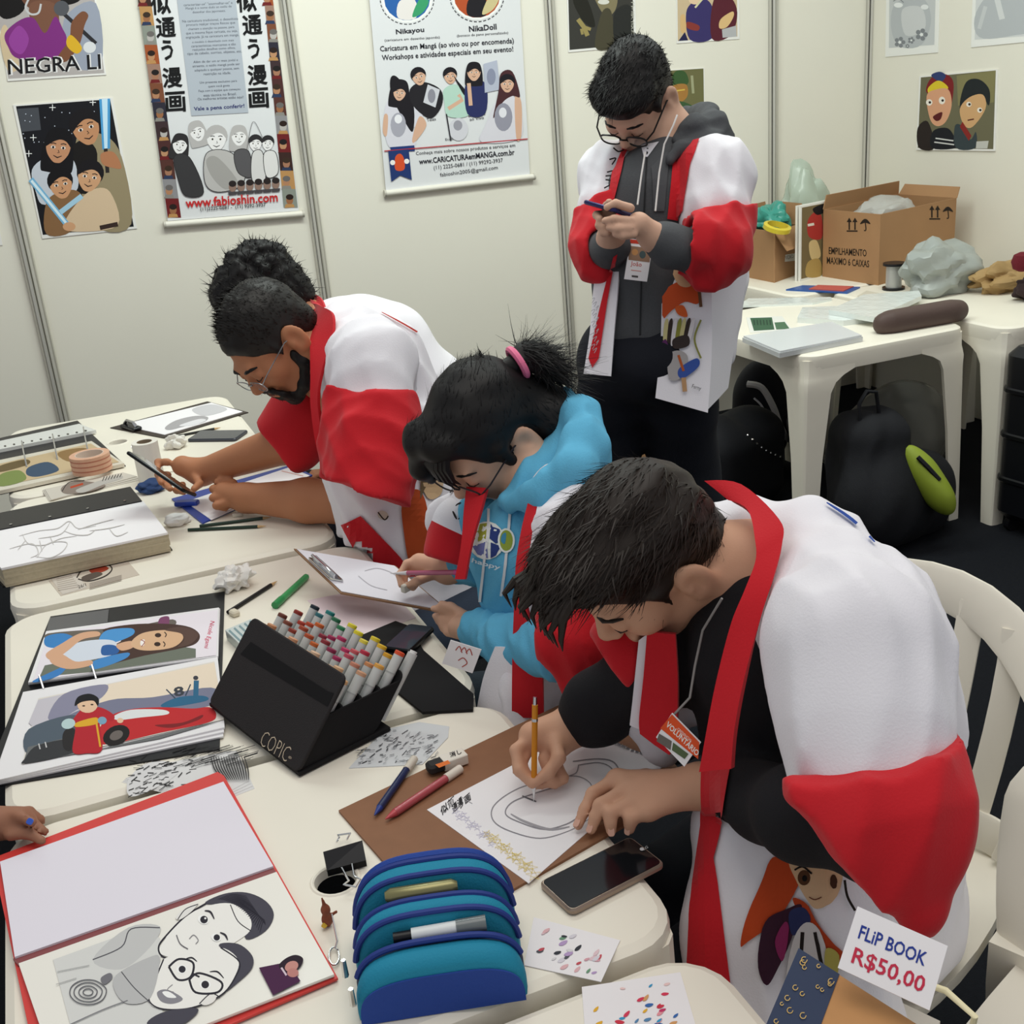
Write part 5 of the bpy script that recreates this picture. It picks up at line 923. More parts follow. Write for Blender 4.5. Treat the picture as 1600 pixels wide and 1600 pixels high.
b = Blob(.0015); b.ell(kf+V(0, 0, .010), (.007, .006, .010), k=.003).ell(kf+V(0, 0, .024), (.006, .006, .007), k=.003).cone(kf+V(0, 0, .028), kf+V(-.002, 0, .042), .003, .0015, .003).cone(kf+V(.005, 0, .014), kf+V(.012, -.002, .018), .002, k=.002); blob_ob(b, 'body', mat('8a4a32', .6, noise=.3, nscale=200), t); MB().lathe(kf+V(-.005, -.004, .006), [(.001, -.004), (.004, 0), (.001, .004)], seg=8).build('belly', mat('d8b23c', .5), t)
soft(MB().tube([onz(522+8*math.cos(a), 1494+14*math.sin(a), ZT+.004) for a in np.linspace(0, 2*math.pi, 14, endpoint=False)], .0012, 6, closed=True).build('split_ring', CHROME, t)); soft(MB().tube([kf+V(.006, -.004, .018), onz(527, 1470, ZT+.012), onz(524, 1482, ZT+.006)], .0012, 6).build('chain', CHROME, t))
def swatch(seed, box, cols, dense):
    def art(p):
        g = np.random.default_rng(seed)
        for k in range(dense):
            u, v = g.uniform(.1, .9, 2); (a, b_, c, d) = [np.array(q) for q in box]; x, y = (a*(1-u)+b_*u)*(1-v)+(d*(1-u)+c*u)*v; r = g.uniform(3, 6)
            q = g.uniform(-.7, .3); R2 = lambda u_, v_: (x+r*(u_*math.cos(q)-v_*math.sin(q)), y+r*(u_*math.sin(q)+v_*math.cos(q))); p.blob([R2(-1.3, .1), R2(-.4, -.5), R2(1.2, -.45), R2(.8, .2), R2(-.4, .55)], cols[k % len(cols)], 3)
    return art
bx_ = [(834, 1433), (969, 1469), (939, 1534), (819, 1508)]; card('swatch_card', 'white paper with faint colour test marks between pencil case and phone', 'paper', bx_, ZT+.0005, .0008, PAPER, swatch(4, bx_, ['c8545e', '3a3c44', 'e2c6cc', 'd8d4dc', 'b79cc8', 'e0b4b8', 'dcdadc', '6f9a7c', 'd9a4ae', '55575e'], 26))
bx_ = [(909, 1542), (1063, 1519), (1090, 1612), (915, 1626)]; card('swatch_card', 'white paper with bright red, blue and yellow test marks', 'paper', bx_, ZT+.0005, .0008, PAPER, swatch(9, bx_, ['d8405c', '3c6cb0', 'e6b23c', 'e89aa2', '3a9ac8', 'd23a4e', 'd8a06a', 'eccbc8', '5c8ab4', 'c83c6a'], 26))
t, cc, M, L1, L2 = phone('large black phone lying at the table corner below the drawing', [(840, 1377), (985, 1305), (1038, 1347), (895, 1426)], ZT+.0005, .009, '9c8a7c', '121316')
p = top_print(ZT+.0107); p.ell(1003, 1327, 3.4, 2.6, 'b8b8ba'); p.text('LG', (1006, 1329), (1013, 1325), 'b8b8ba', 4); p.build('logo', t)
# flip book on a wire stand with the price card
TLp, TRp, BLp = A(1250, 1484, .93), A(1432, 1600, .865), A(1196, 1612, .85); u_ = TRp-TLp; v_ = BLp-TLp; n_ = nrm(np.cross(u_, v_)); n_ = n_ if n_@(CC-TLp) > 0 else -n_
v_ = v_/np.linalg.norm(v_); kmax = (TLp[2]-ZT-.004)/max(-v_[2], .05); vlen = min(.21, kmax); ul = np.linalg.norm(u_); u_ = u_/ul; ul = .16
t = thing('notebook', 'kraft covered flip book with blue and gold patterned spine on the wire stand', 'book', TLp+v_*vlen+u_*ul/2)
def cell(a0, a1, th0, th1, name, m): MB().prism([TLp+u_*a0-n_*th0, TLp+u_*a1-n_*th0, TLp+u_*a1+v_*vlen-n_*th0, TLp+u_*a0+v_*vlen-n_*th0], -n_*(th1-th0)).build(name, m, t)
cell(0, ul, .0, .002, 'cover', mat('b98654', .7, noise=.08, nscale=60)); cell(.002, ul-.002, .002, .014, 'pages', mat('dcdad4', .8)); cell(0, ul, .014, .016, 'back_cover', mat('b98654', .7)); cell(-.0015, .036, -.0008, .0, 'spine_cloth', mat('22304e', .6))
p = plane_print(TLp+n_*.0009, n_); g = np.random.default_rng(2)
for k in range(46):
    a, b_ = g.uniform(.003, .033), g.uniform(.004, vlen-.004); x, y = proj(TLp+u_*a+v_*b_); r = g.uniform(2.5, 5); p.curve([(x+r*math.cos(q), y+r*math.sin(q)) for q in np.linspace(0, 5.2, 6)], 1.3, 'c9a764')
p.build('gold_pattern', t)
C4 = [A(1340, 1416, .90), A(1481, 1478, .87), A(1446, 1602, .85), A(1309, 1512, .88)]; n4 = nrm(np.cross(C4[1]-C4[0], C4[3]-C4[0])); n4 = n4 if n4@(CC-C4[0]) > 0 else -n4; C4[2] = C4[1]+C4[3]-C4[0]
t = thing('price_card', 'handwritten white price card reading FLIP BOOK R$50,00 on the flip book', 'card', (C4[2]+C4[3])/2); MB().prism(C4, -n4*.001).build('card', PAPER, t)
p = plane_print(C4[0], n4)
p.text('FLiP BOOK', (1340, 1466), (1444, 1510), '2b3f94', 22, .015, updir=(.3, -1)); p.text('R$50,00', (1328, 1508), (1440, 1556), 'c8344e', 30, .015, updir=(.3, -1)); p.build('lettering', t)
ws = thing('wire_stand', 'cream wire book stand holding the flip book and price card', 'stand', V(C4[2][0], C4[2][1], ZT)); WIRE = mat('e6dcb4', .4)
PB_ = TLp-n_*.024; e0_, e1_, e2_ = (onpl(x, y, PB_, n_) for x, y in ((1440, 1535), (1478, 1548), (1523, 1588))); lowb = V(e2_[0]+.01, e2_[1]+.03, ZT+.004); back = TLp+u_*.05-n_*.024; gb = V(back[0]-n_[0]*.06, back[1]-n_[1]*.06, ZT+.004); gl = lowb*.6+gb*.4
for pts in ([e0_, e1_, e2_, e2_*.6+lowb*.4, lowb, gl, gb], [gb, TLp+v_*vlen*.2+u_*.05-n_*.024, back]): soft(MB().tube(pts, .0028, 8).build('wire', WIRE, ws))
# ================================================================== people
class Wrap(Print):
    """artwork carried through the lens direction onto a curved garment and laid on its surface"""
    def __init__(s, objs, lift=.0022, step=.0003, maxjump=.05, grid=9):
        vs, fs, n = [], [], 0
        for o in objs:
            w_ = wloc(o); a = [Vector(v.co)+Vector(w_) for v in o.data.vertices]; fs += [tuple(i+n for i in p_.vertices) for p_ in o.data.polygons]; vs += a; n += len(a)
        s.bv = BVHTree.FromPolygons(vs, fs); s.grid = grid; s.mj = maxjump; s.last = None
        Print.__init__(s, s.cast, V(0, 0, 0), 0, 0); s.l0 = lift; s.st = step
    def cast(s, x, y):
        d = Vector(nrm(ray(x, y))); h = s.bv.ray_cast(Vector(CC), d)
        if h[0] is None: return None
        nn = np.array(h[1]); nn = nn if nn@np.array(d) < 0 else -nn; s.last = np.array(h[0]); return np.array(h[0])+nn*s.l0-np.array(d)*s.st*s.k
    def _put(s, P2, faces, c):
        Q = [s.cast(x, y) for x, y in P2]; s.k += 1; ok = []
        for f in faces:
            if any(Q[i] is None for i in f): continue
            q = np.array([Q[i] for i in f])
            if np.ptp(q@CF) < s.mj: ok.append(f)
        if ok:
            Q = [q if q is not None else V(0, 0, 0) for q in Q]; used = sorted({i for f in ok for i in f}); mp = {u: i for i, u in enumerate(used)}
            s.mb.add([Q[u] for u in used], [[mp[i] for i in f] for f in ok], s._mi(c, .8))
        return s
    def poly(s, pts, c):
        P = [];
        for i in range(len(pts)):
            a, b = np.array(pts[i], float), np.array(pts[(i+1) % len(pts)], float); m = max(1, int(np.linalg.norm(b-a)/s.grid))
            P += [a+(b-a)*k/m for k in range(m)]
        n = len(P); A_ = np.array(P); lo, hi = A_.min(0), A_.max(0); ins = []
        for x in np.arange(lo[0]+s.grid/2, hi[0], s.grid):
            for y in np.arange(lo[1]+s.grid/2, hi[1], s.grid): ins.append((x, y))
        allp = [Vector((float(p[0]), float(p[1]))) for p in P]+[Vector((float(x), float(y))) for x, y in ins]
        r = delaunay_2d_cdt(allp, [], [list(range(n))], 1, 1e-4); return s._put([tuple(v) for v in r[0]], r[2], c)
    def ell(s, x, y, rx, ry, c, a=0, n=18):
        ca, sa = math.cos(math.radians(a)), math.sin(math.radians(a))
        return s.poly([(x+rx*math.cos(q)*ca-ry*math.sin(q)*sa, y+rx*math.cos(q)*sa+ry*math.sin(q)*ca) for q in np.linspace(0, 2*math.pi, n, endpoint=False)], c)
    def line(s, pts, w_, c, taper=False, closed=False):
        P = [np.array(p, float) for p in pts]
        if closed: P.append(P[0])
        out = [P[0]]
        for a, b in zip(P[:-1], P[1:]):
            m = max(1, int(np.linalg.norm(b-a)/s.grid)); out += [a+(b-a)*(k+1)/m for k in range(m)]
        return Print.line(s, out, w_, c, taper)
    def build(s, name, parent):
        return Print.build(s, name, parent) if s.mb.n else None
SKIN1, SKIN2, SKIN3, SKIN4 = [mat(c, .55, spec=.35, noise=.06, nscale=25, bump=.05, bscale=500) for c in ('d0a083', 'b27856', 'd6a88d', 'cfa68e')]
HAIRM = mat('17130f', .5, spec=.45); HAIRB = mat('221811', .5, spec=.4); HAIRK = mat('0f0d0d', .55, spec=.4)
WHT = mat('eceaf0', .85, bump=.12, bscale=350, sheen=.1); RED = mat('c81724', .85, bump=.12, bscale=350, sheen=.1)
BLKF = mat('17161a', .9, bump=.15, bscale=400); NAVY = mat('141720', .9, bump=.15, bscale=400); HOODG = mat('4c4e51', .9, noise=.12, nscale=200, bump=.2, bscale=400); HOODB = mat('5fb0d4', .9, noise=.05, nscale=100, bump=.2, bscale=400)
LINEN = mat('2b2220', .6)
class Head:
    def __init__(s, c, fwd, up, sc=1.0):
        s.c = np.array(c, float); f_ = nrm(fwd); u = np.array(up, float); u = nrm(u-f_*np.dot(u, f_)); s.M = np.stack([np.cross(f_, u), f_, u], 1); s.k = sc
    def W(s, x, y, z): return s.c+s.M@(V(x, y, z)*s.k)
    def skull(s, b, neck, nr=.055, male=True):
        k = s.k; W = s.W; M = s.M
        b.ell(W(0, -.014, .03), V(.073, .092, .088)*k, M, k=.02); b.ell(W(0, .028, -.025), V(.059, .062, .088)*k, M, k=.03)
        b.cone(W(0, .02, -.065), W(0, .060, -.096), .042*k, .022*k, k=.025)
        for x in (-1, 1):
            b.ell(W(x*.037, .060, -.022), V(.024, .024, .026)*k, M, k=.02); b.cone(W(x*.055, -.005, -.05), W(x*.024, .05, -.095), .022*k, .018*k, k=.02)
            b.ell(W(x*.031, .107, .000), V(.018, .016, .013)*k, M, k=.012, op='s'); b.ell(W(x*.031, .083, -.001), V(.015, .0125, .0115)*k, M, k=.004)
        b.cone(W(-.030, .084, .021), W(.030, .084, .021), .010*k, k=.018); b.cone(W(0, .086, .012), W(0, .106, -.026), .008*k, .0125*k, k=.012)
        for x in (-1, 1): b.ell(W(x*.012, .098, -.031), V(.0085, .010, .008)*k, M, k=.006)
        b.cone(W(-.017, .090, -.057), W(.017, .090, -.057), .0068*k, k=.006); b.cone(W(-.014, .090, -.068), W(.014, .090, -.068), .0075*k, k=.006); b.cone(W(-.022, .103, -.0625), W(.022, .103, -.0625), .0035*k, k=.004, op='s')
        for x in (-1, 1):
            Me = M@np.array([[math.cos(.35*x), -math.sin(.35*x), 0], [math.sin(.35*x), math.cos(.35*x), 0], [0, 0, 1]])
            b.ell(W(x*.081, -.014, -.010), V(.010, .023, .036)*k, Me, k=.005); b.ell(W(x*.092, -.008, -.008), V(.009, .014, .024)*k, Me, k=.003, op='s'); b.ell(W(x*.080, -.002, -.014), V(.006, .007, .010)*k, Me, k=.003); b.ell(W(x*.076, -.006, -.036), V(.008, .010, .010)*k, M, k=.005)
        b.cone(W(0, -.028, -.045), neck, .052*k, nr, k=.03)
    def brows(s, t, m, th=.0035, lash=True):
        for x in (-1, 1): soft(MB().tube([s.W(x*a, y, z) for a, y, z in ((.014, .0945, .020), (.028, .0945, .0245), (.040, .087, .023), (.048, .077, .018))], [th*.8, th, th*.9, th*.4], 6).build('eyebrow', m, t))
        if lash:
            for x in (-1, 1): soft(MB().tube([s.W(x*a, y, z) for a, y, z in ((.017, .0915, -.006), (.025, .0955, -.0085), (.035, .0945, -.0085), (.044, .087, -.005))], .0012, 5).build('eyelash', LINEN, t))
    def lips(s, t, m):
        soft(MB().tube([s.W(x, y, z) for x, y, z in ((-.019, .0935, -.0625), (-.008, .0982, -.061), (0, .0985, -.062), (.008, .0982, -.061), (.019, .0935, -.0625))], [.001, .0022, .0022, .0022, .001], 6).build('lips', m, t))
    def glasses(s, t, m, r=.0014, rx=.025, rz=.018, drop=0.0, lens=True, top_only=False):
        W = lambda x, y, z: s.c+s.M@(V(x, y-(.005 if y > .1 else 0), z)*s.k)
        for x in (-1, 1):
            cpts = [W(x*(.033+rx*math.copysign(abs(math.cos(a))**.75, math.cos(a))), .112-abs(math.cos(a))*.002, -.006-drop+rz*math.copysign(abs(math.sin(a))**.8, math.sin(a))) for a in np.linspace(0, 2*math.pi, 22, endpoint=False)]
            if lens: MB().add(cpts, [tuple(range(22))]).build('lens', mat('dfe6ea', .05, spec=.6, alpha=.12), t, fix=False)
            soft(MB().tube(cpts, r, 6, closed=True).build('rim', m, t))
            soft(MB().tube([W(x*(.033+rx), .110, 0-drop), W(x*.072, .085, .004-drop*.5), W(x*.081, .01, .006), W(x*.080, -.018, -.004)], r, 6).build('temple', m, t))
        soft(MB().tube([W(-.009, .112, -.002-drop), W(0, .115, .001-drop), W(.009, .112, -.002-drop)], r, 6).build('bridge', m, t))
def strands(v, f, n, L, dirfn, wd=.0016, seed=1, sel=None, curl=.3, seg=3, lift=(.1, .5)):
    """tapered hair strips growing from a hair cap"""
    g = np.random.default_rng(seed); f = np.asarray(f); fn_ = np.cross(v[f[:, 1]]-v[f[:, 0]], v[f[:, 2]]-v[f[:, 0]]); ln = np.linalg.norm(fn_, axis=1)+1e-12; cen = v[f].mean(1); N = fn_/ln[:, None]
    idx = np.arange(len(f)) if sel is None else np.nonzero(sel(cen))[0]; idx = g.choice(idx, n, p=ln[idx]/ln[idx].sum()); P = cen[idx]; Nn = N[idx]
    D = dirfn(P, Nn); D = D-Nn*(D*Nn).sum(1)[:, None]*.75; D = D/(np.linalg.norm(D, axis=1)[:, None]+1e-9); D = D+g.normal(size=D.shape)*.22; D /= np.linalg.norm(D, axis=1)[:, None]
    S = np.cross(D, Nn); S /= (np.linalg.norm(S, axis=1)[:, None]+1e-9); ll = L*g.uniform(.5, 1.2, n)[:, None]; V_ = []; lift = g.uniform(*lift, n)[:, None]; bend = g.normal(size=(n, 3))*curl
    for k in range(seg+1):
        t = k/seg; c = P-Nn*.003+D*ll*t+Nn*ll*lift*t*(1-.75*t)+bend*ll*t*t*.5; w_ = wd*(1-t*.9); V_ += [c+S*w_, c-S*w_]
    V_ = np.stack(V_, 1).reshape(-1, 3); m = 2*(seg+1); F = []
    for k in range(seg): a = np.arange(n)*m+2*k; F.append(np.stack([a, a+1, a+3, a+2], 1))
    return V_, np.concatenate(F)
def clear_face(H):
    def sel(c):
        q = (c-H.c)@H.M/H.k; return ~((np.abs(q[:, 0]) > .045) & (q[:, 2] < .035) & (q[:, 1] > -.045)) & ~((q[:, 1] > .045) & (q[:, 2] < .085))
    return sel
def hair_ob(b, t, m, n, L, dirfn, disp=None, name='hair', it=1, extra=None, **kw):
    v, f = b.mesh(disp); v = relax(v, f, it); sv, sf = strands(v, f, n, L, dirfn, **kw); return ob(name, np.concatenate([v, sv]), np.concatenate([f, sf+len(v)]), m, t, smooth=True)
def short_cap(H, b, top=0.0):
    W = H.W; k = H.k; M = H.M
    b.ell(W(0, -.018, .040), V(.081, .101, .091+top)*k, M, k=.01); b.ell(W(0, -.06, -.02), V(.066, .052, .075)*k, M, k=.02)
    b.ell(W(0, .105, -.030), V(.10, .062, .100)*k, M, k=.012, op='s'); b.box(W(0, .035, -.095), V(.13, .075, .075)*k, .02, M, k=.01, op='s'); b.box(W(0, -.05, -.135), V(.13, .10, .06)*k, .02, M, k=.01, op='s')
    for x in (-1, 1): b.ell(W(x*.085, -.008, -.014), V(.025, .024, .034)*k, M, k=.008, op='s'); b.cone(W(x*.069, .030, .025), W(x*.0715, .026, -.008), .008*k, .004*k, k=.010)
def finger(b, pts, r=.0085, k=.005):
    b.chain([(p, r*(1-.10*i)) for i, p in enumerate(pts)], k)
def nails(t, tips, m):
    for p, d, n in tips: d = nrm(d); n = nrm(n-d*np.dot(n, d)); MB().rbox(p+n*.0062-d*.001, (.0042, .0055, .0008), .003, frame(np.cross(d, n), d, n)).build('fingernail', m, t)
def ribbon(name, pairs, th, m, parent, nsub=5):
    """cloth band: pairs of 3-D edge points, thickened"""
    Lp = smooth2([np.array(a) for a, b in pairs], nsub); Rp = smooth2([np.array(b) for a, b in pairs], nsub); R_ = []
    for i in range(len(Lp)):
        j0, j1 = max(i-1, 0), min(i+1, len(Lp)-1); d = (Lp[j1]+Rp[j1])-(Lp[j0]+Rp[j0]); n = nrm(np.cross(d, Rp[i]-Lp[i])); R_.append(np.array([Lp[i]+n*th, Lp[i]*.5+Rp[i]*.5+n*th*1.3, Rp[i]+n*th, Rp[i]-n*th, Lp[i]*.5+Rp[i]*.5-n*th*.7, Lp[i]-n*th]))
    return soft(MB().loft(R_).build(name, m, parent), 60)
def paint_side(o, p0, n, mi):
    """cut the mesh cleanly along a plane and give one side another material (a sewn seam)"""
    bm = bmesh.new(); bm.from_mesh(o.data); w_ = wloc(o); n = nrm(n); q = Vector(np.asarray(p0)-w_)
    bmesh.ops.bisect_plane(bm, geom=bm.verts[:]+bm.edges[:]+bm.faces[:], plane_co=q, plane_no=Vector(n), dist=1e-5)
    for f in bm.faces:
        if (f.calc_center_median()-q).dot(Vector(n)) > 0: f.material_index = mi
    bm.to_mesh(o.data); bm.free(); o.data.polygons.foreach_set('use_smooth', np.ones(len(o.data.polygons), dtype=bool))
def split_sleeve(o, p0, n, c, rad, m, parent, name='sleeve'):
    """cut a garment along a sewn seam and make the cloth beyond it (near c) a part of its own"""
    bm = bmesh.new(); bm.from_mesh(o.data); w_ = wloc(o); n = Vector(nrm(n)); q = Vector(np.asarray(p0)-w_); cc = Vector(np.asarray(c)-w_)
    near = [f for f in bm.faces if (f.calc_center_median()-cc).length < rad*1.15]; geom = list({v for f in near for v in f.verts})+list({e for f in near for e in f.edges})+near
    bmesh.ops.bisect_plane(bm, geom=geom, plane_co=q, plane_no=n, dist=1e-5); bm.faces.ensure_lookup_table()
    sel = [f for f in bm.faces if (f.calc_center_median()-q).dot(n) > 0 and (f.calc_center_median()-cc).length < rad]
    idx = {}; vs = []; fs = []
    for f in sel:
        for v in f.verts:
            if v not in idx: idx[v] = len(vs); vs.append(np.array(v.co)+w_)
        fs.append([idx[v] for v in f.verts])
    bmesh.ops.delete(bm, geom=sel, context='FACES'); bm.to_mesh(o.data); bm.free(); o.data.polygons.foreach_set('use_smooth', np.ones(len(o.data.polygons), dtype=bool))
    return ob(name, vs, fs, m, parent, smooth=True)
def leg_pair(b, hipL, hipR, kneeL, kneeR, footL, footR, r=(.095, .07, .055), k=.03):
    for h_, kn, ft in ((hipL, kneeL, footL), (hipR, kneeR, footR)): b.chain([(h_, r[0]), (kn, r[1]), (ft, r[2])], k)
def shoe(t, p, d, m):
    b = Blob(.008); d = nrm(V(d[0], d[1], 0)); b.ell(p+d*.06+V(0, 0, .035), (.13, .045, .04), frame(d, np.cross(V(0, 0, 1), d), V(0, 0, 1)), k=0); b.cone(p+V(0, 0, .04), p+V(0, 0, .10), .045, .05, k=.02); b.cut(V(0, 0, .003), V(0, 0, -1)); blob_ob(b, 'shoe', m, t)
Z = onz
exec_people = True
# ------------------------------------------------------------------ the man drawing with the orange pencil
t = thing('person', 'seated person in white and red coat bent over drawing with an orange pencil', 'person', V(.98, 1.22, 0))
H = Head((.640, 1.203, 1.060), (-.70, .0, -.714), (-.70, -.22, .66)); NB_ = V(.775, 1.145, 1.035)
b = Blob(.004); H.skull(b, NB_, .056)
b.chain([(NB_, .055), (V(.83, 1.13, .94), .08), (V(.88, 1.13, .75), .09)], .03)
eL, wL = A(1372, 1300, 1.245), Z(1095, 1228, .775); eR, wR = A(1035, 1035, 1.55), Z(905, 1128, .785)
b.chain([(V(.83, 1.10, .95), .055), (V(.81, .99, .95), .05), (eL, .044), (Z(1180, 1240, .80), .038), (wL, .031)], .02)
b.chain([(V(.83, 1.15, .95), .055), (V(.79, 1.26, .95), .05), (eR, .045), (wR, .030)], .02)
kn = [Z(964, 1217, .764), Z(979, 1233, .766), Z(995, 1250, .763), Z(1013, 1267, .757)]; md = [Z(926, 1240, .760), Z(937, 1258, .760), Z(953, 1270, .757), Z(985, 1278, .752)]; tp = [Z(903, 1290, .735), Z(924, 1297, .735), Z(955, 1300, .735), Z(984, 1297, .735)]
for a in kn: b.cone(wL, a, .022, .0125, .012)
for a, m_, e in zip(kn, md, tp): finger(b, [a, m_, e*.55+m_*.45+V(0, 0, .002), e], .0098)
b.cone(kn[0], kn[3], .012, k=.01); finger(b, [wL+V(-.01, .02, 0), Z(1010, 1212, .745), Z(975, 1212, .738)], .0105)
pk = Z(833, 1150, .788); b.cone(wR, pk, .027, .021, .015); b.cone(wR, Z(870, 1165, .775), .026, .020, .015)
finger(b, [pk, Z(806, 1172, .783), Z(810, 1204, .765), Z(831, 1226, .750)], .0095); finger(b, [pk+V(.008, .01, -.006), Z(812, 1196, .765), Z(836, 1226, .743)], .0095); finger(b, [Z(868, 1160, .785), Z(873, 1184, .776), Z(858, 1206, .762), Z(842, 1218, .755)], .0108); finger(b, [Z(850, 1185, .765), Z(862, 1218, .745), Z(846, 1226, .738)], .009); finger(b, [Z(868, 1190, .76), Z(880, 1216, .742), Z(866, 1226, .737)], .0085)
body = blob_ob(b, 'body', SKIN1, t); NAILM = mat('d9a994', .35)
nails(t, [(e, e-m_, V(0, 0, 1)) for e, m_ in zip(tp, md)]+[(Z(846, 1214, .757), Z(842, 1218, .755)-Z(858, 1206, .762), nrm(CC-Z(842, 1218, .755)))], NAILM)
H.brows(t, HAIRB); H.lips(t, mat('a8695c', .5))
hb_ = Blob(.005); short_cap(H, hb_, .006); hb_.ell(H.W(0, .035, .092), V(.074, .072, .046), H.M, k=.02); hb_.ell(H.W(.0, .072, .105), V(.058, .034, .030), H.M, k=.02)
hair_ob(hb_, t, HAIRB, 5200, .035, lambda P, N: np.tile(H.M@V(-.2, .9, .1), (len(P), 1)), folds(.003, 130, H.M@V(0, 1, .2), 4), wd=.0014, seed=2, sel=clear_face(H))
LOCK = [([H.W(x, .09, .105+.01*math.sin(x*90)), H.W(x*1.05, .118, .112), H.W(x*1.1+.004, .140, .100+.012*math.sin(x*140)), H.W(x*1.15, .150, .085)]) for x in np.linspace(-.05, .05, 13)]
lk = MB()
for L_ in LOCK: lk.tube(L_, [.007, .006, .0035, .0006], 6)
soft(lk.build('fringe', HAIRB, t))['kind'] = 'stuff'
hb2 = Blob(.005); 
# undershirt
b = Blob(.006); b.chain([(NB_+V(.02, 0, -.02), .075), (V(.80, 1.13, .93), .125), (V(.84, 1.10, .76), .145), (V(.92, 1.14, .55), .15)], .05)
b.chain([(V(.79, .98, .99), .07), (eL, .055), (A(1255, 1272, 1.30), .054), (Z(1160, 1237, .795), .046)], .02); b.chain([(V(.78, 1.26, .98), .07), (eR, .058), (eR*.25+wR*.75, .049), (eR*.10+wR*.90, .044)], .02)
b.cut(V(0, 0, .445), V(0, 0, -1)); shirt = blob_ob(b, 'shirt', BLKF, t, folds(.004, 60, V(1, -.3, -.6), 2))
# coat
b = Blob(.006)
b.ell(V(.835, 1.115, .985), (.11, .215, .105), k=.05); b.ell(V(.875, 1.11, .85), (.115, .195, .18), k=.06); b.ell(V(.895, 1.12, .64), (.13, .20, .21), k=.06); b.ell(V(.91, 1.13, .5), (.15, .20, .15), k=.05)
b.chain([(V(.815, 1.05, 1.055), .045), (V(.845, 1.13, 1.065), .04), (V(.82, 1.20, 1.055), .045)], .04); b.chain([(V(.80, 1.0, 1.01), .09), (A(1330, 1010, 1.30), .085), (A(1350, 1140, 1.27), .088)], .06); b.chain([(V(.79, 1.25, 1.0), .085), (V(.74, 1.25, .93), .08)], .04)
b.chain([(V(.86, 1.02, .80), .09), (A(1290, 1400, 1.45), .08), (A(1290, 1620, 1.47), .10)], .05); b.chain([(V(.84, 1.05, .84), .08), (A(1165, 1290, 1.50), .06), (A(1150, 1440, 1.47), .06), (A(1150, 1620, 1.46), .07)], .05); b.chain([(V(.80, 1.22, .85), .07), (A(1015, 1110, 1.60), .035), (A(1030, 1165, 1.60), .03)], .03)
b.chain([(A(1350, 1140, 1.265), .088), (A(1358, 1210, 1.245), .080)], .04); CRF = creases(.009, 48, V(-.35, -.3, -.9), 6)
b.cut(V(0, 0, .452), V(0, 0, -1)); coat = blob_ob(b, 'coat', [WHT, RED], t, CRF, 1)
b = Blob(.005); b.chain([(V(.80, 1.0, 1.01), .09), (A(1330, 1010, 1.30), .089), (A(1350, 1140, 1.265), .092), (A(1370, 1270, 1.225), .092)], .04); b.cone(A(1370, 1270, 1.225), A(1292, 1262, 1.225), .088, .066, k=.04); b.cone(A(1385, 1290, 1.215), A(1432, 1418, 1.185), .082, .020, k=.05); b.cone(A(1340, 1330, 1.195), A(1424, 1415, 1.185), .055, .022, k=.03)
b.cut(A(1330, 1200, 1.2), CU-CR*.24); b.cone(A(1330, 1300, 1.235), A(1180, 1290, 1.29), .050, .115, k=.01, op='s'); b.cut(A(1312, 1340, 1.2), -CR*.77-CU*.64); b.cut(A(1232, 1260, 1.2), -CR)
slv = blob_ob(b, 'sleeve', RED, coat, CRF, 1)
b = Blob(.006); b.chain([(V(.78, 1.27, .97), .09), (A(985, 1015, 1.56), .062)], .03); b.cut(A(955, 1040, 1.56), -CR*.8-CU*.6); blob_ob(b, 'sleeve', RED, coat, folds(.004, 50, None, 3))
# collar and lapel bands
ribbon('collar_band', [(A(1103, 752, 1.50), A(1140, 782, 1.47)), (A(1160, 760, 1.47), A(1170, 800, 1.43)), (A(1218, 815, 1.395), A(1180, 845, 1.38)), (A(1222, 850, 1.37), A(1180, 880, 1.36)), (A(1208, 905, 1.345), A(1163, 925, 1.345)), (A(1190, 960, 1.335), A(1142, 975, 1.34)), (A(1165, 1060, 1.325), A(1120, 1070, 1.345)), (A(1150, 1140, 1.325), A(1105, 1150, 1.35)), (A(1145, 1200, 1.33), A(1095, 1205, 1.36))], .004, RED, coat)
w_ = Wrap([coat, shirt, body], lift=.004); w_.poly([(1098, 1185), (1147, 1182), (1128, 1300), (1118, 1340), (1150, 1600), (1072, 1600), (1080, 1420), (1098, 1290)], RED); w_.build('lapel', coat)
ribbon('lapel_far', [(A(1012, 985, 1.47), A(1056, 990, 1.46)), (A(1006, 1060, 1.485), A(1060, 1065, 1.47)), (A(1000, 1120, 1.50), A(1058, 1130, 1.48)), (A(1002, 1145, 1.51), A(1048, 1178, 1.49))], .004, RED, coat)
ribbon('front_edge', [(A(1000, 1000, 1.49), A(1014, 990, 1.48)), (A(990, 1080, 1.50), A(1008, 1070, 1.495)), (A(984, 1132, 1.51), A(1004, 1140, 1.51))], .003, WHT, coat)
w_ = Wrap([coat], lift=.003)
w_.blob([(1208, 1340), (1240, 1350), (1252, 1375), (1220, 1430), (1170, 1470), (1158, 1475), (1168, 1430), (1190, 1380)], 'c0481f'); w_.blob([(1235, 1345), (1275, 1348), (1312, 1360), (1312, 1385), (1300, 1408), (1278, 1420), (1262, 1405), (1245, 1375)], 'dcb892'); w_.ell(1258, 1372, 10, 12, '5a3a24'); w_.ell(1259, 1373, 4, 5, '17120f'); w_.ell(1302, 1378, 5, 11, '4a2f20'); w_.curve([(1243, 1360), (1256, 1355), (1270, 1366)], 3, '1c1512'); w_.curve([(1266, 1402), (1275, 1406), (1285, 1402)], 1.6, '6a3a2c'); w_.blob([(1240, 1405), (1262, 1412), (1278, 1440), (1300, 1470), (1320, 1490), (1310, 1500), (1270, 1455)], 'b8431f')
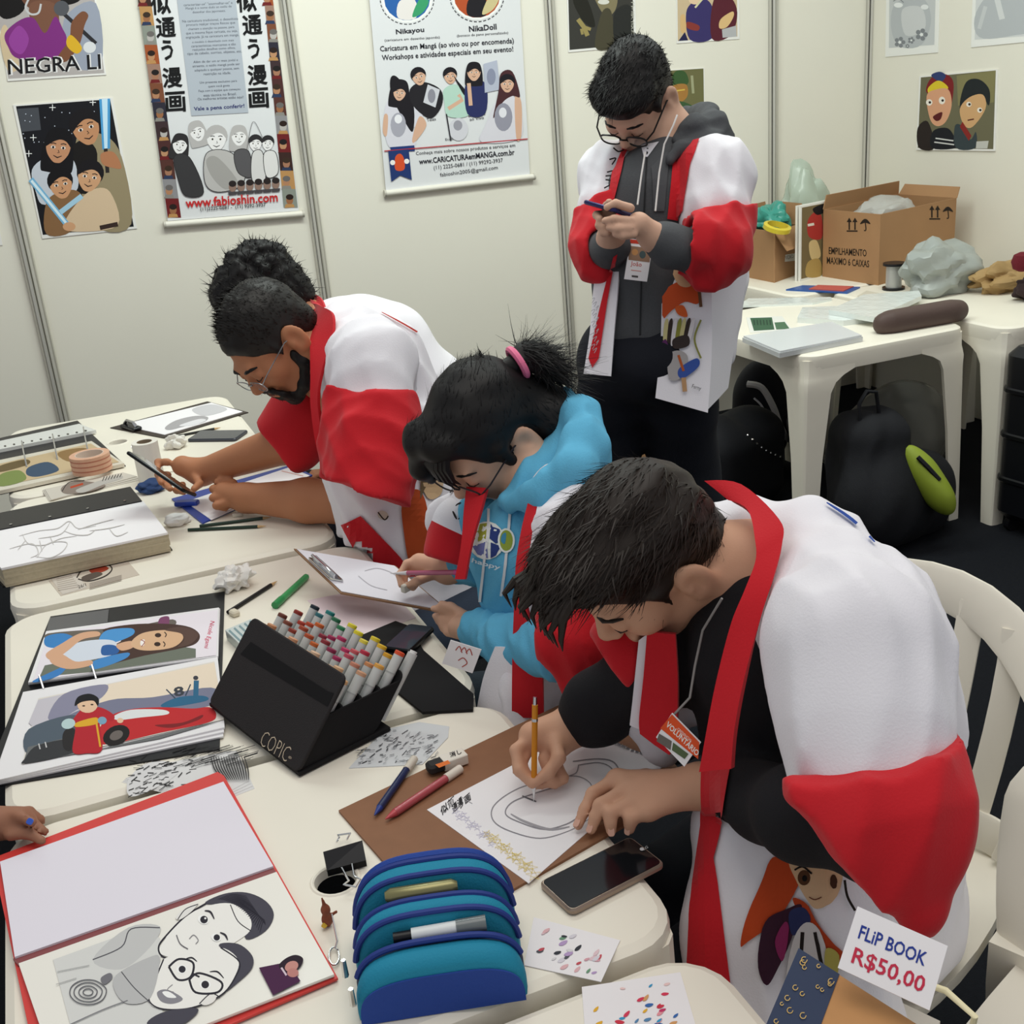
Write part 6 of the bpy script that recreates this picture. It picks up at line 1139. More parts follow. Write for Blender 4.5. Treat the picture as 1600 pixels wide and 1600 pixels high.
w_.blob([(1195, 1440), (1230, 1420), (1255, 1415), (1240, 1460), (1215, 1510), (1196, 1538), (1184, 1500)], '3a1c2e'); w_.blob([(1235, 1425), (1258, 1418), (1268, 1440), (1240, 1460)], '2f3560'); w_.blob([(1228, 1540), (1240, 1470), (1262, 1440), (1285, 1460), (1296, 1540), (1262, 1580)], 'd8d4d4'); w_.line([(1256, 1455), (1252, 1510)], 6, '26201e'); w_.line([(1275, 1455), (1284, 1505)], 5, '26201e'); w_.blob([(1210, 1470), (1226, 1440), (1234, 1450), (1222, 1500)], '8c2a5c'); w_.curve([(1318, 1375), (1322, 1400), (1334, 1422)], 4, '241c18'); w_.blob([(1290, 1480), (1310, 1490), (1305, 1530), (1290, 1520)], 'b9ad5a')
w_.curve([(1290, 788), (1330, 815), (1365, 850)], 5, '2f4fa0', True); w_.build('print', coat)
# legs
b = Blob(.009); leg_pair(b, V(.95, 1.12, .52), V(.95, 1.30, .52), V(.62, 1.04, .52), V(.64, 1.20, .52), V(.67, 1.06, .08), V(.67, 1.21, .08), (.088, .068, .05)); b.ell(V(.95, 1.21, .535), (.14, .18, .11), k=.04); blob_ob(b, 'trousers', NAVY, t)
for y in (1.06, 1.21): shoe(t, V(.67, y, 0), V(-1, 0, 0), BLKF)
LAN = mat('8d8a88', .6); soft(MB().tube([A(1128, 935, 1.36), A(1098, 985, 1.40), A(1086, 1040, 1.41), A(1078, 1090, 1.405), A(1052, 1118, 1.41)], .0016, 6).build('lanyard', LAN, t))
def badge(label, C4, arts):
    n4 = nrm(np.cross(C4[1]-C4[0], C4[3]-C4[0])); n4 = n4 if n4@(CC-C4[0]) > 0 else -n4; t = thing('name_badge', label, 'badge', (C4[2]+C4[3])/2); MB().prism(C4, -n4*.0012).build('card', PAPER, t); p = plane_print(C4[0], n4); arts(p); p.build('print', t)
def arts(p):
    p.poly([(1050, 1116), (1093, 1160), (1091, 1186), (1032, 1138)], 'e2572c'); p.text('VOLUNTÁRIO', (1040, 1134), (1089, 1182), 'f2efe9', 11, .02, updir=(.6, -1)); p.text('CREDENCIAL', (1058, 1140), (1080, 1160), 'f2efe9', 4, updir=(.6, -1)); p.poly([(1030, 1146), (1050, 1158), (1048, 1172), (1026, 1158)], '6f6a64'); p.poly([(1052, 1160), (1076, 1178), (1070, 1186), (1050, 1172)], '5a6a4a')
q = [A(1050, 1114, 1.405), A(1095, 1160, 1.385), A(1072, 1200, 1.40), A(1025, 1152, 1.42)]; q[2] = q[1]+q[3]-q[0]; badge('orange and white volunteer badge hanging over the brown drawing board', q, arts)
pc = Z(834, 1252, ZT+.0052); pt = A(836, 1092, np.dot(Z(834, 1252, ZT)-CC, CF)*.985); pd = nrm(pt-pc)
m_ = thing('mechanical_pencil', 'orange mechanical pencil held upright by the drawing hand', 'pencil', pc); soft(MB().tube([pc+pd*.028, pc+pd*.135], .0042, 10).build('barrel', mat('d98a1e', .4), m_), 50); soft(MB().tube([pc, pc+pd*.004, pc+pd*.028], [.0006, .0012, .004], 10).build('tip', CHROME, m_), 50); soft(MB().tube([pc+pd*.135, pc+pd*.146], [.003, .0026], 10).build('push_button', CHROME, m_), 50); soft(MB().tube([pc+pd*.112, pc+pd*.116], .0045, 10).build('clip_ring', CHROME, m_), 50)
# ------------------------------------------------------------------ the bearded man
t = thing('person', 'seated bearded person with glasses and rolled sleeves holding a phone and pencil', 'person', V(.80, 2.35, 0))
H = Head((.427, 2.452, 1.165), (-.641, -.29, -.70), (-.706, -.117, .698)); NB_ = A(522, 560, 2.5)
b = Blob(.004); H.skull(b, NB_, .062); shL, shR = A(580, 570, 2.42), A(490, 590, 2.66); eL, eR = Z(590, 788, .775), A(452, 690, 2.72); wL, wR = Z(385, 778, .765), A(315, 735, 2.82)
wR = Z(315, 738, .80); eR = A(455, 690, 2.70)
b.chain([(NB_, .065), (A(560, 600, 2.52), .09), (A(590, 700, 2.55), .10)], .03); b.chain([(A(560, 590, 2.5), .07), (shL, .065), (eL, .052), (Z(480, 782, .775), .050), (wL, .034)], .02); b.chain([(A(540, 590, 2.55), .07), (shR, .06), (eR, .050), (wR, .032)], .02)
# near hand: loose fist with a pencil
b.cone(wL, Z(352, 772, .768), .032, .030, .02); kn = [Z(338, 750, .790), Z(333, 764, .780), Z(333, 778, .768), Z(338, 790, .755)]
for a, e in zip(kn, [Z(352, 768, .765), Z(350, 778, .758), Z(350, 786, .75), Z(352, 794, .742)]): finger(b, [wL*.5+a*.5, a, e], .0105)
finger(b, [Z(365, 755, .79), Z(350, 748, .797), Z(340, 752, .795)], .0105)
# far hand with the phone
b.cone(wR, Z(285, 728, .82), .030, .026, .02)
for a, m_, e in (((262, 722, .835), (247, 722, .83), (246, 734, .822)), ((262, 742, .80), (247, 742, .795), (252, 754, .80)), ((270, 752, .79), (258, 757, .785), (266, 764, .79)), ((285, 758, .78), (276, 766, .775), (287, 769, .78))): finger(b, [Z(*a), Z(*m_), Z(*e)], .0098)
finger(b, [Z(305, 745, .80), Z(312, 756, .79), Z(303, 764, .79)], .0105)
body = blob_ob(b, 'body', SKIN2, t); H.brows(t, HAIRK, .004); H.lips(t, mat('8a5448', .5)); H.glasses(t, mat('9fa3a6', .25, metal=.8), .0012, .026, .016, .006)
hb_ = Blob(.005); short_cap(H, hb_); hair_ob(hb_, t, HAIRM, 3800, .016, lambda P, N: np.tile(H.M@V(0, .3, .9), (len(P), 1))+N, folds(.0018, 160, None, 5), wd=.0012, seed=5, sel=clear_face(H))
bb_ = Blob(.004); W = H.W; bb_.cone(W(0, .064, -.099), W(0, .070, -.108), .026, .020, k=.01); bb_.cone(W(-.020, .094, -.050), W(.020, .094, -.050), .006, k=.008)
for x in (-1, 1): bb_.chain([(W(x*.064, .012, -.03), .010), (W(x*.060, .012, -.062), .016), (W(x*.042, .040, -.092), .018), (W(x*.015, .066, -.103), .018)], .012); bb_.chain([(W(x*.022, .094, -.050), .005), (W(x*.028, .088, -.07), .006), (W(x*.022, .082, -.09), .010)], .008)
v, f = bb_.mesh(folds(.0012, 250, None, 2)); sv, sf = strands(v, f, 900, .009, lambda P, N: np.tile(H.M@V(0, .3, -.9), (len(P), 1))+N, wd=.0007, seed=9); ob('beard', np.concatenate([v, sv]), np.concatenate([f, sf+len(v)]), HAIRK, t, smooth=True)
# coat
b = Blob(.007); b.chain([(A(540, 535, 2.56), .08), (A(585, 575, 2.60), .11), (A(625, 690, 2.62), .13), (A(640, 830, 2.62), .14), (A(650, 920, 2.64), .15)], .06); b.chain([(A(540, 545, 2.54), .075), (shL, .085), (A(582, 680, 2.38), .088)], .06); b.chain([(A(530, 545, 2.62), .08), (A(480, 610, 2.68), .08)], .05)
b.chain([(A(570, 620, 2.5), .08), (A(580, 740, 2.52), .09), (A(600, 840, 2.55), .09)], .05); b.box(V(.16, 2.1, .36), V(.378, 1.9, .366), .01, k=.004, op='s'); CRF = creases(.010, 42, V(.2, -.3, -.9), 12)
coat = blob_ob(b, 'coat', [WHT, RED], t, CRF, 1)
b = Blob(.006); b.chain([(A(540, 545, 2.54), .075), (shL, .089), (A(582, 690, 2.38), .093), (A(572, 770, 2.35), .098)], .06); b.cut(A(585, 606, 2.3), CU+CR*.03); b.cut(A(560, 764, 2.34), -CR*.34-CU*.94); slv = blob_ob(b, 'sleeve', RED, coat, CRF, 1)
b = Blob(.006); b.chain([(A(478, 640, 2.66), .078), (A(452, 685, 2.68), .085)], .03); b.cut(A(430, 700, 2.66), -CR*.75-CU*.55); blob_ob(b, 'sleeve', RED, coat, folds(.005, 45, None, 4), 2)
ribbon('collar_band', [(A(485, 470, 2.62), A(500, 478, 2.56)), (A(505, 480, 2.47), A(490, 500, 2.50)), (A(521, 492, 2.42), A(487, 515, 2.46)), (A(520, 530, 2.40), A(486, 545, 2.42)), (A(507, 570, 2.385), A(487, 590, 2.40)), (A(498, 620, 2.385), A(487, 630, 2.40)), (A(505, 680, 2.40), A(494, 690, 2.41)), (A(515, 715, 2.41), A(503, 722, 2.42))], .004, RED, coat)
w_ = Wrap([coat], lift=.004); w_.poly([(476, 628), (488, 605), (496, 660), (512, 722), (492, 740), (482, 690)], 'dddbe0'); w_.line([(484, 645), (492, 690)], 4, '3a3638'); w_.line([(490, 660), (500, 715)], 3, '4a4446')
w_.poly([(535, 820), (565, 805), (625, 870), (650, 900), (600, 900), (560, 870)], RED); w_.blob([(628, 780), (648, 765), (662, 780), (668, 820), (660, 880), (640, 880), (630, 830)], 'b04a22'); w_.blob([(655, 745), (675, 730), (690, 745), (688, 772), (668, 780)], 'd2b48c'); w_.blob([(660, 735), (682, 722), (690, 735), (665, 760), (655, 780)], '6b5a42'); w_.line([(612, 775), (632, 750)], 5, '8a4630'); w_.blob([(608, 772), (630, 765), (640, 775), (620, 785)], 'd8bfa0'); w_.ell(598, 805, 9, 7, 'cfc4b4', 30); w_.curve([(590, 800), (600, 812), (606, 806)], 2, '3a302a'); w_.curve([(595, 490), (650, 520), (700, 560)], 2.5, 'b5382e', True); w_.build('print', coat)
b = Blob(.009); leg_pair(b, V(.82, 2.27, .5), V(.82, 2.45, .5), V(.60, 2.15, .52), V(.60, 2.56, .52), V(.63, 2.15, .08), V(.63, 2.56, .08)); b.ell(V(.84, 2.36, .5), (.15, .19, .12), k=.04); blob_ob(b, 'trousers', mat('2b3646', .9, bump=.2, bscale=300), t)
for y in (2.15, 2.56): shoe(t, V(.63, y, 0), V(-1, 0, 0), BLKF)
phone('black phone held up by the bearded person', None, 0, .008, '17181b', '0f1013', z2=[A(212, 706, np.dot(Z(262, 735, .83)-CC, CF)*.985), A(303, 768, np.dot(Z(303, 764, .79)-CC, CF)*.98), A(296, 772, np.dot(Z(303, 764, .79)-CC, CF)*.955), A(207, 709, np.dot(Z(262, 735, .83)-CC, CF)*.955)])
stick('pencil', 'dark green pencil gripped upright in the fist of the bearded person', 'pencil', A(341, 718, np.dot(Z(341, 750, .79)-CC, CF)*1.0), Z(352, 795, .735), .0038, mat('2c3a30', .4))
# ------------------------------------------------------------------ the curly-haired man behind him
t = thing('person', 'person with curly black hair sitting behind the bearded one, mostly hidden', 'person', V(.85, 3.02, 0))
H = Head(A(420, 468, 3.02), (-.80, .0, -.60), (-.60, -.1, .79), 1.02); NB_ = A(505, 520, 3.06); b = Blob(.005); H.skull(b, NB_, .06); b.chain([(NB_, .06), (A(560, 600, 3.1), .1), (A(590, 720, 3.1), .1)], .03)
hL = V(.66, 2.95, .63); hR = V(.66, 3.12, .63); b.chain([(A(550, 560, 3.05), .06), (V(.78, 2.84, .80), .045), (V(.70, 2.94, .65), .032), (hL, .026)], .02); b.chain([(A(530, 555, 3.2), .06), (V(.78, 3.24, .80), .045), (V(.70, 3.14, .65), .032), (hR, .026)], .02)
for h_ in (hL, hR):
    for k in range(4): finger(b, [h_+V(-.015, -.018+k*.012, .002), h_+V(-.05, -.02+k*.014, .004), h_+V(-.075, -.02+k*.013, -.012)], .009)
    finger(b, [h_+V(.0, -.02, 0), h_+V(-.035, -.042, -.006)], .010)
body = blob_ob(b, 'body', SKIN2, t); H.brows(t, HAIRK); H.lips(t, mat('8a5448', .5))
hb_ = Blob(.005); short_cap(H, hb_, .012); hb_.ell(H.W(0, .03, .085), V(.08, .085, .055), H.M, k=.02); g = np.random.default_rng(3)
for k in range(60): a, e = g.uniform(0, 6.28), g.uniform(.2, 1.3); hb_.ell(H.W(.082*math.cos(a)*math.cos(e), -.01+.105*math.sin(a)*math.cos(e), .045+.098*math.sin(e)), V(.015, .015, .015), k=.006)
hair_ob(hb_, t, HAIRK, 2600, .014, lambda P, N: N+g.normal(size=N.shape)*.6, folds(.004, 220, None, 8), wd=.0016, seed=3, sel=clear_face(H), curl=1.6)
b = Blob(.007); b.chain([(A(520, 510, 3.1), .08), (A(590, 545, 3.14), .13), (A(650, 640, 3.2), .16), (A(650, 800, 3.2), .16), (A(640, 960, 3.2), .17)], .06); b.chain([(A(540, 530, 3.05), .08), (A(565, 600, 2.98), .09)], .05); b.chain([(A(530, 530, 3.2), .08), (V(.70, 3.26, 1.0), .09)], .05); coat = blob_ob(b, 'coat', WHT, t, folds(.008, 28, V(.2, -.3, -.9), 15), 2)
for a, e in ((A(565, 600, 2.98), V(.77, 2.85, .84)), (V(.70, 3.26, 1.0), V(.77, 3.25, .84))): b = Blob(.007); b.chain([(a, .09), (e, .085)], .03); b.cut(e+V(-.03, 0, -.02), V(-.5, 0, -.8)); blob_ob(b, 'sleeve', RED, coat, None, 2)
ribbon('collar_band', [(A(480, 468, 3.16), A(490, 480, 3.12)), (A(497, 462, 3.06), A(487, 480, 3.06)), (A(508, 480, 2.99), A(490, 492, 3.0)), (A(512, 520, 2.96), A(490, 530, 2.97))], .005, RED, coat)
b = Blob(.01); leg_pair(b, V(.88, 2.92, .5), V(.88, 3.12, .5), V(.58, 2.90, .52), V(.60, 3.30, .52), V(.62, 2.92, .08), V(.64, 3.32, .08)); b.ell(V(.9, 3.02, .5), (.15, .19, .12), k=.04); blob_ob(b, 'trousers', NAVY, t)
for y in (2.92, 3.32): shoe(t, V(.63, y, 0), V(-1, 0, 0), BLKF)
# ------------------------------------------------------------------ the woman with the tied-up hair
t = thing('person', 'seated person with tied-up black hair, glasses and pale blue hoodie, drawing', 'person', V(.85, 1.66, 0))
H = Head((.638, 1.760, 1.088), (-.69, -.28, -.665), (-.57, -.35, .74), .97); NB_ = A(848, 762, 1.93); b = Blob(.004); H.skull(b, NB_, .048)
b.chain([(NB_, .048), (A(845, 850, 2.0), .065), (A(860, 950, 2.04), .06)], .03); eL, wL = A(872, 1012, 1.765), Z(745, 985, .765); eR, wR = A(748, 872, 2.06), Z(700, 890, .815)
b.chain([(A(855, 830, 1.98), .045), (A(905, 845, 1.80), .042), (eL, .038), (wL, .026)], .02); b.chain([(A(820, 830, 2.0), .045), (A(755, 815, 2.03), .042), (eR, .040), (wR, .026)], .02)
pk = Z(655, 880, .825); b.cone(wR, pk, .024, .019, .015); finger(b, [pk, Z(636, 880, .83), Z(624, 898, .815), Z(626, 915, .80)], .0082); finger(b, [pk+V(.01, 0, -.01), Z(632, 896, .81), Z(632, 916, .795)], .0082); finger(b, [Z(672, 900, .81), Z(652, 908, .81), Z(640, 914, .80)], .0092); finger(b, [Z(660, 900, .80), Z(645, 918, .792)], .008)
b.cone(wL, Z(718, 980, .765), .025, .021, .015)
for a, m_, e in (((712, 962, .775), (695, 953, .782), (677, 951, .785)), ((710, 972, .765), (690, 966, .766), (680, 962, .764)), ((710, 982, .755), (692, 976, .756), (684, 970, .756)), ((715, 992, .748), (700, 988, .748), (692, 982, .748))): finger(b, [Z(*a), Z(*m_), Z(*e)], .0080)
finger(b, [Z(728, 962, .78), Z(705, 948, .79), Z(690, 944, .793)], .0088)
body = blob_ob(b, 'body', SKIN3, t); H.brows(t, HAIRK, .0028); H.lips(t, mat('b5706a', .5)); H.glasses(t, mat('2a1f22', .35), .0016, .026, .018, .008)
hb_ = Blob(.005); W = H.W; hb_.ell(W(0, -.018, .042), V(.082, .102, .090), H.M, k=.01); hb_.ell(W(0, -.055, -.02), V(.075, .06, .085), H.M, k=.03); hb_.ell(W(0, .108, -.030), V(.11, .062, .100), H.M, k=.012, op='s'); hb_.box(W(0, .03, -.10), V(.13, .06, .07), .02, H.M, k=.01, op='s'); hb_.ell(W(-.088, -.005, -.012), V(.02, .018, .026), H.M, k=.008, op='s')
hb_.ell(W(.02, .07, .085), V(.062, .035, .030), H.M, k=.02); hb_.chain([(W(.045, .085, .075), .022), (W(.055, .105, .035), .018), (W(.052, .108, .0), .010)], .015); hb_.chain([(W(-.072, .028, .03), .014), (W(-.078, .022, -.03), .011), (W(-.066, .02, -.09), .008), (W(-.058, .03, -.125), .004)], .01); hb_.chain([(W(0, -.09, .0), .05), (A(875, 655, 1.97), .045), (A(900, 650, 1.97), .03)], .03)
hair_ob(hb_, t, HAIRK, 5600, .030, lambda P, N: (H.W(-.0, -.10, .11)-P), folds(.0028, 120, H.M@V(0, .8, .6), 7), wd=.0011, seed=12, sel=lambda c: clear_face(H)(c) & (np.linalg.norm(c-A(806, 569, 1.925), axis=1) > .055), curl=.06, lift=(.0, .04))
pb = A(806, 569, 1.925); pt_ = nrm(A(838, 548, 1.93)-pb); hb_ = Blob(.004); hb_.chain([(pb-pt_*.035, .022), (pb, .016), (A(822, 555, 1.94), .022), (A(843, 562, 1.935), .022), (A(860, 582, 1.93), .010)], .012); hair_ob(hb_, t, HAIRK, 1500, .05, lambda P, N: np.tile(A(872, 604, 1.96)-pb, (len(P), 1))+N*.04, folds(.002, 200, pt_, 2), name='ponytail', wd=.0012, seed=4, curl=.9, sel=lambda c: (c-pb)@pt_ > .014)
ang = np.linspace(0, 2*math.pi, 20, endpoint=False); q1_ = nrm(np.cross(pt_, CF)); q2_ = np.cross(pt_, q1_); soft(MB().tube([pb+pt_*.004+.026*(math.cos(a)*q1_+math.sin(a)*q2_) for a in ang], .0065, 8, closed=True).build('hair_tie', mat('f07aa0', .5), t))
lk = MB()
for x in np.linspace(-.02, .066, 12): lk.tube([W(x, .086-.3*abs(x), .082), W(x*1.05, .108-.3*abs(x), .060), W(x*1.12+.002*math.sin(x*300), .116-.35*abs(x), .030), W(x*1.15, .112-.4*abs(x), .006+.012*math.sin(x*170))], [.008, .007, .004, .0006], 6)
for k in range(5): lk.tube([W(-.074, .028-k*.004, .01), W(-.078, .03-k*.005, -.04), W(-.066+k*.002, .034-k*.008, -.10), W(-.060+k*.004, .045-k*.012, -.145)], [.004, .0035, .002, .0005], 5)
soft(lk.build('fringe', HAIRK, t))['kind'] = 'stuff'
# hoodie
b = Blob(.006); b.chain([(NB_+V(.02, 0, -.03), .07), (A(840, 860, 1.96), .105), (A(850, 945, 2.0), .095), (A(885, 1070, 2.06), .10)], .05); hood = blob_ob(b, 'hoodie', HOODB, t, creases(.007, 60, V(-.4, .2, -.8), 6), 1)
CR2 = creases(.006, 85, V(.2, .8, .3), 9); b = Blob(.005); b.chain([(A(905, 850, 1.80), .05), (eL, .048), (Z(800, 1005, .785), .046), (Z(764, 989, .773), .037)], .02); b.cone(Z(770, 990, .774), Z(752, 984, .772), .040, .038, .004); blob_ob(b, 'sleeve', HOODB, hood, CR2, 1)
b = Blob(.005); b.chain([(A(755, 815, 2.02), .055), (eR, .048), (Z(722, 885, .82), .036)], .02); blob_ob(b, 'sleeve', HOODB, hood, CR2, 1)
hp_ = [(A(800, 788, 1.86), .016), (A(850, 772, 1.80), .026), (A(893, 738, 1.79), .032), (A(914, 692, 1.84), .033), (A(908, 650, 1.92), .028), (A(880, 632, 1.98), .022), (A(845, 640, 2.03), .016)]; b = Blob(.005); b.chain(hp_, .03); b.chain([(A(800, 786, 1.90), .022), (A(842, 752, 1.90), .034), (A(880, 705, 1.93), .036)], .03); b.chain([(A(862, 800, 1.83), .020), (A(905, 770, 1.82), .028), (A(928, 720, 1.86), .026), (A(925, 680, 1.92), .020)], .025); blob_ob(b, 'hood', HOODB, t, creases(.005, 75, V(.5, .2, .8), 3), 1)
for pts in ([(766, 768), (764, 830), (758, 880), (752, 940), (748, 990)], [(800, 785), (795, 840), (790, 890), (784, 930)]):
    w_ = Wrap([hood], lift=.003); w_.curve(pts, 4, 'd9dde0'); w_.build('drawstring', hood)
w_ = Wrap([hood], lift=.0025); w_.ell(762, 845, 28, 29, 'dfe6e2'); w_.poly([(738, 850), (740, 830), (752, 820), (765, 818), (762, 842)], '9aa03a'); w_.poly([(768, 820), (782, 828), (786, 846), (776, 850), (766, 842)], '2b3c78'); w_.poly([(740, 854), (762, 846), (764, 872), (748, 866)], '6a72a8'); w_.poly([(768, 848), (784, 854), (776, 868), (768, 872)], '2b3c78'); w_.ell(792, 845, 13, 19, 'dfe6e2'); w_.ell(792, 845, 10, 16, '8a9c3c'); w_.blob([(786, 836), (792, 834), (790, 850), (784, 846)], '3f86a8'); w_.text('happy', (738, 880), (782, 892), 'd5e6ee', 9, .02); w_.build('print', hood)
# coat
b = Blob(.006); b.chain([(A(905, 825, 1.97), .085), (A(890, 900, 1.99), .125), (A(890, 1020, 2.0), .13), (A(890, 1150, 2.0), .14)], .05); b.chain([(A(885, 785, 1.84), .065), (A(915, 840, 1.78), .070), (A(920, 930, 1.765), .064)], .04); b.chain([(A(770, 790, 2.03), .05), (A(715, 815, 2.06), .055)], .04)
b.chain([(A(860, 870, 1.82), .035), (A(862, 960, 1.83), .035), (A(820, 1060, 1.86), .045), (A(800, 1160, 1.88), .05)], .03); b.box(V(.16, 2.1, .36), V(.378, 1.9, .366), .01, k=.004, op='s'); CRF = creases(.008, 55, V(.1, -.2, -.9), 22); coat = blob_ob(b, 'coat', [WHT, RED], t, CRF, 1)
b = Blob(.005); b.chain([(A(915, 840, 1.78), .074), (A(920, 930, 1.765), .069), (A(922, 990, 1.745), .070)], .04); b.cone(A(918, 985, 1.74), A(878, 990, 1.745), .066, .062, k=.03); b.cone(A(920, 1005, 1.735), A(902, 1070, 1.73), .060, .024, k=.03); b.cut(A(900, 928, 1.68), CU-CR*.1); b.cut(A(838, 985, 1.68), -CR+CU*.05); b.cone(A(865, 1005, 1.76), A(800, 1005, 1.78), .045, .075, k=.01, op='s'); slv = blob_ob(b, 'sleeve', RED, coat, creases(.010, 60, V(.3, -.2, -.9), 25), 1)
b = Blob(.005); b.chain([(A(722, 820, 2.05), .058), (A(712, 862, 2.045), .058)], .03); b.cut(A(700, 880, 1.98), -CU-CR*.25); slv2 = blob_ob(b, 'sleeve', [RED, WHT], coat, folds(.005, 50, V(0, 0, -1), 20), 2); paint_side(slv2, A(712, 832, 1.97), CU+CR*.45, 1)
w_ = Wrap([slv2, coat], lift=.003); 
for pts in ([(700, 752), (712, 760), (704, 772)], [(712, 756), (724, 760)], [(712, 792), (722, 788), (718, 805)], [(716, 812), (724, 808), (722, 822)], [(708, 800), (714, 812)]): w_.curve(pts, 3, '2a2426', True)
w_.build('brush_marks', coat)
ribbon('lapel_far', [(A(730, 762, 1.925), A(762, 764, 1.90)), (A(726, 800, 1.90), A(752, 800, 1.88)), (A(722, 850, 1.885), A(738, 850, 1.875)), (A(712, 905, 1.89), A(728, 905, 1.88))], .003, RED, coat)
ribbon('lapel_near', [(A(826, 788, 1.79), A(842, 782, 1.78)), (A(816, 830, 1.78), A(834, 830, 1.765)), (A(808, 880, 1.78), A(826, 882, 1.765)), (A(806, 930, 1.785), A(822, 940, 1.77)), (A(802, 1010, 1.80), A(845, 1020, 1.78)), (A(800, 1120, 1.83), A(850, 1120, 1.82))], .003, RED, coat)
ribbon('front_edge', [(A(842, 782, 1.78), A(930, 720, 1.80)), (A(834, 830, 1.765), A(870, 810, 1.75)), (A(826, 882, 1.765), A(860, 880, 1.75)), (A(822, 940, 1.77), A(850, 945, 1.75))], .003, WHT, coat)
ribbon('front_panel', [(A(775, 1010, 1.83), A(803, 1010, 1.81)), (A(756, 1060, 1.85), A(803, 1060, 1.82)), (A(742, 1130, 1.87), A(803, 1130, 1.84))], .003, WHT, coat)
b = Blob(.009); leg_pair(b, V(.92, 1.67, .5), V(.92, 1.81, .5), V(.60, 1.69, .52), V(.60, 1.84, .52), V(.64, 1.71, .08), V(.64, 1.86, .08), (.085, .065, .05)); b.ell(V(.93, 1.74, .5), (.14, .16, .11), k=.04); blob_ob(b, 'trousers', mat('26303a', .9, bump=.2, bscale=300), t)
for y in (1.71, 1.86): shoe(t, V(.64, y, 0), V(-1, 0, 0), BLKF)
q = [A(704, 1000, 1.80), A(752, 1015, 1.78), A(738, 1052, 1.80), A(712, 1046, 1.81)]; q[3] = q[0]+q[2]-q[1]
badge('white paper badge with red scribbles hanging by the tied-hair person', q, lambda p: [p.curve([(712+8*k, 1016+2*k), (718+8*k, 1010+2*k), (722+8*k, 1020+2*k)], 1.6, 'b5564e') for k in range(3)]+[p.curve([(716, 1032), (724, 1028), (730, 1036), (722, 1042)], 1.6, 'b5564e')])
# clipboard held on the table edge
Pq = [Z(459, 857, .800), Z(532, 926, .772), Z(706, 958, .757), Z(632, 876, .785)]; Pq[3] = Pq[0]+Pq[2]-Pq[1]; nq = nrm(np.cross(Pq[1]-Pq[0], Pq[3]-Pq[0])); nq = nq if nq[2] > 0 else -nq
m_ = thing('clipboard', 'brown clipboard with a steel clip tilted up under the drawing hand', 'clipboard', Pq[1]); MB().prism(Pq, -nq*.004).build('board', mat('8f6a4c', .6), m_); ins = [sum(Pq)/4+(q-sum(Pq)/4)*.955+nq*.0004 for q in Pq]; MB().prism(ins, nq*.0015).build('paper', mat('dcdae2', .7), m_)
ce_ = nrm(Pq[1]-Pq[0]); cd_ = nrm(Pq[2]-Pq[1]); cc_ = (Pq[0]+Pq[1])/2+cd_*.022+nq*.005; Mq = frame(ce_, cd_, nq); soft(MB().rbox(cc_, (.05, .016, .003), .006, Mq).build('clip', CHROME, m_), 40); soft(MB().tube([cc_-ce_*.03+nq*.004, cc_-ce_*.03+nq*.016-cd_*.012, cc_+ce_*.03+nq*.016-cd_*.012, cc_+ce_*.03+nq*.004], .003, 8).build('clip_lever', CHROME, m_)); soft(MB().tube([cc_-ce_*.045+nq*.006, cc_+ce_*.045+nq*.006], .005, 8).build('clip_roll', CHROME, m_))
p = plane_print(ins[0]+nq*.0016, nq); p.curve([(570, 892), (590, 888), (612, 895), (625, 905)], 1.2, 'b8b5bc'); p.curve([(560, 900), (580, 915), (605, 922)], 1.2, 'b8b5bc'); p.build('drawing', m_)
pa_, pq_ = A(720, 890, np.dot(Z(655, 885, .83)-CC, CF)*.95), A(612, 892, np.dot(Z(630, 890, .83)-CC, CF)*1.005)
bq = BVHTree.FromPolygons([Vector(v.co)+Vector(wloc(body)) for v in body.data.vertices], [tuple(p_.vertices) for p_ in body.data.polygons]); best = None    # bring the pen against the fingers that hold it
for k in np.linspace(.15, .65, 40):
    c_ = pq_+(pa_-pq_)*k; h_ = bq.find_nearest(Vector(c_))
    if best is None or h_[3] < best[0]: best = (h_[3], np.array(h_[0])-c_)
sh_ = best[1]*(1-.0040/max(best[0], .0040)); pa_, pq_ = pa_+sh_, pq_+sh_
stick('pen', 'clear pink-ended pen held sideways in the fingers', 'pen', pa_, pq_, .0048, mat('b5607c', .25, spec=.6), mat('d8d4d6', .4), .045, mat('c8488a', .3), .022)
o = MB().rbox(Z(634, 918, .795), (.009, .006, .008), .003, rotz(.5)).build('eraser', mat('d9d4c8', .7)); tag(soft(o, 40), 'small printed eraser pinched against the tilted clipboard', 'eraser')
# ------------------------------------------------------------------ the standing man
t = thing('person', 'person standing in white and red coat over grey hoodie, looking at a phone', 'person', V(1.40, 2.47, 0))
H = Head((1.378, 2.532, 1.583), (-.537, -.308, -.786), (-.568, -.557, .606), 1.0); NB_ = A(1048, 212, 2.74); b = Blob(.004); H.skull(b, NB_, .055)
shL, shR, eL, eR, wL, wR = A(1118, 275, 2.66), A(958, 275, 2.82), A(1108, 402, 2.56), A(940, 392, 2.72), A(1022, 372, 2.50), A(955, 372, 2.58)
b.chain([(NB_, .055), (A(1035, 300, 2.76), .09), (A(1030, 420, 2.78), .09)], .03); b.chain([(A(1060, 260, 2.72), .06), (shL, .046), (eL, .040), (wL, .029)], .02); b.chain([(A(1010, 260, 2.80), .06), (shR, .046), (eR, .040), (wR, .029)], .02)
b.cone(wL, A(998, 350, 2.47), .028, .026, .02)
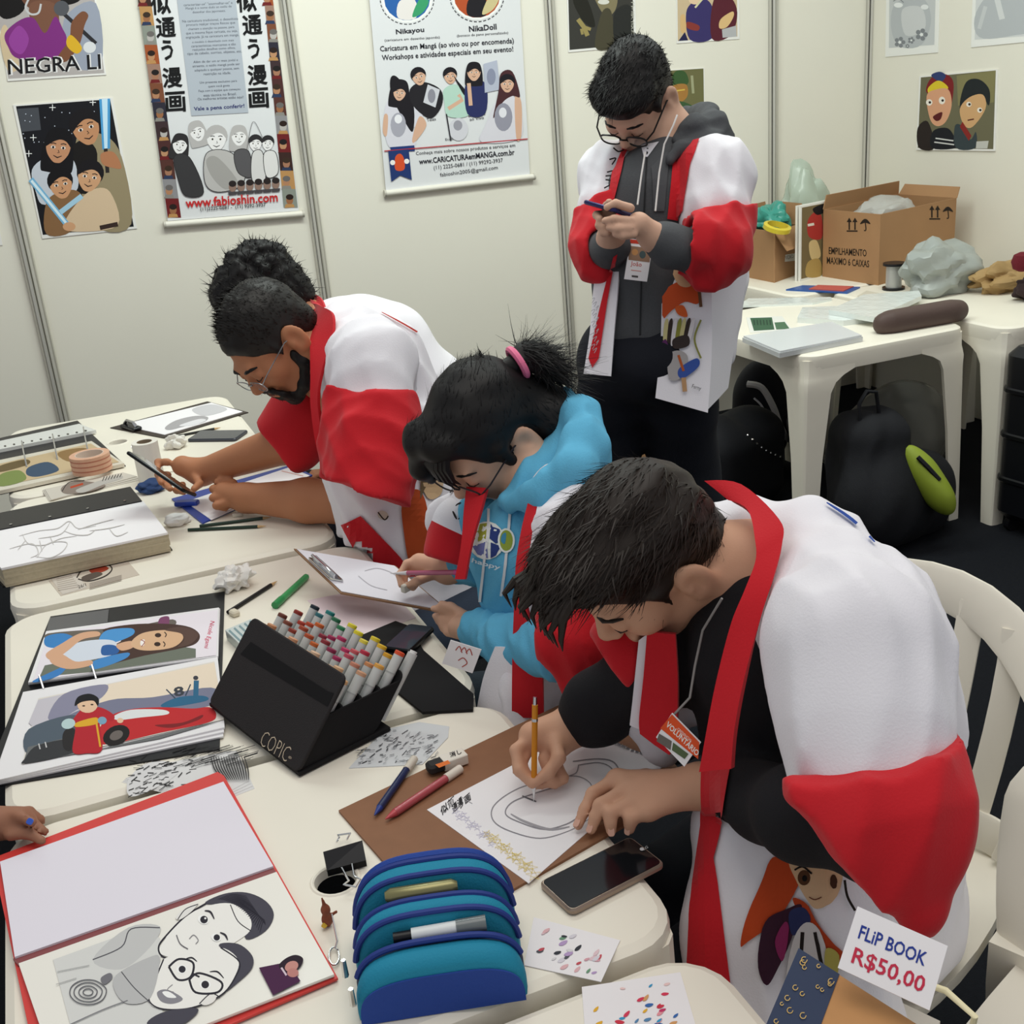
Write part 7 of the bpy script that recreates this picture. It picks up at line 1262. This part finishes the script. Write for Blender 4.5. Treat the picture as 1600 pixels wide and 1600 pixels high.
for a, m_, e in (((985, 325, 2.455), (962, 318, 2.45), (948, 324, 2.455)), ((984, 345, 2.45), (960, 342, 2.45), (945, 345, 2.46)), ((986, 356, 2.45), (966, 357, 2.45), (952, 356, 2.46)), ((990, 366, 2.455), (974, 368, 2.455), (962, 366, 2.46))): finger(b, [A(*a), A(*m_), A(*e)], .0100)
b.cone(wR, A(952, 352, 2.53), .028, .024, .02)
for a, m_, e in (((942, 335, 2.53), (932, 336, 2.51), (938, 342, 2.49)), ((945, 350, 2.52), (936, 352, 2.50), (944, 354, 2.49)), ((948, 360, 2.52), (942, 363, 2.50), (950, 364, 2.49))): finger(b, [A(*a), A(*m_), A(*e)], .0100)
finger(b, [A(955, 335, 2.52), A(948, 322, 2.51), A(952, 316, 2.49)], .0105)
body = blob_ob(b, 'body', SKIN4, t); H.brows(t, HAIRK, .0036); H.lips(t, mat('b07a6c', .5)); H.glasses(t, mat('1a1715', .35), .0022, .025, .018, .006)
hb_ = Blob(.005); short_cap(H, hb_, .010); hb_.ell(H.W(0, .04, .078), V(.080, .066, .042), H.M, k=.02); hair_ob(hb_, t, HAIRK, 4600, .022, lambda P, N: np.tile(H.M@V(.1, .8, .3), (len(P), 1))+N*.5, folds(.0018, 170, None, 3), wd=.0013, seed=21, sel=clear_face(H))
b = Blob(.006); b.chain([(NB_+V(.0, 0, -.05), .075), (A(1030, 310, 2.76), .125), (A(1015, 430, 2.78), .125), (A(1008, 515, 2.79), .13)], .05); b.cut(A(1000, 540, 2.75), -CU+CR*.05); b.chain([(shL, .055), (eL, .052), (A(1050, 385, 2.52), .046), (A(1030, 375, 2.505), .040)], .02); b.chain([(shR, .055), (eR, .050), (A(958, 385, 2.60), .042)], .02)
hood = blob_ob(b, 'hoodie', HOODG, t, folds(.004, 60, V(0, 0, 1), 14), 2)
b = Blob(.005); b.chain([(A(1058, 218, 2.67), .014), (A(1085, 200, 2.67), .026), (A(1114, 196, 2.71), .030), (A(1104, 180, 2.80), .026), (A(1075, 176, 2.86), .018)], .03); b.chain([(A(1136, 212, 2.72), .016), (A(1112, 222, 2.66), .018), (A(1066, 232, 2.64), .014), (A(1046, 250, 2.625), .012)], .025); blob_ob(b, 'hood', HOODG, t, creases(.004, 90, V(.8, 0, .3), 4), 1)
w_ = Wrap([hood], lift=.002); w_.curve([(1012, 232), (1008, 300), (1003, 420), (1000, 535)], 2.5, '2a2b2d'); w_.poly([(1002, 228), (1030, 222), (1012, 246), (1006, 246)], 'd8d6dc'); w_.build('zip', hood)
# coat
CRF = creases(.009, 46, V(.1, .1, 1), 17)
b = Blob(.006); b.chain([(A(1080, 245, 2.75), .066), (A(1116, 275, 2.67), .084), (A(1118, 325, 2.63), .080)], .04); b.chain([(A(1110, 320, 2.82), .085), (A(1112, 440, 2.84), .080), (A(1108, 540, 2.86), .07)], .04)
b.chain([(A(992, 250, 2.85), .06), (A(956, 275, 2.81), .076), (A(948, 320, 2.77), .068)], .04); b.chain([(A(1040, 300, 2.94), .10), (A(1030, 450, 2.96), .10), (A(1025, 560, 2.96), .10)], .05); b.chain([(A(1082, 270, 2.66), .035), (A(1085, 350, 2.64), .030)], .03)
coat = blob_ob(b, 'coat', [WHT, RED], t, CRF, 1)
b = Blob(.005); b.chain([(A(1116, 275, 2.67), .088), (A(1118, 325, 2.63), .084), (A(1112, 392, 2.575), .084)], .04); b.cone(A(1110, 380, 2.57), A(1088, 378, 2.53), .078, .066, k=.03); b.cone(A(1118, 395, 2.58), A(1098, 446, 2.56), .07, .016, k=.04); b.cut(A(1120, 333, 2.6), CU-CR*.22); b.cut(A(1066, 390, 2.58), -CR*.95+CU*.12); b.cone(A(1090, 385, 2.55), A(1020, 375, 2.50), .045, .085, k=.01, op='s'); slv = blob_ob(b, 'sleeve', RED, coat, CRF, 1)
b = Blob(.005); b.chain([(A(956, 275, 2.81), .080), (A(946, 325, 2.765), .073), (A(936, 392, 2.71), .068), (A(932, 425, 2.70), .030)], .03); b.cut(A(940, 302, 2.7), CU+CR*-.45); b.cone(A(945, 385, 2.68), A(985, 380, 2.58), .045, .07, k=.01, op='s'); slv = blob_ob(b, 'sleeve', RED, coat, CRF, 1)
pL = ribbon('front_panel', [(A(1036, 385, 2.66), A(1112, 380, 2.66)), (A(1034, 450, 2.66), A(1112, 450, 2.65)), (A(1032, 540, 2.665), A(1112, 550, 2.655)), (A(1024, 622, 2.67), A(1106, 645, 2.66))], .003, WHT, coat)
pS = ribbon('side_panel', [(A(1104, 370, 2.67), A(1180, 330, 2.76)), (A(1108, 450, 2.67), A(1166, 430, 2.78)), (A(1108, 550, 2.675), A(1146, 540, 2.80)), (A(1104, 640, 2.68), A(1136, 606, 2.80))], .003, WHT, coat)
pR = ribbon('front_panel', [(A(938, 385, 2.70), A(970, 380, 2.68)), (A(928, 450, 2.70), A(966, 450, 2.67)), (A(922, 520, 2.69), A(960, 520, 2.67)), (A(912, 584, 2.69), A(955, 588, 2.675))], .003, WHT, coat)
w_ = Wrap([coat, hood, pL, pR], lift=.004)
w_.poly([(1053, 228), (1094, 218), (1080, 255), (1068, 330), (1058, 345), (1042, 342), (1048, 290)], RED); w_.poly([(973, 228), (982, 226), (972, 270), (962, 310), (952, 314), (958, 270)], RED); w_.poly([(958, 400), (964, 396), (950, 470), (936, 560), (926, 575), (920, 560), (936, 490)], RED); w_.poly([(1018, 262), (1040, 240), (1046, 240), (1038, 330), (1022, 330)], '505255'); w_.build('lapel', coat)
w_ = Wrap([coat, pL, pR, pS], lift=.003); w_.blob([(1034, 460), (1060, 440), (1085, 435), (1095, 455), (1090, 475), (1070, 472), (1050, 485), (1032, 500)], 'c8532a'); w_.blob([(1050, 420), (1070, 415), (1082, 430), (1078, 448), (1060, 445)], 'd8b48c'); w_.curve([(1040, 415), (1055, 405), (1080, 412), (1090, 440), (1095, 480)], 5, '6b4a34'); w_.blob([(1055, 480), (1068, 478), (1074, 495), (1060, 492)], 'd8632e')
for k in range(7): w_.blob([(1038+k*7, 505-k*.5), (1044+k*7, 500), (1042+k*6, 535), (1036+k*6, 538)], ('c9c08a', '3a302c', 'dcd8da', '8a8a3c')[k % 4])
w_.blob([(1032, 540), (1040, 530), (1044, 545), (1036, 552)], '5a2a5c'); w_.blob([(1052, 530), (1074, 524), (1076, 540), (1054, 545)], '3a3230'); w_.blob([(1044, 556), (1062, 548), (1075, 560), (1064, 590), (1046, 592)], 'a8a4a4'); w_.blob([(1062, 575), (1088, 560), (1092, 572), (1070, 590), (1060, 588)], '3a55a0'); w_.line([(1060, 555), (1068, 580)], 4, 'b0582c'); w_.line([(1068, 590), (1070, 612)], 7, 'b89068'); w_.curve([(1095, 500), (1085, 530), (1095, 560)], 3, '8a8a4a'); w_.text('Fery', (1028, 570), (1038, 568), '2a2a2c', 6); w_.text('Ferny', (1080, 608), (1094, 612), '2a2a2c', 8)
for pts in ([(958, 232), (966, 238), (974, 235)], [(952, 250), (962, 248), (956, 258)], [(948, 270), (962, 268), (960, 282), (946, 282)], [(946, 276), (962, 275)], [(944, 295), (954, 290)]): w_.curve(pts, 2.2, '2a2628')
for k in range(14): w_.curve([(922+k % 3*5, 470+k*6), (930+k % 3*3, 466+k*6), (926+k % 3*3, 474+k*6)], .9, 'a6a4aa')
w_.build('print', coat)
# trousers and shoes
b = Blob(.009); hc = A(1010, 540, 2.80); b.ell(hc+V(0, 0, -.02), (.15, .17, .12), rotz(.3), k=.03); fL, fR = V(1.56, 2.42, .09), V(1.33, 2.66, .09); b.chain([(hc+V(.06, -.05, -.05), .10), (A(1068, 720, 3.0), .085), (fL, .07)], .04); b.chain([(hc+V(-.05, .05, -.05), .10), (A(945, 690, 2.98), .082), (fR, .07)], .04); blob_ob(b, 'trousers', NAVY, t, folds(.004, 40, V(1, .3, .3), 5))
for p_ in (fL, fR): shoe(t, V(p_[0], p_[1], 0), V(-.8, -.5, 0), BLKF)
soft(MB().tube([A(1058, 180, 2.60), A(1052, 196, 2.58), A(1038, 225, 2.585), A(1030, 270, 2.58), A(1024, 330, 2.56)], .0022, 6).build('lanyard', mat('d5d3d0', .7), t)); soft(MB().tube([A(1008, 238, 2.60), A(1002, 275, 2.585), A(996, 320, 2.57)], .0022, 6).build('lanyard', mat('d5d3d0', .7), t))
def arts(p):
    p.poly([(985, 374), (1020, 377), (1019, 383), (984, 380)], 'c9402e'); p.poly([(983, 384), (1017, 388), (1015, 410), (982, 406)], '9a7a64'); p.ell(992, 394, 5, 5, 'c8925e'); p.ell(1004, 398, 5, 6, '4a5a5c'); p.text('João', (985, 417), (1002, 419), 'c8442e', 9); p.line([(986, 422), (1002, 424)], 1, 'd87a6a'); p.poly([(987, 430), (997, 431), (997, 434), (987, 433)], '55504e')
q = [A(985, 373, 2.595), A(1021, 377, 2.59), A(1010, 441, 2.595), A(975, 436, 2.60)]; q[2] = q[1]+q[3]-q[0]; badge('white badge with red handwriting hanging below the hands of the standing person', q, arts)
phone('dark blue phone held in both hands by the standing person', None, 0, .009, '2b2a5a', '1a1c30', z2=[A(922, 321, 2.50), A(972, 335, 2.435), A(978, 339, 2.50), A(930, 325, 2.57)])
# ------------------------------------------------------------------ visitor at the left edge (only a hand in view)
t = thing('person', 'person almost out of view resting a hand with blue nail polish by the red portfolio', 'person', V(-.72, 1.62, 0))
NB_ = V(-.66, 1.62, 1.12); H = Head((-.62, 1.60, 1.26), (.9, -.2, -.35), (.35, 0, .93)); b = Blob(.005); H.skull(b, NB_, .05); hd = Z(30, 1285, .745); w0 = hd+V(-.065, .02, .006); b.chain([(NB_, .055), (V(-.68, 1.62, .9), .1), (V(-.7, 1.62, .6), .1)], .03); b.chain([(V(-.66, 1.58, 1.02), .06), (V(-.60, 1.42, .78), .045), (w0, .027)], .02); b.chain([(V(-.66, 1.66, 1.02), .06), (V(-.58, 1.80, .78), .045), (V(-.44, 1.72, .62), .027), (V(-.38, 1.68, .60), .025)], .02)
b.cone(w0, hd, .027, .022, .015)
for a, m_, e in (((20, 1275, .748), (45, 1268, .748), (66, 1282, .734)), ((20, 1290, .745), (48, 1284, .745), (70, 1300, .733)), ((15, 1305, .743), (44, 1302, .742), (66, 1314, .735))): finger(b, [Z(*a), Z(*m_), Z(*e)], .0085)
finger(b, [Z(5, 1275, .755), Z(30, 1276, .762), Z(50, 1285, .760)], .009)
blob_ob(b, 'body', mat('9a6a52', .55, noise=.06, nscale=25), t); nails(t, [(Z(52, 1286, .760), Z(50, 1285, .760)-Z(30, 1276, .762), CC-hd)], mat('3f63c8', .25)); H.brows(t, HAIRK); H.lips(t, mat('9a5c54', .5))
hb_ = Blob(.006); short_cap(H, hb_); hb_.chain([(H.W(0, -.06, .0), .07), (H.W(0, -.09, -.16), .06)], .03); hair_ob(hb_, t, HAIRK, 1500, .05, lambda P, N: np.tile(V(0, 0, -1), (len(P), 1)), None, seed=8, sel=clear_face(H))
b = Blob(.008); b.chain([(NB_+V(0, 0, -.06), .08), (V(-.68, 1.62, .92), .13), (V(-.72, 1.62, .6), .15)], .05); b.chain([(V(-.66, 1.56, 1.0), .065), (V(-.60, 1.42, .78), .055), (w0+V(-.03, .0, .01), .04)], .02); b.chain([(V(-.66, 1.68, 1.0), .065), (V(-.58, 1.80, .78), .055), (V(-.46, 1.73, .63), .04)], .02); blob_ob(b, 'sweater', mat('5c5560', .9, bump=.2, bscale=300), t)
b = Blob(.01); leg_pair(b, V(-.74, 1.54, .5), V(-.74, 1.70, .5), V(-.36, 1.52, .5), V(-.36, 1.74, .5), V(-.40, 1.54, .08), V(-.40, 1.72, .08), (.09, .07, .05)); b.ell(V(-.76, 1.62, .5), (.14, .17, .11), k=.04); blob_ob(b, 'trousers', NAVY, t)
for y in (1.54, 1.72): shoe(t, V(-.40, y, 0), V(1, 0, 0), BLKF)
